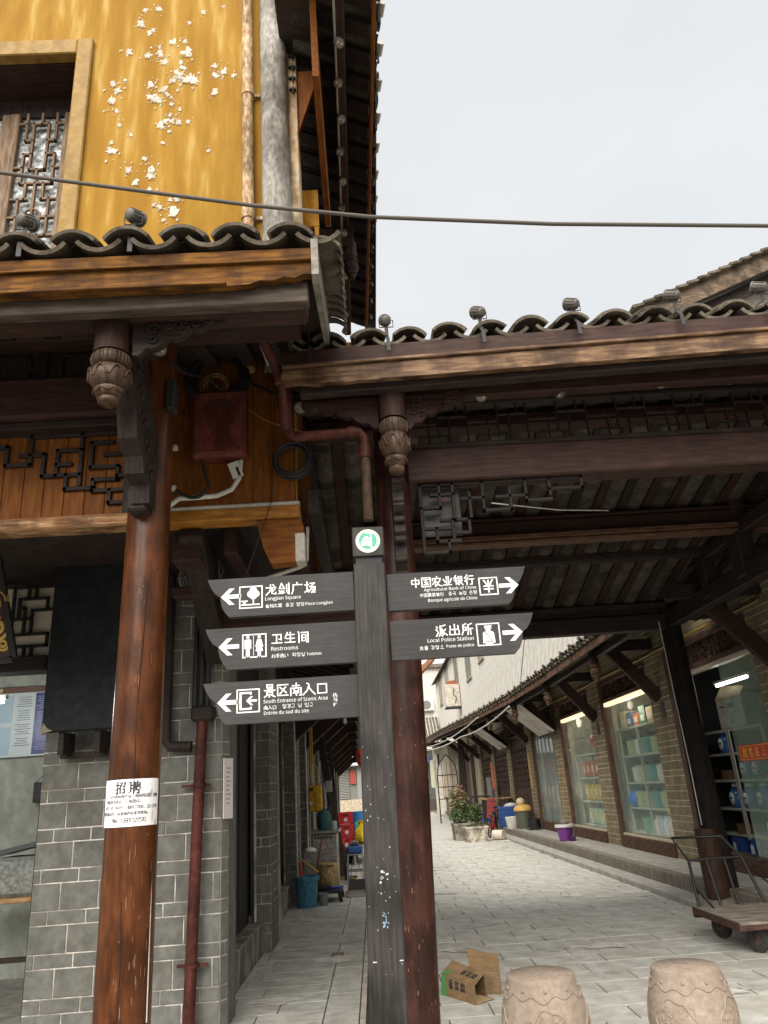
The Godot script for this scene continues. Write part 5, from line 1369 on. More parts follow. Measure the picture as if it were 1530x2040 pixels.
	part(st, "border", G.new().lohi(Vector3(-0.003, 0.075, -0.40), Vector3(-0.0015, 0.083, 0.40)).lohi(Vector3(-0.003, -0.083, -0.40), Vector3(-0.0015, -0.075, 0.40)).lohi(Vector3(-0.003, -0.08, -0.405), Vector3(-0.0015, 0.08, -0.395)), plain("sticker_gold", srgb(240, 190, 60), 0.5))
	var s2 := thing("door_sticker", "red sticker half hidden by the blackened column on the far glass door", "sticker", Vector3(4.694, 1.64, -11.43))
	part(s2, "sheet", G.new().box(Vector3.ZERO, Vector3(0.003, 0.19, 0.55)), plain("sticker_orange", srgb(214, 62, 36), 0.5))
	var g3 := G.new()
	for i in 2: glyph(g3, GL["上" if i else "至"], Vector3(-0.0025, -0.05, -0.06 + i * 0.16), Vector3(0, 0, 1), UP, 0.11, 0.014)
	part(s2, "lettering", g3, plain("sticker_gold", srgb(240, 190, 60), 0.5))
	solo("small_sticker", G.new().box(Vector3(4.694, 1.36, -9.35), Vector3(0.003, 0.09, 0.3)), plain("sticker_orange", srgb(214, 62, 36), 0.5), "small plain red sticker below the four character one on the near glass door", "sticker")
	solo("small_sticker", G.new().box(Vector3(4.694, 1.36, -11.45), Vector3(0.003, 0.09, 0.2)), plain("sticker_orange", srgb(214, 62, 36), 0.5), "small plain red sticker low on the far glass door beside the column", "sticker")
	shop_goods()

func _sheet(a: Vector3, b: Vector3, c: Vector3, d: Vector3, t: float) -> G:
	var g := G.new()
	var nn := (b - a).cross(d - a).normalized()
	if nn.y < 0: nn = -nn
	g.q(a, b, c, d, nn)
	var k := nn * -t
	g.q(a + k, b + k, c + k, d + k, -nn)
	g.q(a, b, b + k, a + k, (a - d).normalized())
	g.q(d, c, c + k, d + k, (d - a).normalized())
	g.q(a, d, d + k, a + k, (a - b).normalized())
	g.q(b, c, c + k, b + k, (b - a).normalized())
	return g

func shelf_unit(label: String, x: float, z0: float, z1: float, heights: Array, m: Material) -> void:
	var S := thing("shelf_unit", label, "shelf", Vector3(x, 0.22, (z0 + z1) * 0.5), 0.0, "", true)
	for z in [z0, z1]:
		for xx in [x, x + 0.4]: part(S, "upright", G.new().lohi(Vector3(xx - 0.018, 0.22, z - 0.018), Vector3(xx + 0.018, heights[-1] + 0.02, z + 0.018)), m)
	for h in heights: part(S, "shelf", G.new().lohi(Vector3(x - 0.02, h - 0.035, minf(z0, z1)), Vector3(x + 0.42, h, maxf(z0, z1)), 0.003), m)

func shop_goods() -> void:
	var steel := plain("shelf_steel", srgb(168, 166, 156), 0.5, 0.2)
	shelf_unit("grey perforated steel shelf unit behind the open glass door", 5.10, -10.15, -12.1, [0.30, 0.62, 0.96, 1.34, 1.70, 2.02], steel)
	part(self.get_node("shelf_unit"), "middle_upright", G.new().lohi(Vector3(5.06, 0.22, -11.16), Vector3(5.10, 2.04, -11.12)), steel)
	# tube lamp in the shop
	var tube := thing("tube_lamp", "lit white tube lamp hanging inside the glass door shop", "lamp", Vector3(5.3, 2.68, -11.15))
	part(tube, "tube", G.new().tube([Vector3(0, 0, -0.5), Vector3(0, 0, 0.5)], 0.022, 10), glow("tube_glow", srgb(255, 255, 250), 4.0))
	part(tube, "fitting", G.new().lohi(Vector3(-0.03, 0.025, -0.54), Vector3(0.03, 0.06, 0.54)), plain("white_paint", srgb(225, 225, 222), 0.5))
	var l := OmniLight3D.new()
	l.light_energy = 0.05; l.omni_range = 10.0; l.omni_attenuation = 2.0; l.light_size = 0.2; l.shadow_enabled = true
	l.name = "shop_tube_light"
	add_child(l)
	l.position = Vector3(5.32, 2.58, -11.15)
	# open white carton on top
	var cb := thing("white_carton", "white printed carton with an open flap on top of the steel shelves", "carton", Vector3(5.28, 2.03, -11.0))
	part(cb, "box", G.new().lohi(Vector3(-0.16, 0, -0.40), Vector3(0.2, 0.42, 0.40), 0.004), surf("carton_white", srgb(188, 184, 172), srgb(212, 208, 198), Vector3(2, 2, 2), 0.8))
	part(cb, "flap", G.new().bar(Vector3(0.0, 0.42, -0.40), Vector3(0.0, 0.58, -0.12), 0.34, 0.006), surf("carton_brown", srgb(150, 132, 100), srgb(176, 158, 126), Vector3(2, 2, 2), 0.85))
	var ink := G.new()
	part(cb, "print", G.new().box(Vector3(-0.162, 0.30, 0.05), Vector3(0.001, 0.06, 0.2)), plain("ink_grey", srgb(96, 92, 88), 0.8))
	part(cb, "print", G.new().box(Vector3(-0.162, 0.30, -0.24), Vector3(0.001, 0.03, 0.16)), plain("ink_grey", srgb(96, 92, 88), 0.8))
	for i in 5: ink.box(Vector3(-0.162, 0.2 - i * 0.035, 0.02), Vector3(0.001, 0.008, 0.16))
	part(cb, "print", ink, plain("ink_grey", srgb(96, 92, 88), 0.8))
	# blue bottles
	var blue := plain("bottle_blue", srgb(36, 84, 140), 0.25)
	var b0 := thing("blue_bottle", "", "bottle", Vector3.ZERO, 0.0, "blue detergent bottles on the steel shelves")
	part(b0, "bottle", G.new().lathe([Vector2(0, 0), Vector2(0.14, 0), Vector2(0.155, 0.03), Vector2(0.155, 0.18), Vector2(0.12, 0.25), Vector2(0.05, 0.27), Vector2(0.05, 0.28), Vector2(0, 0.28)], Vector3.ZERO, 16, Basis(), false, Vector2(0.6, 1.0)), blue)
	part(b0, "cap", G.new().lathe([Vector2(0.05, 0.278), Vector2(0.055, 0.28), Vector2(0.05, 0.32), Vector2(0, 0.32)], Vector3.ZERO, 12), plain("cap_pale", srgb(190, 196, 200), 0.4))
	part(b0, "label", G.new().ball(Vector3(-0.088, 0.13, 0), Vector3(0.012, 0.085, 0.08), 12, 8), plain("label_white", srgb(206, 210, 206), 0.5))
	part(b0, "label_print", G.new().box(Vector3(-0.101, 0.135, 0), Vector3(0.001, 0.03, 0.10)), plain("ink_blue", srgb(70, 90, 110), 0.6))
	var spots := [[1.34, -10.55, "right hand blue bottle on the upper shelf"], [1.34, -10.9, "second blue bottle on the upper shelf, left of the first"], [0.96, -10.6, "right hand blue bottle on the middle shelf"], [0.96, -11.0, "left hand blue bottle on the middle shelf, partly hidden by the upright"], [0.96, -11.42, "blue bottle alone left of the upright on the middle shelf"], [1.70, -11.42, "blue bottle alone on the high shelf under the carton"]]
	for i in spots.size():
		var at := Vector3(5.16, spots[i][0], spots[i][1])
		if i == 0: b0.position = at; b0.set_meta("label", spots[i][2])
		else: dup(b0, at, 0.0, spots[i][2], "blue_bottle")
	var cart := [[0.30, -10.5, 0.34, "blue carton at the right on the lowest shelf"], [0.30, -11.0, 0.38, "blue carton in the middle of the lowest shelf"], [0.30, -11.55, 0.3, "blue and white carton at the left of the lowest shelf"]]
	for c in cart:
		var o := thing("blue_carton", c[3], "carton", Vector3(5.2, c[0], c[1]), 0.0, "blue cartons low on the steel shelves")
		part(o, "box", G.new().lohi(Vector3(-0.14, 0, -c[2] * 0.5), Vector3(0.16, 0.27, c[2] * 0.5), 0.004), plain("carton_blue", srgb(30, 66, 130), 0.5))
		part(o, "label", G.new().lohi(Vector3(-0.143, 0.06, -c[2] * 0.35), Vector3(-0.14, 0.2, -c[2] * 0.1)), plain("label_white", srgb(206, 210, 206), 0.5))
	for c in [[1.34, -11.55, "brown round tin on the upper shelf left of the upright"], [0.62, -11.4, "brown wide basin on the second lowest shelf"]]:
		solo("brown_tin", G.new().lathe([Vector2(0, 0), Vector2(0.17, 0), Vector2(0.18, 0.02), Vector2(0.18, 0.12), Vector2(0.19, 0.13), Vector2(0, 0.13)], Vector3(5.24, c[0], c[1]), 18), plain("tin_brown", srgb(104, 72, 48), 0.5), c[2], "tin")
	solo("white_roll", G.new().tube([Vector3(5.10, 0.72, -10.55), Vector3(5.30, 0.72, -10.55)], 0.09, 16), plain("roll_white", srgb(214, 212, 204), 0.7), "white roll lying on the second lowest steel shelf", "roll")
	# window one: shelves with pale cookware
	shelf_unit("white shelf unit with pale pots in the wide shop window", 4.88, -13.1, -15.4, [0.5, 0.92, 1.36, 1.84, 2.34], plain("shelf_white", srgb(176, 178, 160), 0.5))
	part(self.get_node("shelf_unit_001"), "middle_upright", G.new().lohi(Vector3(4.86, 0.22, -14.35), Vector3(4.90, 2.36, -14.31)), steel)
	var pot0 := thing("pale_pot", "", "pot", Vector3.ZERO, 0.0, "pale pots and cartons in the wide shop window")
	part(pot0, "body", G.new().lathe([Vector2(0, 0), Vector2(0.13, 0), Vector2(0.15, 0.04), Vector2(0.155, 0.24), Vector2(0.165, 0.25), Vector2(0.15, 0.26), Vector2(0.05, 0.30), Vector2(0, 0.30)], Vector3.ZERO, 18), plain("pot_green", srgb(176, 190, 140), 0.4))
	part(pot0, "knob", G.new().ball(Vector3(0, 0.315, 0), Vector3(0.025, 0.02, 0.025), 8, 6), plain("knob_dark", srgb(60, 60, 58), 0.4))
	var n := 0
	for r in 3:
		for c in 5:
			var at := Vector3(5.06, [1.36, 0.92, 1.84][r], -13.3 - c * 0.44 - r * 0.03)
			var lb := "%s pale lidded pot from the right on the %s shelf of the wide window" % [ORD[c], ["middle", "lower", "upper"][r]]
			if n == 0: pot0.position = at; pot0.set_meta("label", lb)
			else:
				var pd := dup(pot0, at, 0.0, lb, "pale_pot")
				if n % 3 == 1: (pd.get_child(0) as MeshInstance3D).material_override = plain("pot_white", srgb(212, 214, 206), 0.35)
				if n % 5 == 2: (pd.get_child(0) as MeshInstance3D).material_override = plain("pot_teal", srgb(90, 150, 150), 0.35)
			n += 1
	# more stock: cartons on the top shelf, jars on the lowest
	var cols := [srgb(150, 50, 44), srgb(196, 160, 70), srgb(60, 110, 90), srgb(170, 90, 60), srgb(70, 100, 150), srgb(210, 196, 160)]
	var cts := ["red", "mustard", "green", "rust", "blue", "cream"]
	for i in 6:
		var o := thing("shop_carton", "%s carton on the top shelf of the wide window" % cts[i], "carton", Vector3(5.02, 2.34, -13.3 - i * 0.38), 0.0, "cartons on the top shelf of the wide window")
		part(o, "box", G.new().lohi(Vector3(-0.1, 0, -0.16), Vector3(0.16, 0.22 + 0.05 * (i % 3), 0.16), 0.006), plain("stock_" + cts[i], cols[i], 0.5))
		part(o, "label", G.new().lohi(Vector3(-0.102, 0.06, -0.1), Vector3(-0.1, 0.16, 0.08)), plain("label_white", srgb(206, 210, 206), 0.5))
	for i in 6:
		solo("shop_jar", G.new().lathe([Vector2(0, 0), Vector2(0.1, 0), Vector2(0.11, 0.2), Vector2(0.07, 0.25), Vector2(0.075, 0.3), Vector2(0, 0.3)], Vector3(5.0, 0.5, -13.25 - i * 0.21), 14), plain("jar_" + str(i % 3), [srgb(196, 206, 206), srgb(150, 186, 200), srgb(206, 190, 170)][i % 3], 0.25), "%s jar from the right on the lowest shelf of the wide window" % ORD[i], "jar", "jars on the lowest shelf of the wide window")
	var yb := G.new()
	var rr := RandomNumberGenerator.new(); rr.seed = 5
	var pr := []
	for i in 9:
		var row := []
		for j in 14:
			var a := TAU * j / 14.0
			var v := i / 8.0
			var r := lerpf(0.22, 0.10, v * v) * (1.0 + rr.randf_range(-0.16, 0.16))
			row.append(Vector3(4.86 + cos(a) * r * 0.5 + 0.03 * v, 0.84 + v * 0.42, -13.05 + sin(a) * r * 1.2 + v * 0.1))
		pr.append(row)
	for i in 8:
		for j in 14: yb.flat(pr[i][j], pr[i][(j + 1) % 14], pr[i + 1][j], pr[i][j] - Vector3(4.86, 1.0, -13.0)); yb.flat(pr[i + 1][j], pr[i][(j + 1) % 14], pr[i + 1][(j + 1) % 14], pr[i][j] - Vector3(4.86, 1.0, -13.0))
	var ybag := thing("yellow_bag", "crumpled yellow and red plastic bag inside the wide shop window", "bag", Vector3(4.86, 0.84, -13.05), 0.0, "", true)
	part(ybag, "bag", yb, surf("bag_yellow", srgb(206, 170, 20), srgb(236, 214, 80), Vector3(3, 3, 3), 0.4))
	part(ybag, "print", G.new().ball(Vector3(4.765, 1.0, -13.02), Vector3(0.015, 0.08, 0.12), 10, 6), plain("bag_red", srgb(196, 72, 52), 0.5))
	solo("green_bucket", G.new().lathe([Vector2(0, 0), Vector2(0.13, 0), Vector2(0.16, 0.25), Vector2(0.17, 0.26), Vector2(0.15, 0.25), Vector2(0, 0.2)], Vector3(4.95, 0.50, -14.6), 18), plain("bucket_green", srgb(70, 160, 100), 0.4), "small green bucket on the lowest shelf of the wide window", "bucket")
	solo("blue_sack", G.new().ball(Vector3(4.95, 1.06, -15.25), Vector3(0.14, 0.16, 0.2), 9, 7), plain("sack_blue", srgb(40, 110, 196), 0.5), "blue plastic sack at the left end of the wide window", "sack")
	solo("red_screen", G.new().lohi(Vector3(5.4, 1.40, -15.3), Vector3(5.43, 2.25, -14.5)), plain("screen_red", srgb(130, 60, 52), 0.6), "dull red poster board standing behind the shelves of the wide window", "poster")
	# window two: red packets, lantern
	shelf_unit("white shelf unit with red packets in the second window", 4.88, -17.0, -19.0, [0.5, 1.0, 1.5, 2.0], plain("shelf_white", srgb(176, 178, 160), 0.5))
	var pk := thing("red_packet", "", "packet", Vector3.ZERO, 0.0, "packets on show in the second window")
	part(pk, "packet", G.new().box(Vector3(0, 0.17, 0), Vector3(0.2, 0.34, 0.26), Basis(), 0.03), surf("packet_red", srgb(170, 50, 50), srgb(214, 130, 110), Vector3(3, 3, 3), 0.35))
	part(pk, "label", G.new().box(Vector3(-0.101, 0.18, 0), Vector3(0.002, 0.14, 0.16), Basis(), 0.0), plain("packet_cream", srgb(220, 200, 150), 0.5))
	n = 0
	for r in 3:
		for c in 5:
			var at := Vector3(5.02, [1.5, 1.0, 0.5][r], -17.15 - c * 0.36)
			var lb := "%s packet from the right on the %s shelf of the second window" % [ORD[c], ["upper", "middle", "lower"][r]]
			if n == 0: pk.position = at; pk.set_meta("label", lb)
			else:
				var d := dup(pk, at, 0.0, lb, "red_packet" if r < 2 else "green_packet")
				var m: MeshInstance3D = d.get_child(0)
				if r == 1: m.material_override = surf("packet_gold", srgb(190, 150, 50), srgb(214, 190, 110), Vector3(3, 3, 3), 0.35)
				if r == 2: m.material_override = surf("packet_green", srgb(150, 176, 130), srgb(214, 222, 200), Vector3(3, 3, 3), 0.4)
			n += 1
	solo("red_lantern", G.new().ball(Vector3(5.0, 2.25, -17.3), Vector3(0.2, 0.17, 0.2), 16, 10), plain("lantern_red", srgb(200, 40, 30), 0.4), "round red lantern hanging in the second shop window", "lantern")
	solo("white_chest", G.new().lohi(Vector3(5.3, 0.22, -22.4), Vector3(5.9, 1.3, -21.0), 0.03), plain("chest_white", srgb(210, 212, 208), 0.4), "white chest freezer behind the folding glass doors", "freezer")
	solo("blue_sack", G.new().ball(Vector3(5.0, 0.95, -20.6), Vector3(0.16, 0.42, 0.22), 11, 8), plain("sack_blue", srgb(40, 110, 196), 0.5), "bright blue sack standing inside the folding glass doors", "sack")

# ---------------------------------------------------------------- white upper building on the right, end of the street
func far_buildings() -> void:
	var white := surf("lime_wash", srgb(220, 216, 205), srgb(228, 225, 215), Vector3(0.4, 0.3, 0.4), 0.9, 0.1, true, 0.012, 6, 1)
	var B := thing("white_building", "tall whitewashed building rising behind the right row of shops", "building", Vector3(5.2, 0, -35), 0.0, "", true)
	part(B, "street_wall", G.new().lohi(Vector3(5.2, 3.4, -60), Vector3(5.5, 9.4, -11.6)), white)
	part(B, "gable_wall", G.new().prism([Vector2(5.5, 3.4), Vector2(12, 3.4), Vector2(12, 11.6), Vector2(5.5, 9.2)], Vector3(0, 0, -11.6), Vector3.RIGHT, UP, 0.3), white)
	part(B, "low_wall", G.new().lohi(Vector3(5.22, 3.4, -11.55), Vector3(5.5, 4.9, -3.5)), white)
	var roof := part(B, "roof", G.new().prism([Vector2(4.9, 8.98), Vector2(12, 12.02), Vector2(12, 12.12), Vector2(4.9, 9.08)], Vector3(0, 0, -11.05), Vector3.RIGHT, UP, 49.0), W.dark2)
	part(roof, "barge_board", G.new().prism([Vector2(5.06, 8.72), Vector2(12, 11.66), Vector2(12, 12.06), Vector2(5.06, 9.06)], Vector3(0, 0, -10.98), Vector3.RIGHT, UP, 0.05), wood("barge_wood", srgb(88, 74, 62), srgb(122, 105, 88), 0, 0.7, 0.3, 2))
	part(roof, "inner_board", G.new().prism([Vector2(5.1, 8.5), Vector2(12, 11.42), Vector2(12, 11.68), Vector2(5.1, 8.74)], Vector3(0, 0, -11.2), Vector3.RIGHT, UP, 0.06), W.dark0)
	part(roof, "purlin_end", G.new().lohi(Vector3(5.05, 8.72, -11.4), Vector3(5.35, 9.0, -10.99), 0.02), W.lit0)
	for i in 34:
		var x := 5.0 + i * 0.21
		var y := 9.05 + i * 0.21 * 0.42
		put(roof, "verge_tile", piece_box(Vector3(0.225, 0.026, 0.24), 0.004, i % 4, 0.25, 0.01), W.tile, Vector3(x, y, -10.98), Basis(Vector3(0, 0, 1), atan(0.428) - 0.17))
		put(roof, "verge_tile", piece_box(Vector3(0.225, 0.026, 0.24), 0.004, (i + 1) % 4, 0.25, 0.01), W.tile, Vector3(x + 0.02, y + 0.055, -11.02), Basis(Vector3(0, 0, 1), atan(0.428) - 0.17))
	var frame := surf("window_stone", srgb(150, 140, 120), srgb(180, 170, 150), Vector3(1, 1, 1), 0.85)
	var dg := plain("window_green", srgb(34, 74, 60), 0.4)
	var dk := plain("window_dark", srgb(120, 118, 108), 0.3)
	var wins := [[-56.8, -54.9, 7.1, 9.2, 0], [-51.6, -49.8, 6.9, 9.1, 0], [-45.8, -44.2, 7.0, 9.0, 1], [-40.2, -38.4, 6.65, 9.0, 1], [-35.4, -33.8, 6.85, 9.0, 0]]
	for w in wins:
		var o := part(B, "window", G.new().lohi(Vector3(5.185, w[2], w[0]), Vector3(5.21, w[3], w[1])), dg if w[4] else dk)
		part(o, "frame", G.new().lohi(Vector3(5.12, w[2] - 0.08, w[0] - 0.1), Vector3(5.2, w[2], w[1] + 0.1)).lohi(Vector3(5.15, w[2], w[0] - 0.1), Vector3(5.2, w[3], w[0])).lohi(Vector3(5.15, w[2], w[1]), Vector3(5.2, w[3], w[1] + 0.1)).lohi(Vector3(5.15, w[2], (w[0] + w[1]) * 0.5 - 0.04), Vector3(5.2, w[3], (w[0] + w[1]) * 0.5 + 0.04)), frame)
	var ac := thing("air_conditioner", "grey white outdoor air conditioner on the street wall of the white building", "air conditioner", Vector3(4.75, 5.75, -44.3))
	part(ac, "case", G.new().lohi(Vector3(-0.42, 0, -0.55), Vector3(0.42, 1.25, 0.35), 0.03), surf("ac_case", srgb(182, 176, 160), srgb(204, 198, 184), Vector3(1, 1, 1), 0.6))
	part(ac, "bracket", G.new().lohi(Vector3(-0.45, -0.07, -0.5), Vector3(0.46, -0.003, 0.38)), W.iron)
	part(ac, "pipe", G.new().tube([Vector3(0.1, 1.0, 0.37), Vector3(0.0, 0.7, 0.42), Vector3(0.2, 0.5, 0.42), Vector3(0.1, 0.2, 0.37)], 0.02, 6), W.iron)
	part(ac, "rust_cover", G.new().prism([Vector2(-0.4, 0), Vector2(0.4, 0), Vector2(0.2, 0.25), Vector2(-0.2, 0.2)], Vector3(0, 1.253, 0.2), Vector3.RIGHT, UP, 0.3), plain("rust_red", srgb(140, 78, 54), 0.8))
	# pillar house closing the row
	var C := thing("white_house", "whitewashed house end with a red plate closing the right row", "house", Vector3(4.2, 0, -46), 0.0, "", true)
	part(C, "front_wall", G.new().lohi(Vector3(3.52, 0, -46.6), Vector3(4.75, 3.75, -45.7)), white)
	part(C, "side_wall", G.new().lohi(Vector3(4.0, 0.2, -46), Vector3(4.7, 3.7, -42.2)), surf("beige_wall", srgb(176, 164, 140), srgb(196, 186, 164), Vector3(1, 0.5, 1), 0.9, 0.1))
	part(C, "roof_edge", G.new().lohi(Vector3(2.6, 3.75, -46.5), Vector3(4.8, 3.95, -45.2)), W.red0)
	part(C, "meter_box", G.new().lohi(Vector3(3.25, 1.5, -45.75), Vector3(3.5, 3.0, -45.6), 0.02), plain("box_pale", srgb(196, 200, 176), 0.6))
	part(C, "vent", G.new().lohi(Vector3(3.7, 2.7, -45.69), Vector3(3.8, 3.3, -45.66)), W.iron)
	var fx := thing("red_plate", "red fire notice plate on the white house end beyond the wire rack", "plate", Vector3(4.1, 1.5, -45.66))
	part(fx, "plate", G.new().box(Vector3(0, 0, 0), Vector3(0.24, 0.95, 0.03)), plain("fire_red", srgb(196, 34, 38), 0.5))
	part(fx, "mark", G.new().box(Vector3(0, 0.25, 0.017), Vector3(0.14, 0.1, 0.003)).box(Vector3(0, -0.05, 0.017), Vector3(0.14, 0.3, 0.003)), plain("mark_white", srgb(222, 200, 196), 0.6))
	# far white house with a brown verge, beyond
	var D := thing("far_white_house", "far whitewashed house with a brown roof edge closing the street", "house", Vector3(4.5, 0, -68), 0.0, "", true)
	part(D, "front_wall", G.new().lohi(Vector3(1.0, 0, -70), Vector3(9, 12.5, -67)), white)
	part(D, "verge", G.new().prism([Vector2(0, 0), Vector2(1.6, 1.5), Vector2(1.6, 1.9), Vector2(-0.2, 0.35)], Vector3(4.05, 10.1, -62), Vector3.RIGHT, UP, 3.0), surf("red_brown_roof", srgb(120, 82, 62), srgb(160, 116, 92), Vector3(1, 1, 1), 0.85))
	part(D, "cornice", G.new().lohi(Vector3(3.0, 11.4, -67), Vector3(9, 11.7, -66.6)), W.grey0)
	var ac2 := thing("air_conditioner", "small round-fan air conditioner on the far white house wall", "air conditioner", Vector3(4.95, 8.2, -66.7))
	part(ac2, "case", G.new().box(Vector3.ZERO, Vector3(1.1, 0.95, 0.5), Basis(), 0.04), plain("ac_white", srgb(216, 214, 206), 0.5))
	part(ac2, "fan", G.new().tube([Vector3(-0.1, 0, 0.24), Vector3(-0.1, 0, 0.262)], 0.38, 20).tube([Vector3(-0.1, 0, 0.26), Vector3(-0.1, 0, 0.275)], 0.1, 12), plain("ac_fan", srgb(120, 118, 112), 0.5))
	part(ac2, "hose", G.new().tube([Vector3(-0.6, -0.2, 0.1), Vector3(-1.1, -0.5, 0.1), Vector3(-1.3, 1.5, 0.1), Vector3(-1.2, 4.0, 0.1)], 0.03, 6), W.iron)
	# low tiled roof and dark shop front at the very end
	var E := thing("low_house", "low house with grey tiled roof and dark front at the end of the street", "house", Vector3(2.2, 0, -58), 0.0, "", true)
	part(E, "wall", G.new().lohi(Vector3(0.9, 0, -60), Vector3(4.6, 4.2, -58)), surf("dim_front", srgb(84, 84, 86), srgb(110, 108, 106), Vector3(1, 1, 1), 0.7))
	part(E, "roof", G.new().prism([Vector2(0, 4.2), Vector2(3.0, 6.4), Vector2(3.0, 6.55), Vector2(0, 4.35)], Vector3(0.6, 0, -57.2), Vector3(0, 0, -1), UP, 5.0), W.tile)
	var rt := G.new()
	for i in 20: rt.tile(Vector3(0.7 + i * 0.24, 4.45, -57.1), Vector3(0.7 + i * 0.24, 6.6, -60.1), 0.11, UP, false, 0.02, 1.0, 6)
	part(E, "tile_rows", rt, W.tile)
	part(E, "awning", G.new().bar(Vector3(0.9, 3.5, -57.6), Vector3(4.0, 3.5, -57.6), 1.0, 0.5), plain("awning_blue", srgb(52, 78, 130), 0.6))
	part(E, "red_post", G.new().tube([Vector3(3.3, 0, -57.3), Vector3(3.3, 3.3, -57.3)], 0.09, 8), plain("post_red", srgb(160, 50, 40), 0.5))
	# shed at the end of the covered walk
	var F := thing("grey_shed", "grey corrugated shed with a pale metal roof at the far end of the covered walk", "shed", Vector3(-1.3, 0, -49), 0.0, "", true)
	part(F, "base_wall", G.new().lohi(Vector3(-4.5, 0, -50), Vector3(0.8, 1.15, -48.3)), surf("rough_base", srgb(168, 152, 130), srgb(208, 196, 178), Vector3(1.5, 1.5, 1.5), 0.9))
	part(F, "wall", G.new().lohi(Vector3(-4.5, 1.15, -50), Vector3(0.8, 3.1, -48.5)), plain("shed_grey", srgb(112, 112, 106), 0.6))
	for i in 20: part(F, "shutter_slat", G.new().lohi(Vector3(-2.1, 1.2 + i * 0.09, -48.5), Vector3(-1.5, 1.27 + i * 0.09, -48.42), 0.02), plain("slat_grey", srgb(128, 128, 122), 0.5))
	part(F, "door", G.new().lohi(Vector3(-1.05, 1.15, -48.5), Vector3(-0.35, 3.0, -48.4), 0.02), plain("shed_door", srgb(132, 136, 132), 0.5))
	part(F, "roof", G.new().prism([Vector2(0, 3.05), Vector2(2.2, 3.9), Vector2(2.2, 3.98), Vector2(0, 3.13)], Vector3(-4.6, 0, -48.0), Vector3(0, 0, -1), UP, 0.0).bar(Vector3(-4.6, 3.5, -49.0), Vector3(1.0, 3.5, -49.0), 2.3, 0.06, Vector3(0, 0.92, 0.38)), plain("roof_tin", srgb(182, 184, 182), 0.5, 0.2))
	solo("red_notice", G.new().box(Vector3(-1.28, 2.4, -48.38), Vector3(0.36, 0.75, 0.02)), plain("notice_red", srgb(150, 62, 48), 0.7), "red paper notice on the grey shed beside its door", "notice")
	var G2 := thing("tiled_house", "grey tiled roof rising behind the grey shed", "house", Vector3(-1, 0, -56), 0.0, "", true)
	part(G2, "wall", G.new().lohi(Vector3(-6, 0, -60), Vector3(0.7, 4.4, -56)), white)
	part(G2, "roof", G.new().bar(Vector3(-6.2, 4.9, -57), Vector3(0.9, 4.9, -57), 3.2, 0.12, Vector3(0, 0.9, 0.43)), W.tile)

# ---------------------------------------------------------------- signpost
func board(label: String, left: bool, xa: float, xb: float, top: float, low: float) -> Node3D:
	var o := thing("direction_board", label, "sign", Vector3((xa + xb) * 0.5, low, -2.67), 0.0, "direction boards on the signpost", true)
	var h := top - low
	var end := [Vector2(0.0, h), Vector2(0.012, h - 0.030), Vector2(0.026, h - 0.052), Vector2(0.046, h - 0.066), Vector2(0.047, h - 0.080), Vector2(0.053, h - 0.104), Vector2(0.063, h - 0.124), Vector2(0.078, 0.0)]
	var poly := []
	for p in end: poly.append(Vector2(xa + p.x, p.y + low) if left else Vector2(xb - p.x, p.y + low))
	if left: poly += [Vector2(xb, low), Vector2(xb, top)]
	else: poly += [Vector2(xa, low), Vector2(xa, top)]
	part(o, "board", G.new().prism(poly, Vector3(0, 0, -2.655), Vector3.RIGHT, UP, 0.032), W.sign)
	var spots := G.new()
	for i in 9:
		var r := rng.randf_range(0.0015, 0.004)
		spots.tube([Vector3(rng.randf_range(xa + 0.08, xb - 0.08), rng.randf_range(low + 0.01, top - 0.01), -2.656), Vector3.ZERO], r, 7) if false else spots.prism(_disc(r, 8), Vector3(rng.randf_range(xa + 0.08, xb - 0.08), rng.randf_range(low + 0.01, top - 0.01), -2.6547), Vector3.RIGHT, UP, 0.0)
	stuff(part(o, "stains", spots, plain("stain_dark", srgb(34, 33, 33), 0.8)))
	return o

func _disc(r: float, n: int, cx := 0.0, cy := 0.0, sy := 1.0) -> Array:
	var l := []
	for i in n: l.append(Vector2(cx + cos(TAU * i / n) * r, cy + sin(TAU * i / n) * r * sy))
	return l

func arrow(o: Node3D, tip: float, y: float, left: bool) -> void:
	var s := 1.0 if left else -1.0
	var z := -2.6545
	var g := G.new()
	var p := [Vector2(0, 0), Vector2(0.030, 0.030), Vector2(0.049, 0.030), Vector2(0.026, 0.0075), Vector2(0.072, 0.0075), Vector2(0.072, -0.0075), Vector2(0.026, -0.0075), Vector2(0.049, -0.030), Vector2(0.030, -0.030)]
	var q := []
	for v in p: q.append(Vector2(tip + v.x * s, y + v.y))
	g.prism(q, Vector3(0, 0, z), Vector3.RIGHT, UP, 0.0)
	part(o, "arrow", g, W.print)

func frame_icon(g: G, x: float, y: float, w: float, h: float, t := 0.0045) -> void:
	var z := -2.6545
	g.prism([Vector2(x, y), Vector2(x + w, y), Vector2(x + w, y + t), Vector2(x, y + t)], Vector3(0, 0, z), Vector3.RIGHT, UP, 0.0)
	g.prism([Vector2(x, y + h - t), Vector2(x + w, y + h - t), Vector2(x + w, y + h), Vector2(x, y + h)], Vector3(0, 0, z), Vector3.RIGHT, UP, 0.0)
	g.prism([Vector2(x, y + t), Vector2(x + t, y + t), Vector2(x + t, y + h - t), Vector2(x, y + h - t)], Vector3(0, 0, z), Vector3.RIGHT, UP, 0.0)
	g.prism([Vector2(x + w - t, y + t), Vector2(x + w, y + t), Vector2(x + w, y + h - t), Vector2(x + w - t, y + h - t)], Vector3(0, 0, z), Vector3.RIGHT, UP, 0.0)

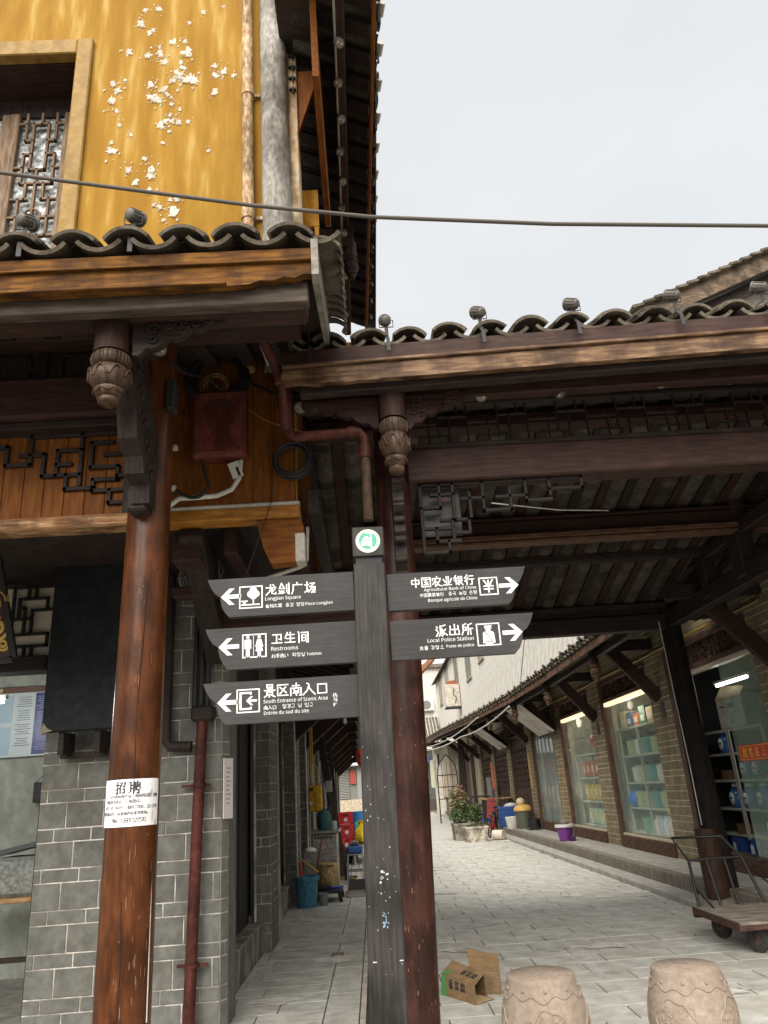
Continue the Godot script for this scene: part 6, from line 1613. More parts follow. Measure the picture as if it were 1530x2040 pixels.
func shape(g: G, pts: Array, x := 0.0, y := 0.0, k := 1.0, lift := 0.0) -> void:
	var l := []
	for p in pts: l.append(Vector2(x + p.x * k, y + p.y * k))
	g.prism(l, Vector3(0, 0, -2.6545 + lift), Vector3.RIGHT, UP, 0.0)

func rect(x0: float, y0: float, x1: float, y1: float) -> Array:
	return [Vector2(x0, y0), Vector2(x1, y0), Vector2(x1, y1), Vector2(x0, y1)]

func sign_post() -> void:
	W.sign = surf("sign_timber0", srgb(52, 52, 52), srgb(60, 59, 59), Vector3(0.6, 8, 8), 0.5, 0.05, false, 0.02, 5, 1)
	var signv := surf("sign_timber1", srgb(46, 44, 43), srgb(60, 57, 55), Vector3(7, 0.4, 7), 0.5, 0.2, false, 0.02, 5, 2)
	W.print = plain("print_white", srgb(204, 204, 200), 0.5)
	var P := thing("signpost", "square dark timber signpost with a round emblem on its cap", "signpost", Vector3(-0.008, 0, -2.69))
	P.rotation.z = -0.0145
	part(P, "post", G.new().lohi(Vector3(-0.057, 0.0, -0.057), Vector3(0.057, 2.28, 0.057), 0.004), signv)
	part(P, "neck", G.new().lohi(Vector3(-0.048, 2.28, -0.048), Vector3(0.048, 2.306, 0.048)), plain("neck_black", srgb(30, 29, 29), 0.7))
	var cap := part(P, "cap", G.new().lohi(Vector3(-0.058, 2.306, -0.058), Vector3(0.058, 2.42, 0.058), 0.004), signv)
	var em := part(cap, "emblem", G.new().prism(_disc(0.045, 40, -0.001, 2.364), Vector3(0, 0, 0.0605), Vector3.RIGHT, UP, 0.0025), plain("emblem_cream", srgb(196, 200, 180), 0.5))
	part(cap, "emblem_field", G.new().prism(_disc(0.033, 36, -0.001, 2.366), Vector3(0, 0, 0.0612), Vector3.RIGHT, UP, 0.0), plain("emblem_green", srgb(66, 150, 128), 0.5))
	var eg := G.new()
	for s in [[-0.018, 2.372, 0.006, 2.376], [-0.021, 2.366, 0.009, 2.3695], [-0.026, 2.345, 0.007, 2.362]]: eg.prism(rect(s[0], s[1], s[2], s[3]), Vector3(0, 0, 0.0618), Vector3.RIGHT, UP, 0.0)
	eg.prism([Vector2(-0.014, 2.376), Vector2(0.002, 2.376), Vector2(-0.002, 2.381), Vector2(-0.010, 2.381)], Vector3(0, 0, 0.0618), Vector3.RIGHT, UP, 0.0)
	eg.prism([Vector2(0.008, 2.338), Vector2(0.014, 2.337), Vector2(0.013, 2.392), Vector2(0.008, 2.395)], Vector3(0, 0, 0.062), Vector3.RIGHT, UP, 0.0)
	eg.prism([Vector2(-0.012, 2.394), Vector2(0.020, 2.390), Vector2(0.014, 2.398), Vector2(-0.006, 2.400)], Vector3(0, 0, 0.0622), Vector3.RIGHT, UP, 0.0)
	part(cap, "emblem_tower", eg, plain("emblem_pale", srgb(226, 220, 204), 0.5))
	var et := G.new()
	for i in 11:
		var a := deg_to_rad(165 - i * 15)
		et.prism(rect(-0.0022, -0.0025, 0.0022, 0.0025), Vector3(-0.001 + cos(a) * 0.039, 2.365 + sin(a) * 0.039, 0.0611), Vector3(sin(a), -cos(a), 0), Vector3(cos(a), sin(a), 0), 0.0)
	et.prism(rect(-0.011, 2.345, -0.005, 2.352), Vector3(0, 0, 0.0624), Vector3.RIGHT, UP, 0.0)
	part(cap, "emblem_letters", et, plain("emblem_dark", srgb(110, 140, 122), 0.5))
	# specks, scuffs and two staples
	var sp := G.new()
	for i in 46:
		var r := rng.randf_range(0.0012, 0.0038)
		sp.prism(_disc(r, 7), Vector3(rng.randf_range(-0.05, 0.05), rng.randf_range(1.1, 1.9), 0.0574), Vector3.RIGHT, UP, 0.0)
	stuff(part(P, "stains", sp, plain("stain_dark", srgb(34, 33, 33), 0.8)))
	var wp := G.new()
	for i in 34:
		var r := rng.randf_range(0.0006, 0.0018)
		wp.prism(_disc(r, 6, 0, 0, rng.randf_range(0.6, 2.5)), Vector3(rng.randf_range(-0.05, 0.05), rng.randf_range(0.9, 1.75), 0.0577), Vector3.RIGHT, UP, 0.0)
	for q in [[-0.036, 1.011], [0.046, 1.012]]: wp.prism(rect(q[0] - 0.006, q[1], q[0] + 0.006, q[1] + 0.003), Vector3(0, 0, 0.0577), Vector3.RIGHT, UP, 0.0)
	for i in 8: wp.prism(_disc(rng.randf_range(0.002, 0.005), 7), Vector3(0.005 + rng.randf_range(-0.015, 0.015), 1.245 + rng.randf_range(-0.025, 0.025), 0.0577), Vector3.RIGHT, UP, 0.0)
	part(P, "paint_speck", wp, plain("speck_pale", srgb(176, 178, 176), 0.8))
	var bp := G.new()
	for i in 16: bp.prism(_disc(rng.randf_range(0.001, 0.0035), 6, 0, 0, 1.6), Vector3(0.005 + rng.randf_range(-0.010, 0.010), 1.125 + rng.randf_range(-0.02, 0.02), 0.0577), Vector3.RIGHT, UP, 0.0)
	part(P, "blue_scuff", bp, plain("scuff_blue", srgb(110, 134, 150), 0.8))
	# --- boards
	var zt := -2.6548
	var B := board("upper left direction board pointing to Longjian Square, with a tree sign", true, -0.563, -0.036, 2.2575, 2.116)
	arrow(B, -0.5142, 2.1906, true)
	var g := G.new()
	frame_icon(g, -0.449, 2.1435, 0.0845, 0.0825)
	for d in [[-0.398, 2.209, 0.0135], [-0.408, 2.196, 0.0125], [-0.388, 2.196, 0.0125], [-0.398, 2.19, 0.014]]: shape(g, _disc(d[2], 16), d[0], d[1], 1.0, 0.0001 * (1 + 40 * (d[2] - 0.012)))
	shape(g, rect(-0.4005, 2.158, -0.3955, 2.18), 0, 0, 1, 0.0003)
	shape(g, rect(-0.442, 2.1545, -0.375, 2.1595), 0, 0, 1, 0.0004)
	shape(g, rect(-0.442, 2.1685, -0.418, 2.173)); shape(g, rect(-0.435, 2.1595, -0.425, 2.1685))
	part(B, "tree_symbol", g, W.print)
	part(B, "lettering", line_of("龙剑广场", -0.3545, 2.1885, zt, 0.040, 0.0475, 0.0047), W.print)
	latin(B, "lettering", "Longjian Square", Vector3(-0.3555, 2.1685, zt), 0.128, 0.0125, W.print)
	part(B, "lettering", line_of("竜剣広場", -0.3552, 2.1415, zt, 0.0135, 0.0152, 0.0014), W.print)
	part(B, "lettering", line_of("용검 광장", -0.283, 2.1415, zt, 0.0135, 0.0152, 0.0014), W.print)
	latin(B, "lettering", "Place Longjian", Vector3(-0.212, 2.1425, zt), 0.098, 0.0105, W.print)

	B = board("middle left direction board pointing to the restrooms", true, -0.568, -0.036, 2.076, 1.930)
	arrow(B, -0.5205, 2.010, true)
	g = G.new()
	frame_icon(g, -0.4378, 1.9665, 0.0855, 0.0840)
	shape(g, _disc(0.006, 14), -0.418, 2.0395); shape(g, _disc(0.006, 14), -0.378, 2.0395)
	shape(g, [Vector2(-0.012, 0.0), Vector2(-0.012, -0.030), Vector2(-0.0085, -0.030), Vector2(-0.0085, -0.006), Vector2(-0.007, -0.006), Vector2(-0.007, -0.062), Vector2(-0.001, -0.062), Vector2(-0.001, -0.030), Vector2(0.001, -0.030), Vector2(0.001, -0.062), Vector2(0.007, -0.062), Vector2(0.007, -0.006), Vector2(0.0085, -0.006), Vector2(0.0085, -0.030), Vector2(0.012, -0.030), Vector2(0.012, 0.0), Vector2(0.009, 0.003), Vector2(-0.009, 0.003)], -0.418, 2.0285)
	shape(g, [Vector2(-0.007, 0.003), Vector2(-0.014, -0.024), Vector2(-0.0115, -0.026), Vector2(-0.0055, -0.010), Vector2(-0.0135, -0.040), Vector2(-0.006, -0.040), Vector2(-0.006, -0.062), Vector2(-0.001, -0.062), Vector2(-0.001, -0.040), Vector2(0.001, -0.040), Vector2(0.001, -0.062), Vector2(0.006, -0.062), Vector2(0.006, -0.040), Vector2(0.0135, -0.040), Vector2(0.0055, -0.010), Vector2(0.0115, -0.026), Vector2(0.014, -0.024), Vector2(0.007, 0.003)], -0.378, 2.0285)
	shape(g, rect(-0.3990, 1.974, -0.3972, 2.044))
	part(B, "restroom_symbol", g, W.print)
	part(B, "lettering", line_of("卫生间", -0.3355, 2.0105, zt, 0.040, 0.0462, 0.0047), W.print)
	latin(B, "lettering", "Restrooms", Vector3(-0.3360, 1.9865, zt), 0.094, 0.0135, W.print)
	part(B, "lettering", line_of("お手洗い", -0.3354, 1.9615, zt, 0.0135, 0.0152, 0.0017), W.print)
	part(B, "lettering", line_of("화장실", -0.262, 1.9615, zt, 0.0135, 0.0152, 0.0014), W.print)
	latin(B, "lettering", "Toilettes", Vector3(-0.213, 1.9625, zt), 0.053, 0.0105, W.print)

	B = board("lowest left direction board pointing to the south entrance, with a white scrape", true, -0.5725, -0.034, 1.8865, 1.745)
	arrow(B, -0.5229, 1.8185, true)
	g = G.new()
	frame_icon(g, -0.457, 1.780, 0.080, 0.080)
	shape(g, [Vector2(-0.447, 1.790), Vector2(-0.405, 1.790), Vector2(-0.405, 1.800), Vector2(-0.411, 1.800), Vector2(-0.411, 1.7965), Vector2(-0.4395, 1.7965), Vector2(-0.4395, 1.8435), Vector2(-0.411, 1.8435), Vector2(-0.411, 1.840), Vector2(-0.405, 1.840), Vector2(-0.405, 1.850), Vector2(-0.447, 1.850)])
	shape(g, [Vector2(-0.4245, 1.820), Vector2(-0.409, 1.835), Vector2(-0.3995, 1.835), Vector2(-0.411, 1.8238), Vector2(-0.387, 1.8238), Vector2(-0.387, 1.8162), Vector2(-0.411, 1.8162), Vector2(-0.3995, 1.805), Vector2(-0.409, 1.805)])
	part(B, "entrance_symbol", g, W.print)
	part(B, "lettering", line_of("景区南入口", -0.3636, 1.8285, zt, 0.041, 0.0452, 0.0047), W.print)
	latin(B, "lettering", "South Entrance of Scenic Area", Vector3(-0.3645, 1.8075, zt), 0.220, 0.0125, W.print)
	part(B, "lettering", line_of("南入口", -0.3640, 1.7865, zt, 0.0135, 0.0150, 0.0017), W.print)
	part(B, "lettering", line_of("절경구 남 입구", -0.300, 1.7875, zt, 0.0135, 0.0150, 0.0014), W.print)
	latin(B, "lettering", "Entrée du sud du site", Vector3(-0.3635, 1.7690, zt), 0.153, 0.0120, W.print)
	g = G.new()
	for i in 14: g.prism(_disc(rng.randf_range(0.001, 0.0035), 6, 0, 0, 2.2), Vector3(-0.118 + rng.randf_range(-0.006, 0.006), 1.826 - i * 0.0028, zt), Vector3.RIGHT, UP, 0.0)
	part(B, "scrape", g, plain("speck_pale", srgb(176, 178, 176), 0.8))

	B = board("upper right direction board pointing to the Agricultural Bank of China", false, 0.086, 0.596, 2.2395, 2.104)
	arrow(B, 0.5631, 2.1722, false)
	g = G.new()
	frame_icon(g, 0.4186, 2.1400, 0.0695, 0.0665)
	shape(g, [Vector2(0, 0), Vector2(0.006, 0), Vector2(0.006, 0.048), Vector2(0, 0.048)], 0.4504, 2.149, 1.0, 0.0002)
	shape(g, [Vector2(0, 0), Vector2(0.007, 0), Vector2(0.020, -0.022), Vector2(0.013, -0.022)], 0.4335, 2.1975, 1.0, 0.0003)
	shape(g, [Vector2(0, 0), Vector2(-0.007, 0), Vector2(-0.020, -0.022), Vector2(-0.013, -0.022)], 0.4733, 2.1975, 1.0, 0.0004)
	shape(g, rect(0.435, 2.171, 0.472, 2.1762), 0, 0, 1, 0.0005); shape(g, rect(0.435, 2.160, 0.472, 2.1652), 0, 0, 1, 0.0005)
	part(B, "currency_symbol", g, W.print)
	part(B, "lettering", line_of("中国农业银行", 0.4026, 2.1845, zt, 0.0355, 0.0392, 0.0044, true), W.print)
	latin(B, "lettering", "Agricultural Bank of China", Vector3(0.4078, 2.1665, zt), 0.190, 0.0115, W.print, true)
	part(B, "lettering", line_of("中国農業銀行".replace("銀", "银"), 0.2010, 2.1470, zt, 0.0132, 0.0148, 0.0014), W.print)
	part(B, "lettering", line_of("중국 농업 은행", 0.4089, 2.1470, zt, 0.0132, 0.0148, 0.0014, true), W.print)
	latin(B, "lettering", "Banque agricole de Chine", Vector3(0.4080, 2.1270, zt), 0.178, 0.0115, W.print, true)

	B = board("lower right direction board pointing to the Local Police Station", false, 0.086, 0.602, 2.0665, 1.927)
	arrow(B, 0.5564, 2.000, false)
	g = G.new()
	frame_icon(g, 0.3918, 1.9575, 0.084, 0.0805)
	shape(g, _disc(0.009, 16), 0.434, 2.014)
	shape(g, [Vector2(-0.013, 0), Vector2(0.013, 0), Vector2(0.011, 0.006), Vector2(0.015, 0.011), Vector2(-0.015, 0.011), Vector2(-0.011, 0.006)], 0.434, 2.0185, 1.0, 0.0002)
	shape(g, [Vector2(-0.022, -0.035), Vector2(-0.020, 0.0), Vector2(-0.014, 0.006), Vector2(0.014, 0.006), Vector2(0.020, 0.0), Vector2(0.022, -0.035), Vector2(0.012, -0.036), Vector2(0.012, -0.040), Vector2(-0.012, -0.040), Vector2(-0.012, -0.036)], 0.434, 2.0025, 1.0, 0.0001)
	part(B, "officer_symbol", g, W.print)
	g = G.new()
	shape(g, [Vector2(-0.013, 0.006), Vector2(-0.010, 0.006), Vector2(0.013, -0.026), Vector2(0.013, -0.030)], 0.434, 2.0015, 1.0, 0.0004)
	shape(g, rect(-0.013, -0.031, 0.013, -0.029), 0.434, 2.0015, 1.0, 0.0005)
	part(B, "officer_sash", g, plain("stain_dark", srgb(34, 33, 33), 0.8))
	part(B, "lettering", line_of("派出所", 0.3790, 2.0020, zt, 0.0385, 0.0458, 0.0047, true), W.print)
	latin(B, "lettering", "Local Police Station", Vector3(0.3795, 1.9815, zt), 0.164, 0.0130, W.print, true)
	part(B, "lettering", line_of("交番", 0.1858, 1.9565, zt, 0.0135, 0.0165, 0.0015), W.print)
	part(B, "lettering", line_of("경찰소", 0.225, 1.9565, zt, 0.0135, 0.0165, 0.0014), W.print)
	latin(B, "lettering", "Poste de police", Vector3(0.3787, 1.9590, zt), 0.098, 0.0105, W.print, true)

# ---------------------------------------------------------------- spot lamps on the eaves and beams
func spot(label: String, at: Vector3, aim: Vector3, group: String, clamp := true) -> void:
	var o := thing("spot_lamp", label, "spotlight", at, 0.0, group)
	var y := aim.normalized()
	var x := y.cross(Vector3(0.1, 0.2, 1)).normalized()
	var bs := Basis(x, y, x.cross(y))
	var grey := plain("lamp_grey", srgb(94, 89, 82), 0.6, 0.3)
	o.scale = Vector3.ONE * (0.7 if group.begins_with("small") else 0.74)
	var head := part(o, "head", G.new().lathe([Vector2(0, -0.055), Vector2(0.030, -0.055), Vector2(0.040, -0.045), Vector2(0.045, 0.0), Vector2(0.050, 0.05), Vector2(0.056, 0.052), Vector2(0.056, 0.068), Vector2(0.048, 0.070), Vector2(0, 0.062)], Vector3.ZERO, 18, bs), grey)
	part(head, "lens", G.new().lathe([Vector2(0.047, 0.0705), Vector2(0, 0.0715)], Vector3.ZERO, 16, bs), plain("lamp_lens", srgb(120, 116, 106), 0.3))
	var fin := G.new()
	for i in 12:
		var a := TAU * i / 12.0
		fin.bar(bs * Vector3(cos(a) * 0.045, -0.04, sin(a) * 0.045), bs * Vector3(cos(a) * 0.052, 0.045, sin(a) * 0.052), 0.004, 0.006, bs * Vector3(cos(a), 0, sin(a)))
	part(head, "fin", fin, grey)
	for s in [-1, 1]: part(head, "led", G.new().ball(bs * Vector3(0.02 * s, 0.073, 0.01 * s), Vector3(0.012, 0.012, 0.012), 8, 6), plain("led_pale", srgb(200, 192, 160), 0.2))
	if clamp:
		part(o, "yoke", G.new().tube([Vector3(-0.06, 0, 0), Vector3(-0.06, -0.07, 0.0), Vector3(0.06, -0.07, 0), Vector3(0.06, 0, 0)], 0.005, 6), W.iron)
		part(o, "clamp", G.new().lohi(Vector3(-0.016, -0.16, -0.004), Vector3(0.016, -0.05, 0.004)).bar(Vector3(0, -0.155, 0), Vector3(0.005, -0.235, 0.055), 0.03, 0.006, Vector3(0, 0, 1)).lohi(Vector3(-0.011, -0.34, 0.046), Vector3(0.021, -0.225, 0.058)), W.iron)
	else:
		part(o, "yoke", G.new().tube([Vector3(0, 0, -0.05), Vector3(0, 0.04, -0.09), Vector3(0, 0.09, -0.10)], 0.008, 6), W.iron)

func eave_lamps() -> void:
	spot("grey spot lamp clamped on the left pent roof, nearest the window", Vector3(-1.585, 4.29, -3.05), Vector3(0.5, 0.25, -0.9), "spot lamps clamped on the tiled eaves")
	spot("grey spot lamp clamped on the left pent roof below the flaking wall", Vector3(-1.05, 4.29, -3.05), Vector3(0.45, 0.3, -0.9), "spot lamps clamped on the tiled eaves")
	var xs := [-0.26, 0.24, 0.845, 1.45, 2.10, 2.66]
	var names := ["first spot lamp on the gateway eave, beside the red pipe", "second spot lamp on the gateway eave, above the hanging post", "third spot lamp on the gateway eave, right of the hanging post", "fourth spot lamp on the gateway eave, before the pale sky", "fifth spot lamp on the gateway eave, before the far roof corner", "sixth spot lamp on the gateway eave, at the right edge"]
	for i in 6:
		spot(names[i], Vector3(xs[i], 4.345 + i * 0.008, -4.17 + i * 0.03), Vector3([0.1, -0.1, -0.5, -0.7, -0.8, -0.8][i], 0.5, -0.7), "spot lamps clamped on the tiled eaves")
	var ys := [[-0.35, 3.945, "first lamp under the gateway eave, left of the hanging post", 0.1], [0.86, 3.965, "second lamp under the gateway eave, next to the carved bracket", 0.0], [1.43, 3.97, "third lamp under the gateway eave, tilted sideways", 0.9], [2.09, 3.995, "fourth lamp under the gateway eave, facing the viewer", 0.0], [2.61, 4.01, "fifth lamp under the gateway eave, at the far right", 0.9]]
	for a in ys: spot(a[2], Vector3(a[0], a[1], -4.50), Vector3(-a[3], -0.55, 1.0 - a[3] * 0.6), "lamps hung under the gateway eave", false)
	spot("lamp fixed at the head of the left column under the carved bracket", Vector3(-1.10, 4.0, -3.78), Vector3(0.1, -0.8, 0.6), "", false)
	# string of lamps under the main roof
	var cord := G.new()
	var pts := []
	for i in 24: pts.append(Vector3(0.045 - i * 0.004, 7.15 - 0.012 * (i % 2), -2.6 - i * 0.25))
	cord.tube(pts, 0.009, 6)
	solo("lamp_cord", cord, plain("cord_grey", srgb(150, 146, 140), 0.6), "pale conduit running under the yellow house's main eave", "conduit")
	for i in 12:
		spot("%s small lamp from the front on the conduit under the main eave" % ORD[i], Vector3(0.04 - i * 0.008, 7.08, -4.3 - i * 0.36), Vector3(0.3 - 0.5 * (i % 2), -1.0, 0.5), "small lamps along the conduit under the main eave", false)
	# lamps clipped along the outer edges
	for i in 14:
		var z := -3.9 - i * 0.34
		clip("%s clip lamp from the front on the outer edge of the main roof" % ORD[i], Vector3(0.385 - 0.0238 * (-z - 4.06), 7.29, z), "clip lamps along the main roof edge")
	for i in 26:
		var z := -9.6 - i * 0.62 * (1.0 + i * 0.015)
		var e := eave_at(z)
		clip("clip lamp %s from the near end on the tiled eave of the right row" % (["twenty first", "twenty second", "twenty third", "twenty fourth", "twenty fifth", "twenty sixth"][i - 20] if i >= 20 else ORD[i]), Vector3(e.x - 0.08, e.y + 0.24, z), "clip lamps along the tiled eave of the right row")

func clip(label: String, at: Vector3, group: String) -> void:
	var o := thing("clip_lamp", label, "lamp", at, 0.0, group)
	part(o, "lamp", G.new().tube([Vector3(0.0, 0.02, -0.03), Vector3(0.02, 0.05, 0.06)], 0.032, 10), plain("clip_grey", srgb(150, 144, 132), 0.5, 0.2))
	part(o, "clamp", G.new().lohi(Vector3(-0.012, -0.10, -0.012), Vector3(0.004, 0.03, 0.012)), W.iron)

func coil(called: String, label: String, c: Vector3, r: float, turns: int, thick: float, m: Material, wob := 0.03, sd := 1) -> void:
	var g := G.new()
	var rr := RandomNumberGenerator.new(); rr.seed = sd
	var pts := []
	var rad := r; var off := Vector3.ZERO
	for i in turns * 18 + 1:
		if i % 18 == 0:
			rad = r * (1.0 + rr.randf_range(-wob * 3.0, wob * 3.0)); off = Vector3(rr.randf_range(-wob, wob) * r * 2.0, rr.randf_range(-wob, wob) * r * 2.0, rr.randf_range(-0.02, 0.03))
		var a := TAU * i / 18.0
		pts.append(c + off + Vector3(cos(a) * rad, sin(a) * rad, 0.02 * sin(i * 0.37)))
	g.tube(pts, thick, 6)
	solo(called, g, m, label, "cable coil")

func wire(label: String, pts: Array, r: float, m: Material, sag := 0.0) -> void:
	var out := []
	for i in pts.size() - 1:
		for k in 8:
			var t := k / 8.0
			out.append(pts[i].lerp(pts[i + 1], t) - UP * sag * 4.0 * t * (1.0 - t))
	out.append(pts[-1])
	solo("wire", G.new().tube(out, r, 6), m, label, "wire")

func wall_clutter() -> void:
	# overhead cable
	var oc := plain("old_cable", srgb(78, 72, 65), 0.8)
	wire("thick overhead cable crossing in front of the yellow house and the sky", [Vector3(-6.5, 5.2, -2.6), Vector3(-2.6, 4.38, -2.6), Vector3(-1.49, 4.15, -2.6), Vector3(-0.39, 3.91, -2.6), Vector3(0.12, 3.82, -2.6), Vector3(0.9, 3.74, -2.6), Vector3(1.83, 3.68, -2.6), Vector3(3.2, 3.66, -2.6), Vector3(7.0, 3.9, -2.6)], 0.0085, oc)
	# red box on the plank wall
	var bx := thing("red_metal_box", "dark red metal service box on the orange plank wall", "box", Vector3(-0.93, 3.69, -4.75))
	var red := surf("box_red", srgb(104, 52, 46), srgb(122, 68, 60), Vector3(4, 1.5, 4), 0.5, 0.08, true, 0.02, 5, 2)
	part(bx, "case", G.new().lohi(Vector3(-0.185, 0.0, -0.03), Vector3(0.185, 0.51, 0.10), 0.02), red)
	part(bx, "door", G.new().lohi(Vector3(-0.165, 0.02, 0.10), Vector3(0.165, 0.485, 0.115), 0.012), red)
	part(bx, "peeled_patch", G.new().prism([Vector2(-0.11, 0.36), Vector2(0.08, 0.35), Vector2(0.10, 0.39), Vector2(0.04, 0.43), Vector2(-0.06, 0.425)], Vector3(0, 0, 0.1155), Vector3.RIGHT, UP, 0.0), plain("peel_dark", srgb(62, 26, 26), 0.7))
	coil("cable_coil", "large black cable coil hung on the plank wall above the red box", Vector3(-0.96, 4.33, -4.72), 0.20, 9, 0.011, W.cable, 0.05, 3)
	coil("cable_coil", "small pale wire coil just above the red box", Vector3(-0.97, 4.24, -4.70), 0.085, 4, 0.004, plain("wire_copper", srgb(140, 106, 70), 0.5), 0.08, 4)
	coil("cable_coil", "black cable coil at the corner of the plank wall behind the drainpipe", Vector3(-0.44, 3.66, -4.72), 0.12, 8, 0.009, W.cable, 0.05, 5)
	coil("cable_coil", "grey wire coil hanging beside the upper left sign board", Vector3(-1.24, 3.13, -5.6), 0.155, 5, 0.005, plain("wire_grey", srgb(120, 122, 122), 0.5), 0.03, 6)
	wire("black cable sloping from the column head to the red box", [Vector3(-1.08, 3.98, -3.9), Vector3(-1.0, 4.3, -4.6), Vector3(-0.86, 4.22, -4.7)], 0.010, W.cable, 0.05)
	wire("black cable bundle from the coil to the gateway roof", [Vector3(-0.78, 4.34, -4.7), Vector3(-0.6, 4.18, -4.65), Vector3(-0.45, 4.06, -4.5), Vector3(0.3, 3.96, -4.6)], 0.013, W.cable, 0.02)
	wire("thin wire hanging down the plank wall", [Vector3(-0.55, 4.75, -4.74), Vector3(-0.56, 4.2, -4.74), Vector3(-0.58, 3.4, -4.74), Vector3(-0.85, 2.65, -4.8)], 0.003, W.cable, 0.01)
	wire("thin brown wire from the red box to the gateway", [Vector3(-0.74, 4.06, -4.68), Vector3(-0.45, 3.86, -4.6), Vector3(-0.1, 3.78, -4.6)], 0.0035, plain("wire_copper", srgb(140, 106, 70), 0.5), 0.03)
	wire("black wire looping below the red box", [Vector3(-1.05, 3.69, -4.7), Vector3(-1.0, 3.5, -4.7), Vector3(-1.08, 3.42, -4.7), Vector3(-1.22, 3.48, -4.7)], 0.012, W.cable, 0.02)
	wire("thin wire slanting across the plank wall", [Vector3(-0.8, 4.86, -4.74), Vector3(-0.56, 4.28, -4.74), Vector3(-0.5, 4.1, -4.72)], 0.004, W.cable)
	var con := thing("white_conduit", "white conduit curving under the red box to the column", "conduit", Vector3(-1.0, 3.45, -4.72), 0.0, "", true)
	part(con, "pipe", G.new().tube([Vector3(-1.27, 3.36, -4.70), Vector3(-1.20, 3.42, -4.71), Vector3(-1.08, 3.425, -4.72), Vector3(-0.95, 3.43, -4.72), Vector3(-0.85, 3.47, -4.72), Vector3(-0.80, 3.55, -4.72), Vector3(-0.79, 3.68, -4.72)], 0.017, 10), W.white_pvc)
	part(con, "riser", G.new().tube([Vector3(-1.275, 3.36, -4.7), Vector3(-1.275, 3.9, -4.70)], 0.016, 10), W.white_pvc)
	for y in [3.48, 3.78]: part(con, "clip", G.new().lohi(Vector3(-1.30, y, -4.73), Vector3(-1.22, y + 0.03, -4.68), 0.004), W.white_pvc)
	var tg := thing("paper_tag", "white paper tag hanging under the red box", "tag", Vector3(-0.82, 3.60, -4.69))
	part(tg, "card", G.new().box(Vector3.ZERO, Vector3(0.075, 0.12, 0.002), Basis(Vector3(0, 0, 1), 0.35)), plain("tag_white", srgb(200, 198, 192), 0.7))
	part(tg, "print", G.new().box(Vector3(0.018, -0.012, 0.002), Vector3(0.018, 0.07, 0.001), Basis(Vector3(0, 0, 1), 0.35)), plain("ink", srgb(40, 38, 38), 0.8))
	var jb := thing("junction_box", "pale grey junction box under the pent roof's end", "junction box", Vector3(-0.615, 4.68, -4.72))
	part(jb, "case", G.new().lohi(Vector3(-0.05, 0, 0), Vector3(0.06, 0.10, 0.06), 0.006), plain("jb_grey", srgb(140, 142, 138), 0.5))
	part(jb, "lid", G.new().lohi(Vector3(0.065, -0.02, 0), Vector3(0.11, 0.10, 0.07), 0.004), plain("jb_grey", srgb(140, 142, 138), 0.5))
	var lp := thing("white_pipe", "white L-shaped plastic pipe below the plank wall", "pipe", Vector3(-0.5, 2.8, -5.2), 0.0, "", true)
	part(lp, "pipe", G.new().tube([Vector3(-0.37, 3.27, -5.0), Vector3(-0.385, 3.05, -5.05), Vector3(-0.40, 3.02, -5.08), Vector3(-0.44, 3.01, -5.1), Vector3(-0.8, 2.97, -5.3), Vector3(-1.15, 2.95, -5.6)], 0.014, 10), W.white_pvc)
	# bracket lamp hook and rod near the drainpipe
	solo("bent_rod", G.new().tube([Vector3(-0.50, 4.32, -4.2), Vector3(-0.58, 4.25, -4.2), Vector3(-0.53, 4.10, -4.2)], 0.006, 6), plain("rod_pale", srgb(190, 186, 176), 0.5), "thin bent pale rod beside the red drainpipe", "rod")
	# column poster
	var po := thing("paper_poster", "white printed recruitment notice wrapped round the left column", "poster", Vector3(-1.197, 1.525, -4.0))
	var wrap := func(p: Vector2, lift: float) -> Vector3:
		var a := p.x / 0.128
		var r := 0.1275 + lift
		return Vector3(sin(a) * r, p.y, cos(a) * r)
	var g := G.new()
	for i in 20:
		var a0 := lerpf(-1.75, 1.45, i / 20.0) * 0.128; var a1 := lerpf(-1.75, 1.45, (i + 1) / 20.0) * 0.128
		var A: Vector3 = wrap.call(Vector2(a0, -0.105), 0.0); var B: Vector3 = wrap.call(Vector2(a1, -0.105), 0.0)
		var C: Vector3 = wrap.call(Vector2(a1, 0.108), 0.0); var D: Vector3 = wrap.call(Vector2(a0, 0.108), 0.0)
		var nA := Vector3(A.x, 0, A.z).normalized(); var nB := Vector3(B.x, 0, B.z).normalized()
		g.t3(A, B, C, nA, nB, nB); g.t3(A, C, D, nA, nB, nA)
	part(po, "sheet", g, plain("poster_white", srgb(226, 226, 224), 0.8))
	var rows := [["招聘", -0.054, 0.044, 0.052, 0.068, 0.008, 0.0], ["门沃马和尚特产店（帅府斜对面）招聘", -0.10, 0.024, 0.0155, 0.0158, 0.0020, 0.0], ["销售营员两名，工资面议。", -0.115, 0.000, 0.0155, 0.0162, 0.0020, 0.0], ["春节（初一至初七）临时工数名，20-50岁", -0.125, -0.026, 0.0155, 0.0150, 0.0020, 0.0], ["有经验者优先，有意者欢迎来电咨询。", -0.15, -0.053, 0.0155, 0.0158, 0.0020, 0.0], ["电话：13881121570", -0.07, -0.085, 0.0190, 0.0150, 0.0027, 0.0]]
	for r in rows:
		var lg := G.new()
		var x: float = r[1]
		for ch in r[0]:
			if GL.has(ch): glyph(lg, GL[ch], Vector3(x + 0.004, r[2], 0), Vector3.RIGHT, UP, r[3], r[5], wrap)
			x += r[4] * (0.72 if ch in "0123456789-" else 1.0)
		part(po, "lettering", lg, plain("poster_ink", srgb(58, 56, 60), 0.8))
	# black board in front of the bricks
	var bb := thing("black_board", "large plain black board hung above the brick pier behind the left column", "board", Vector3(-2.20, 2.07, -5.9))
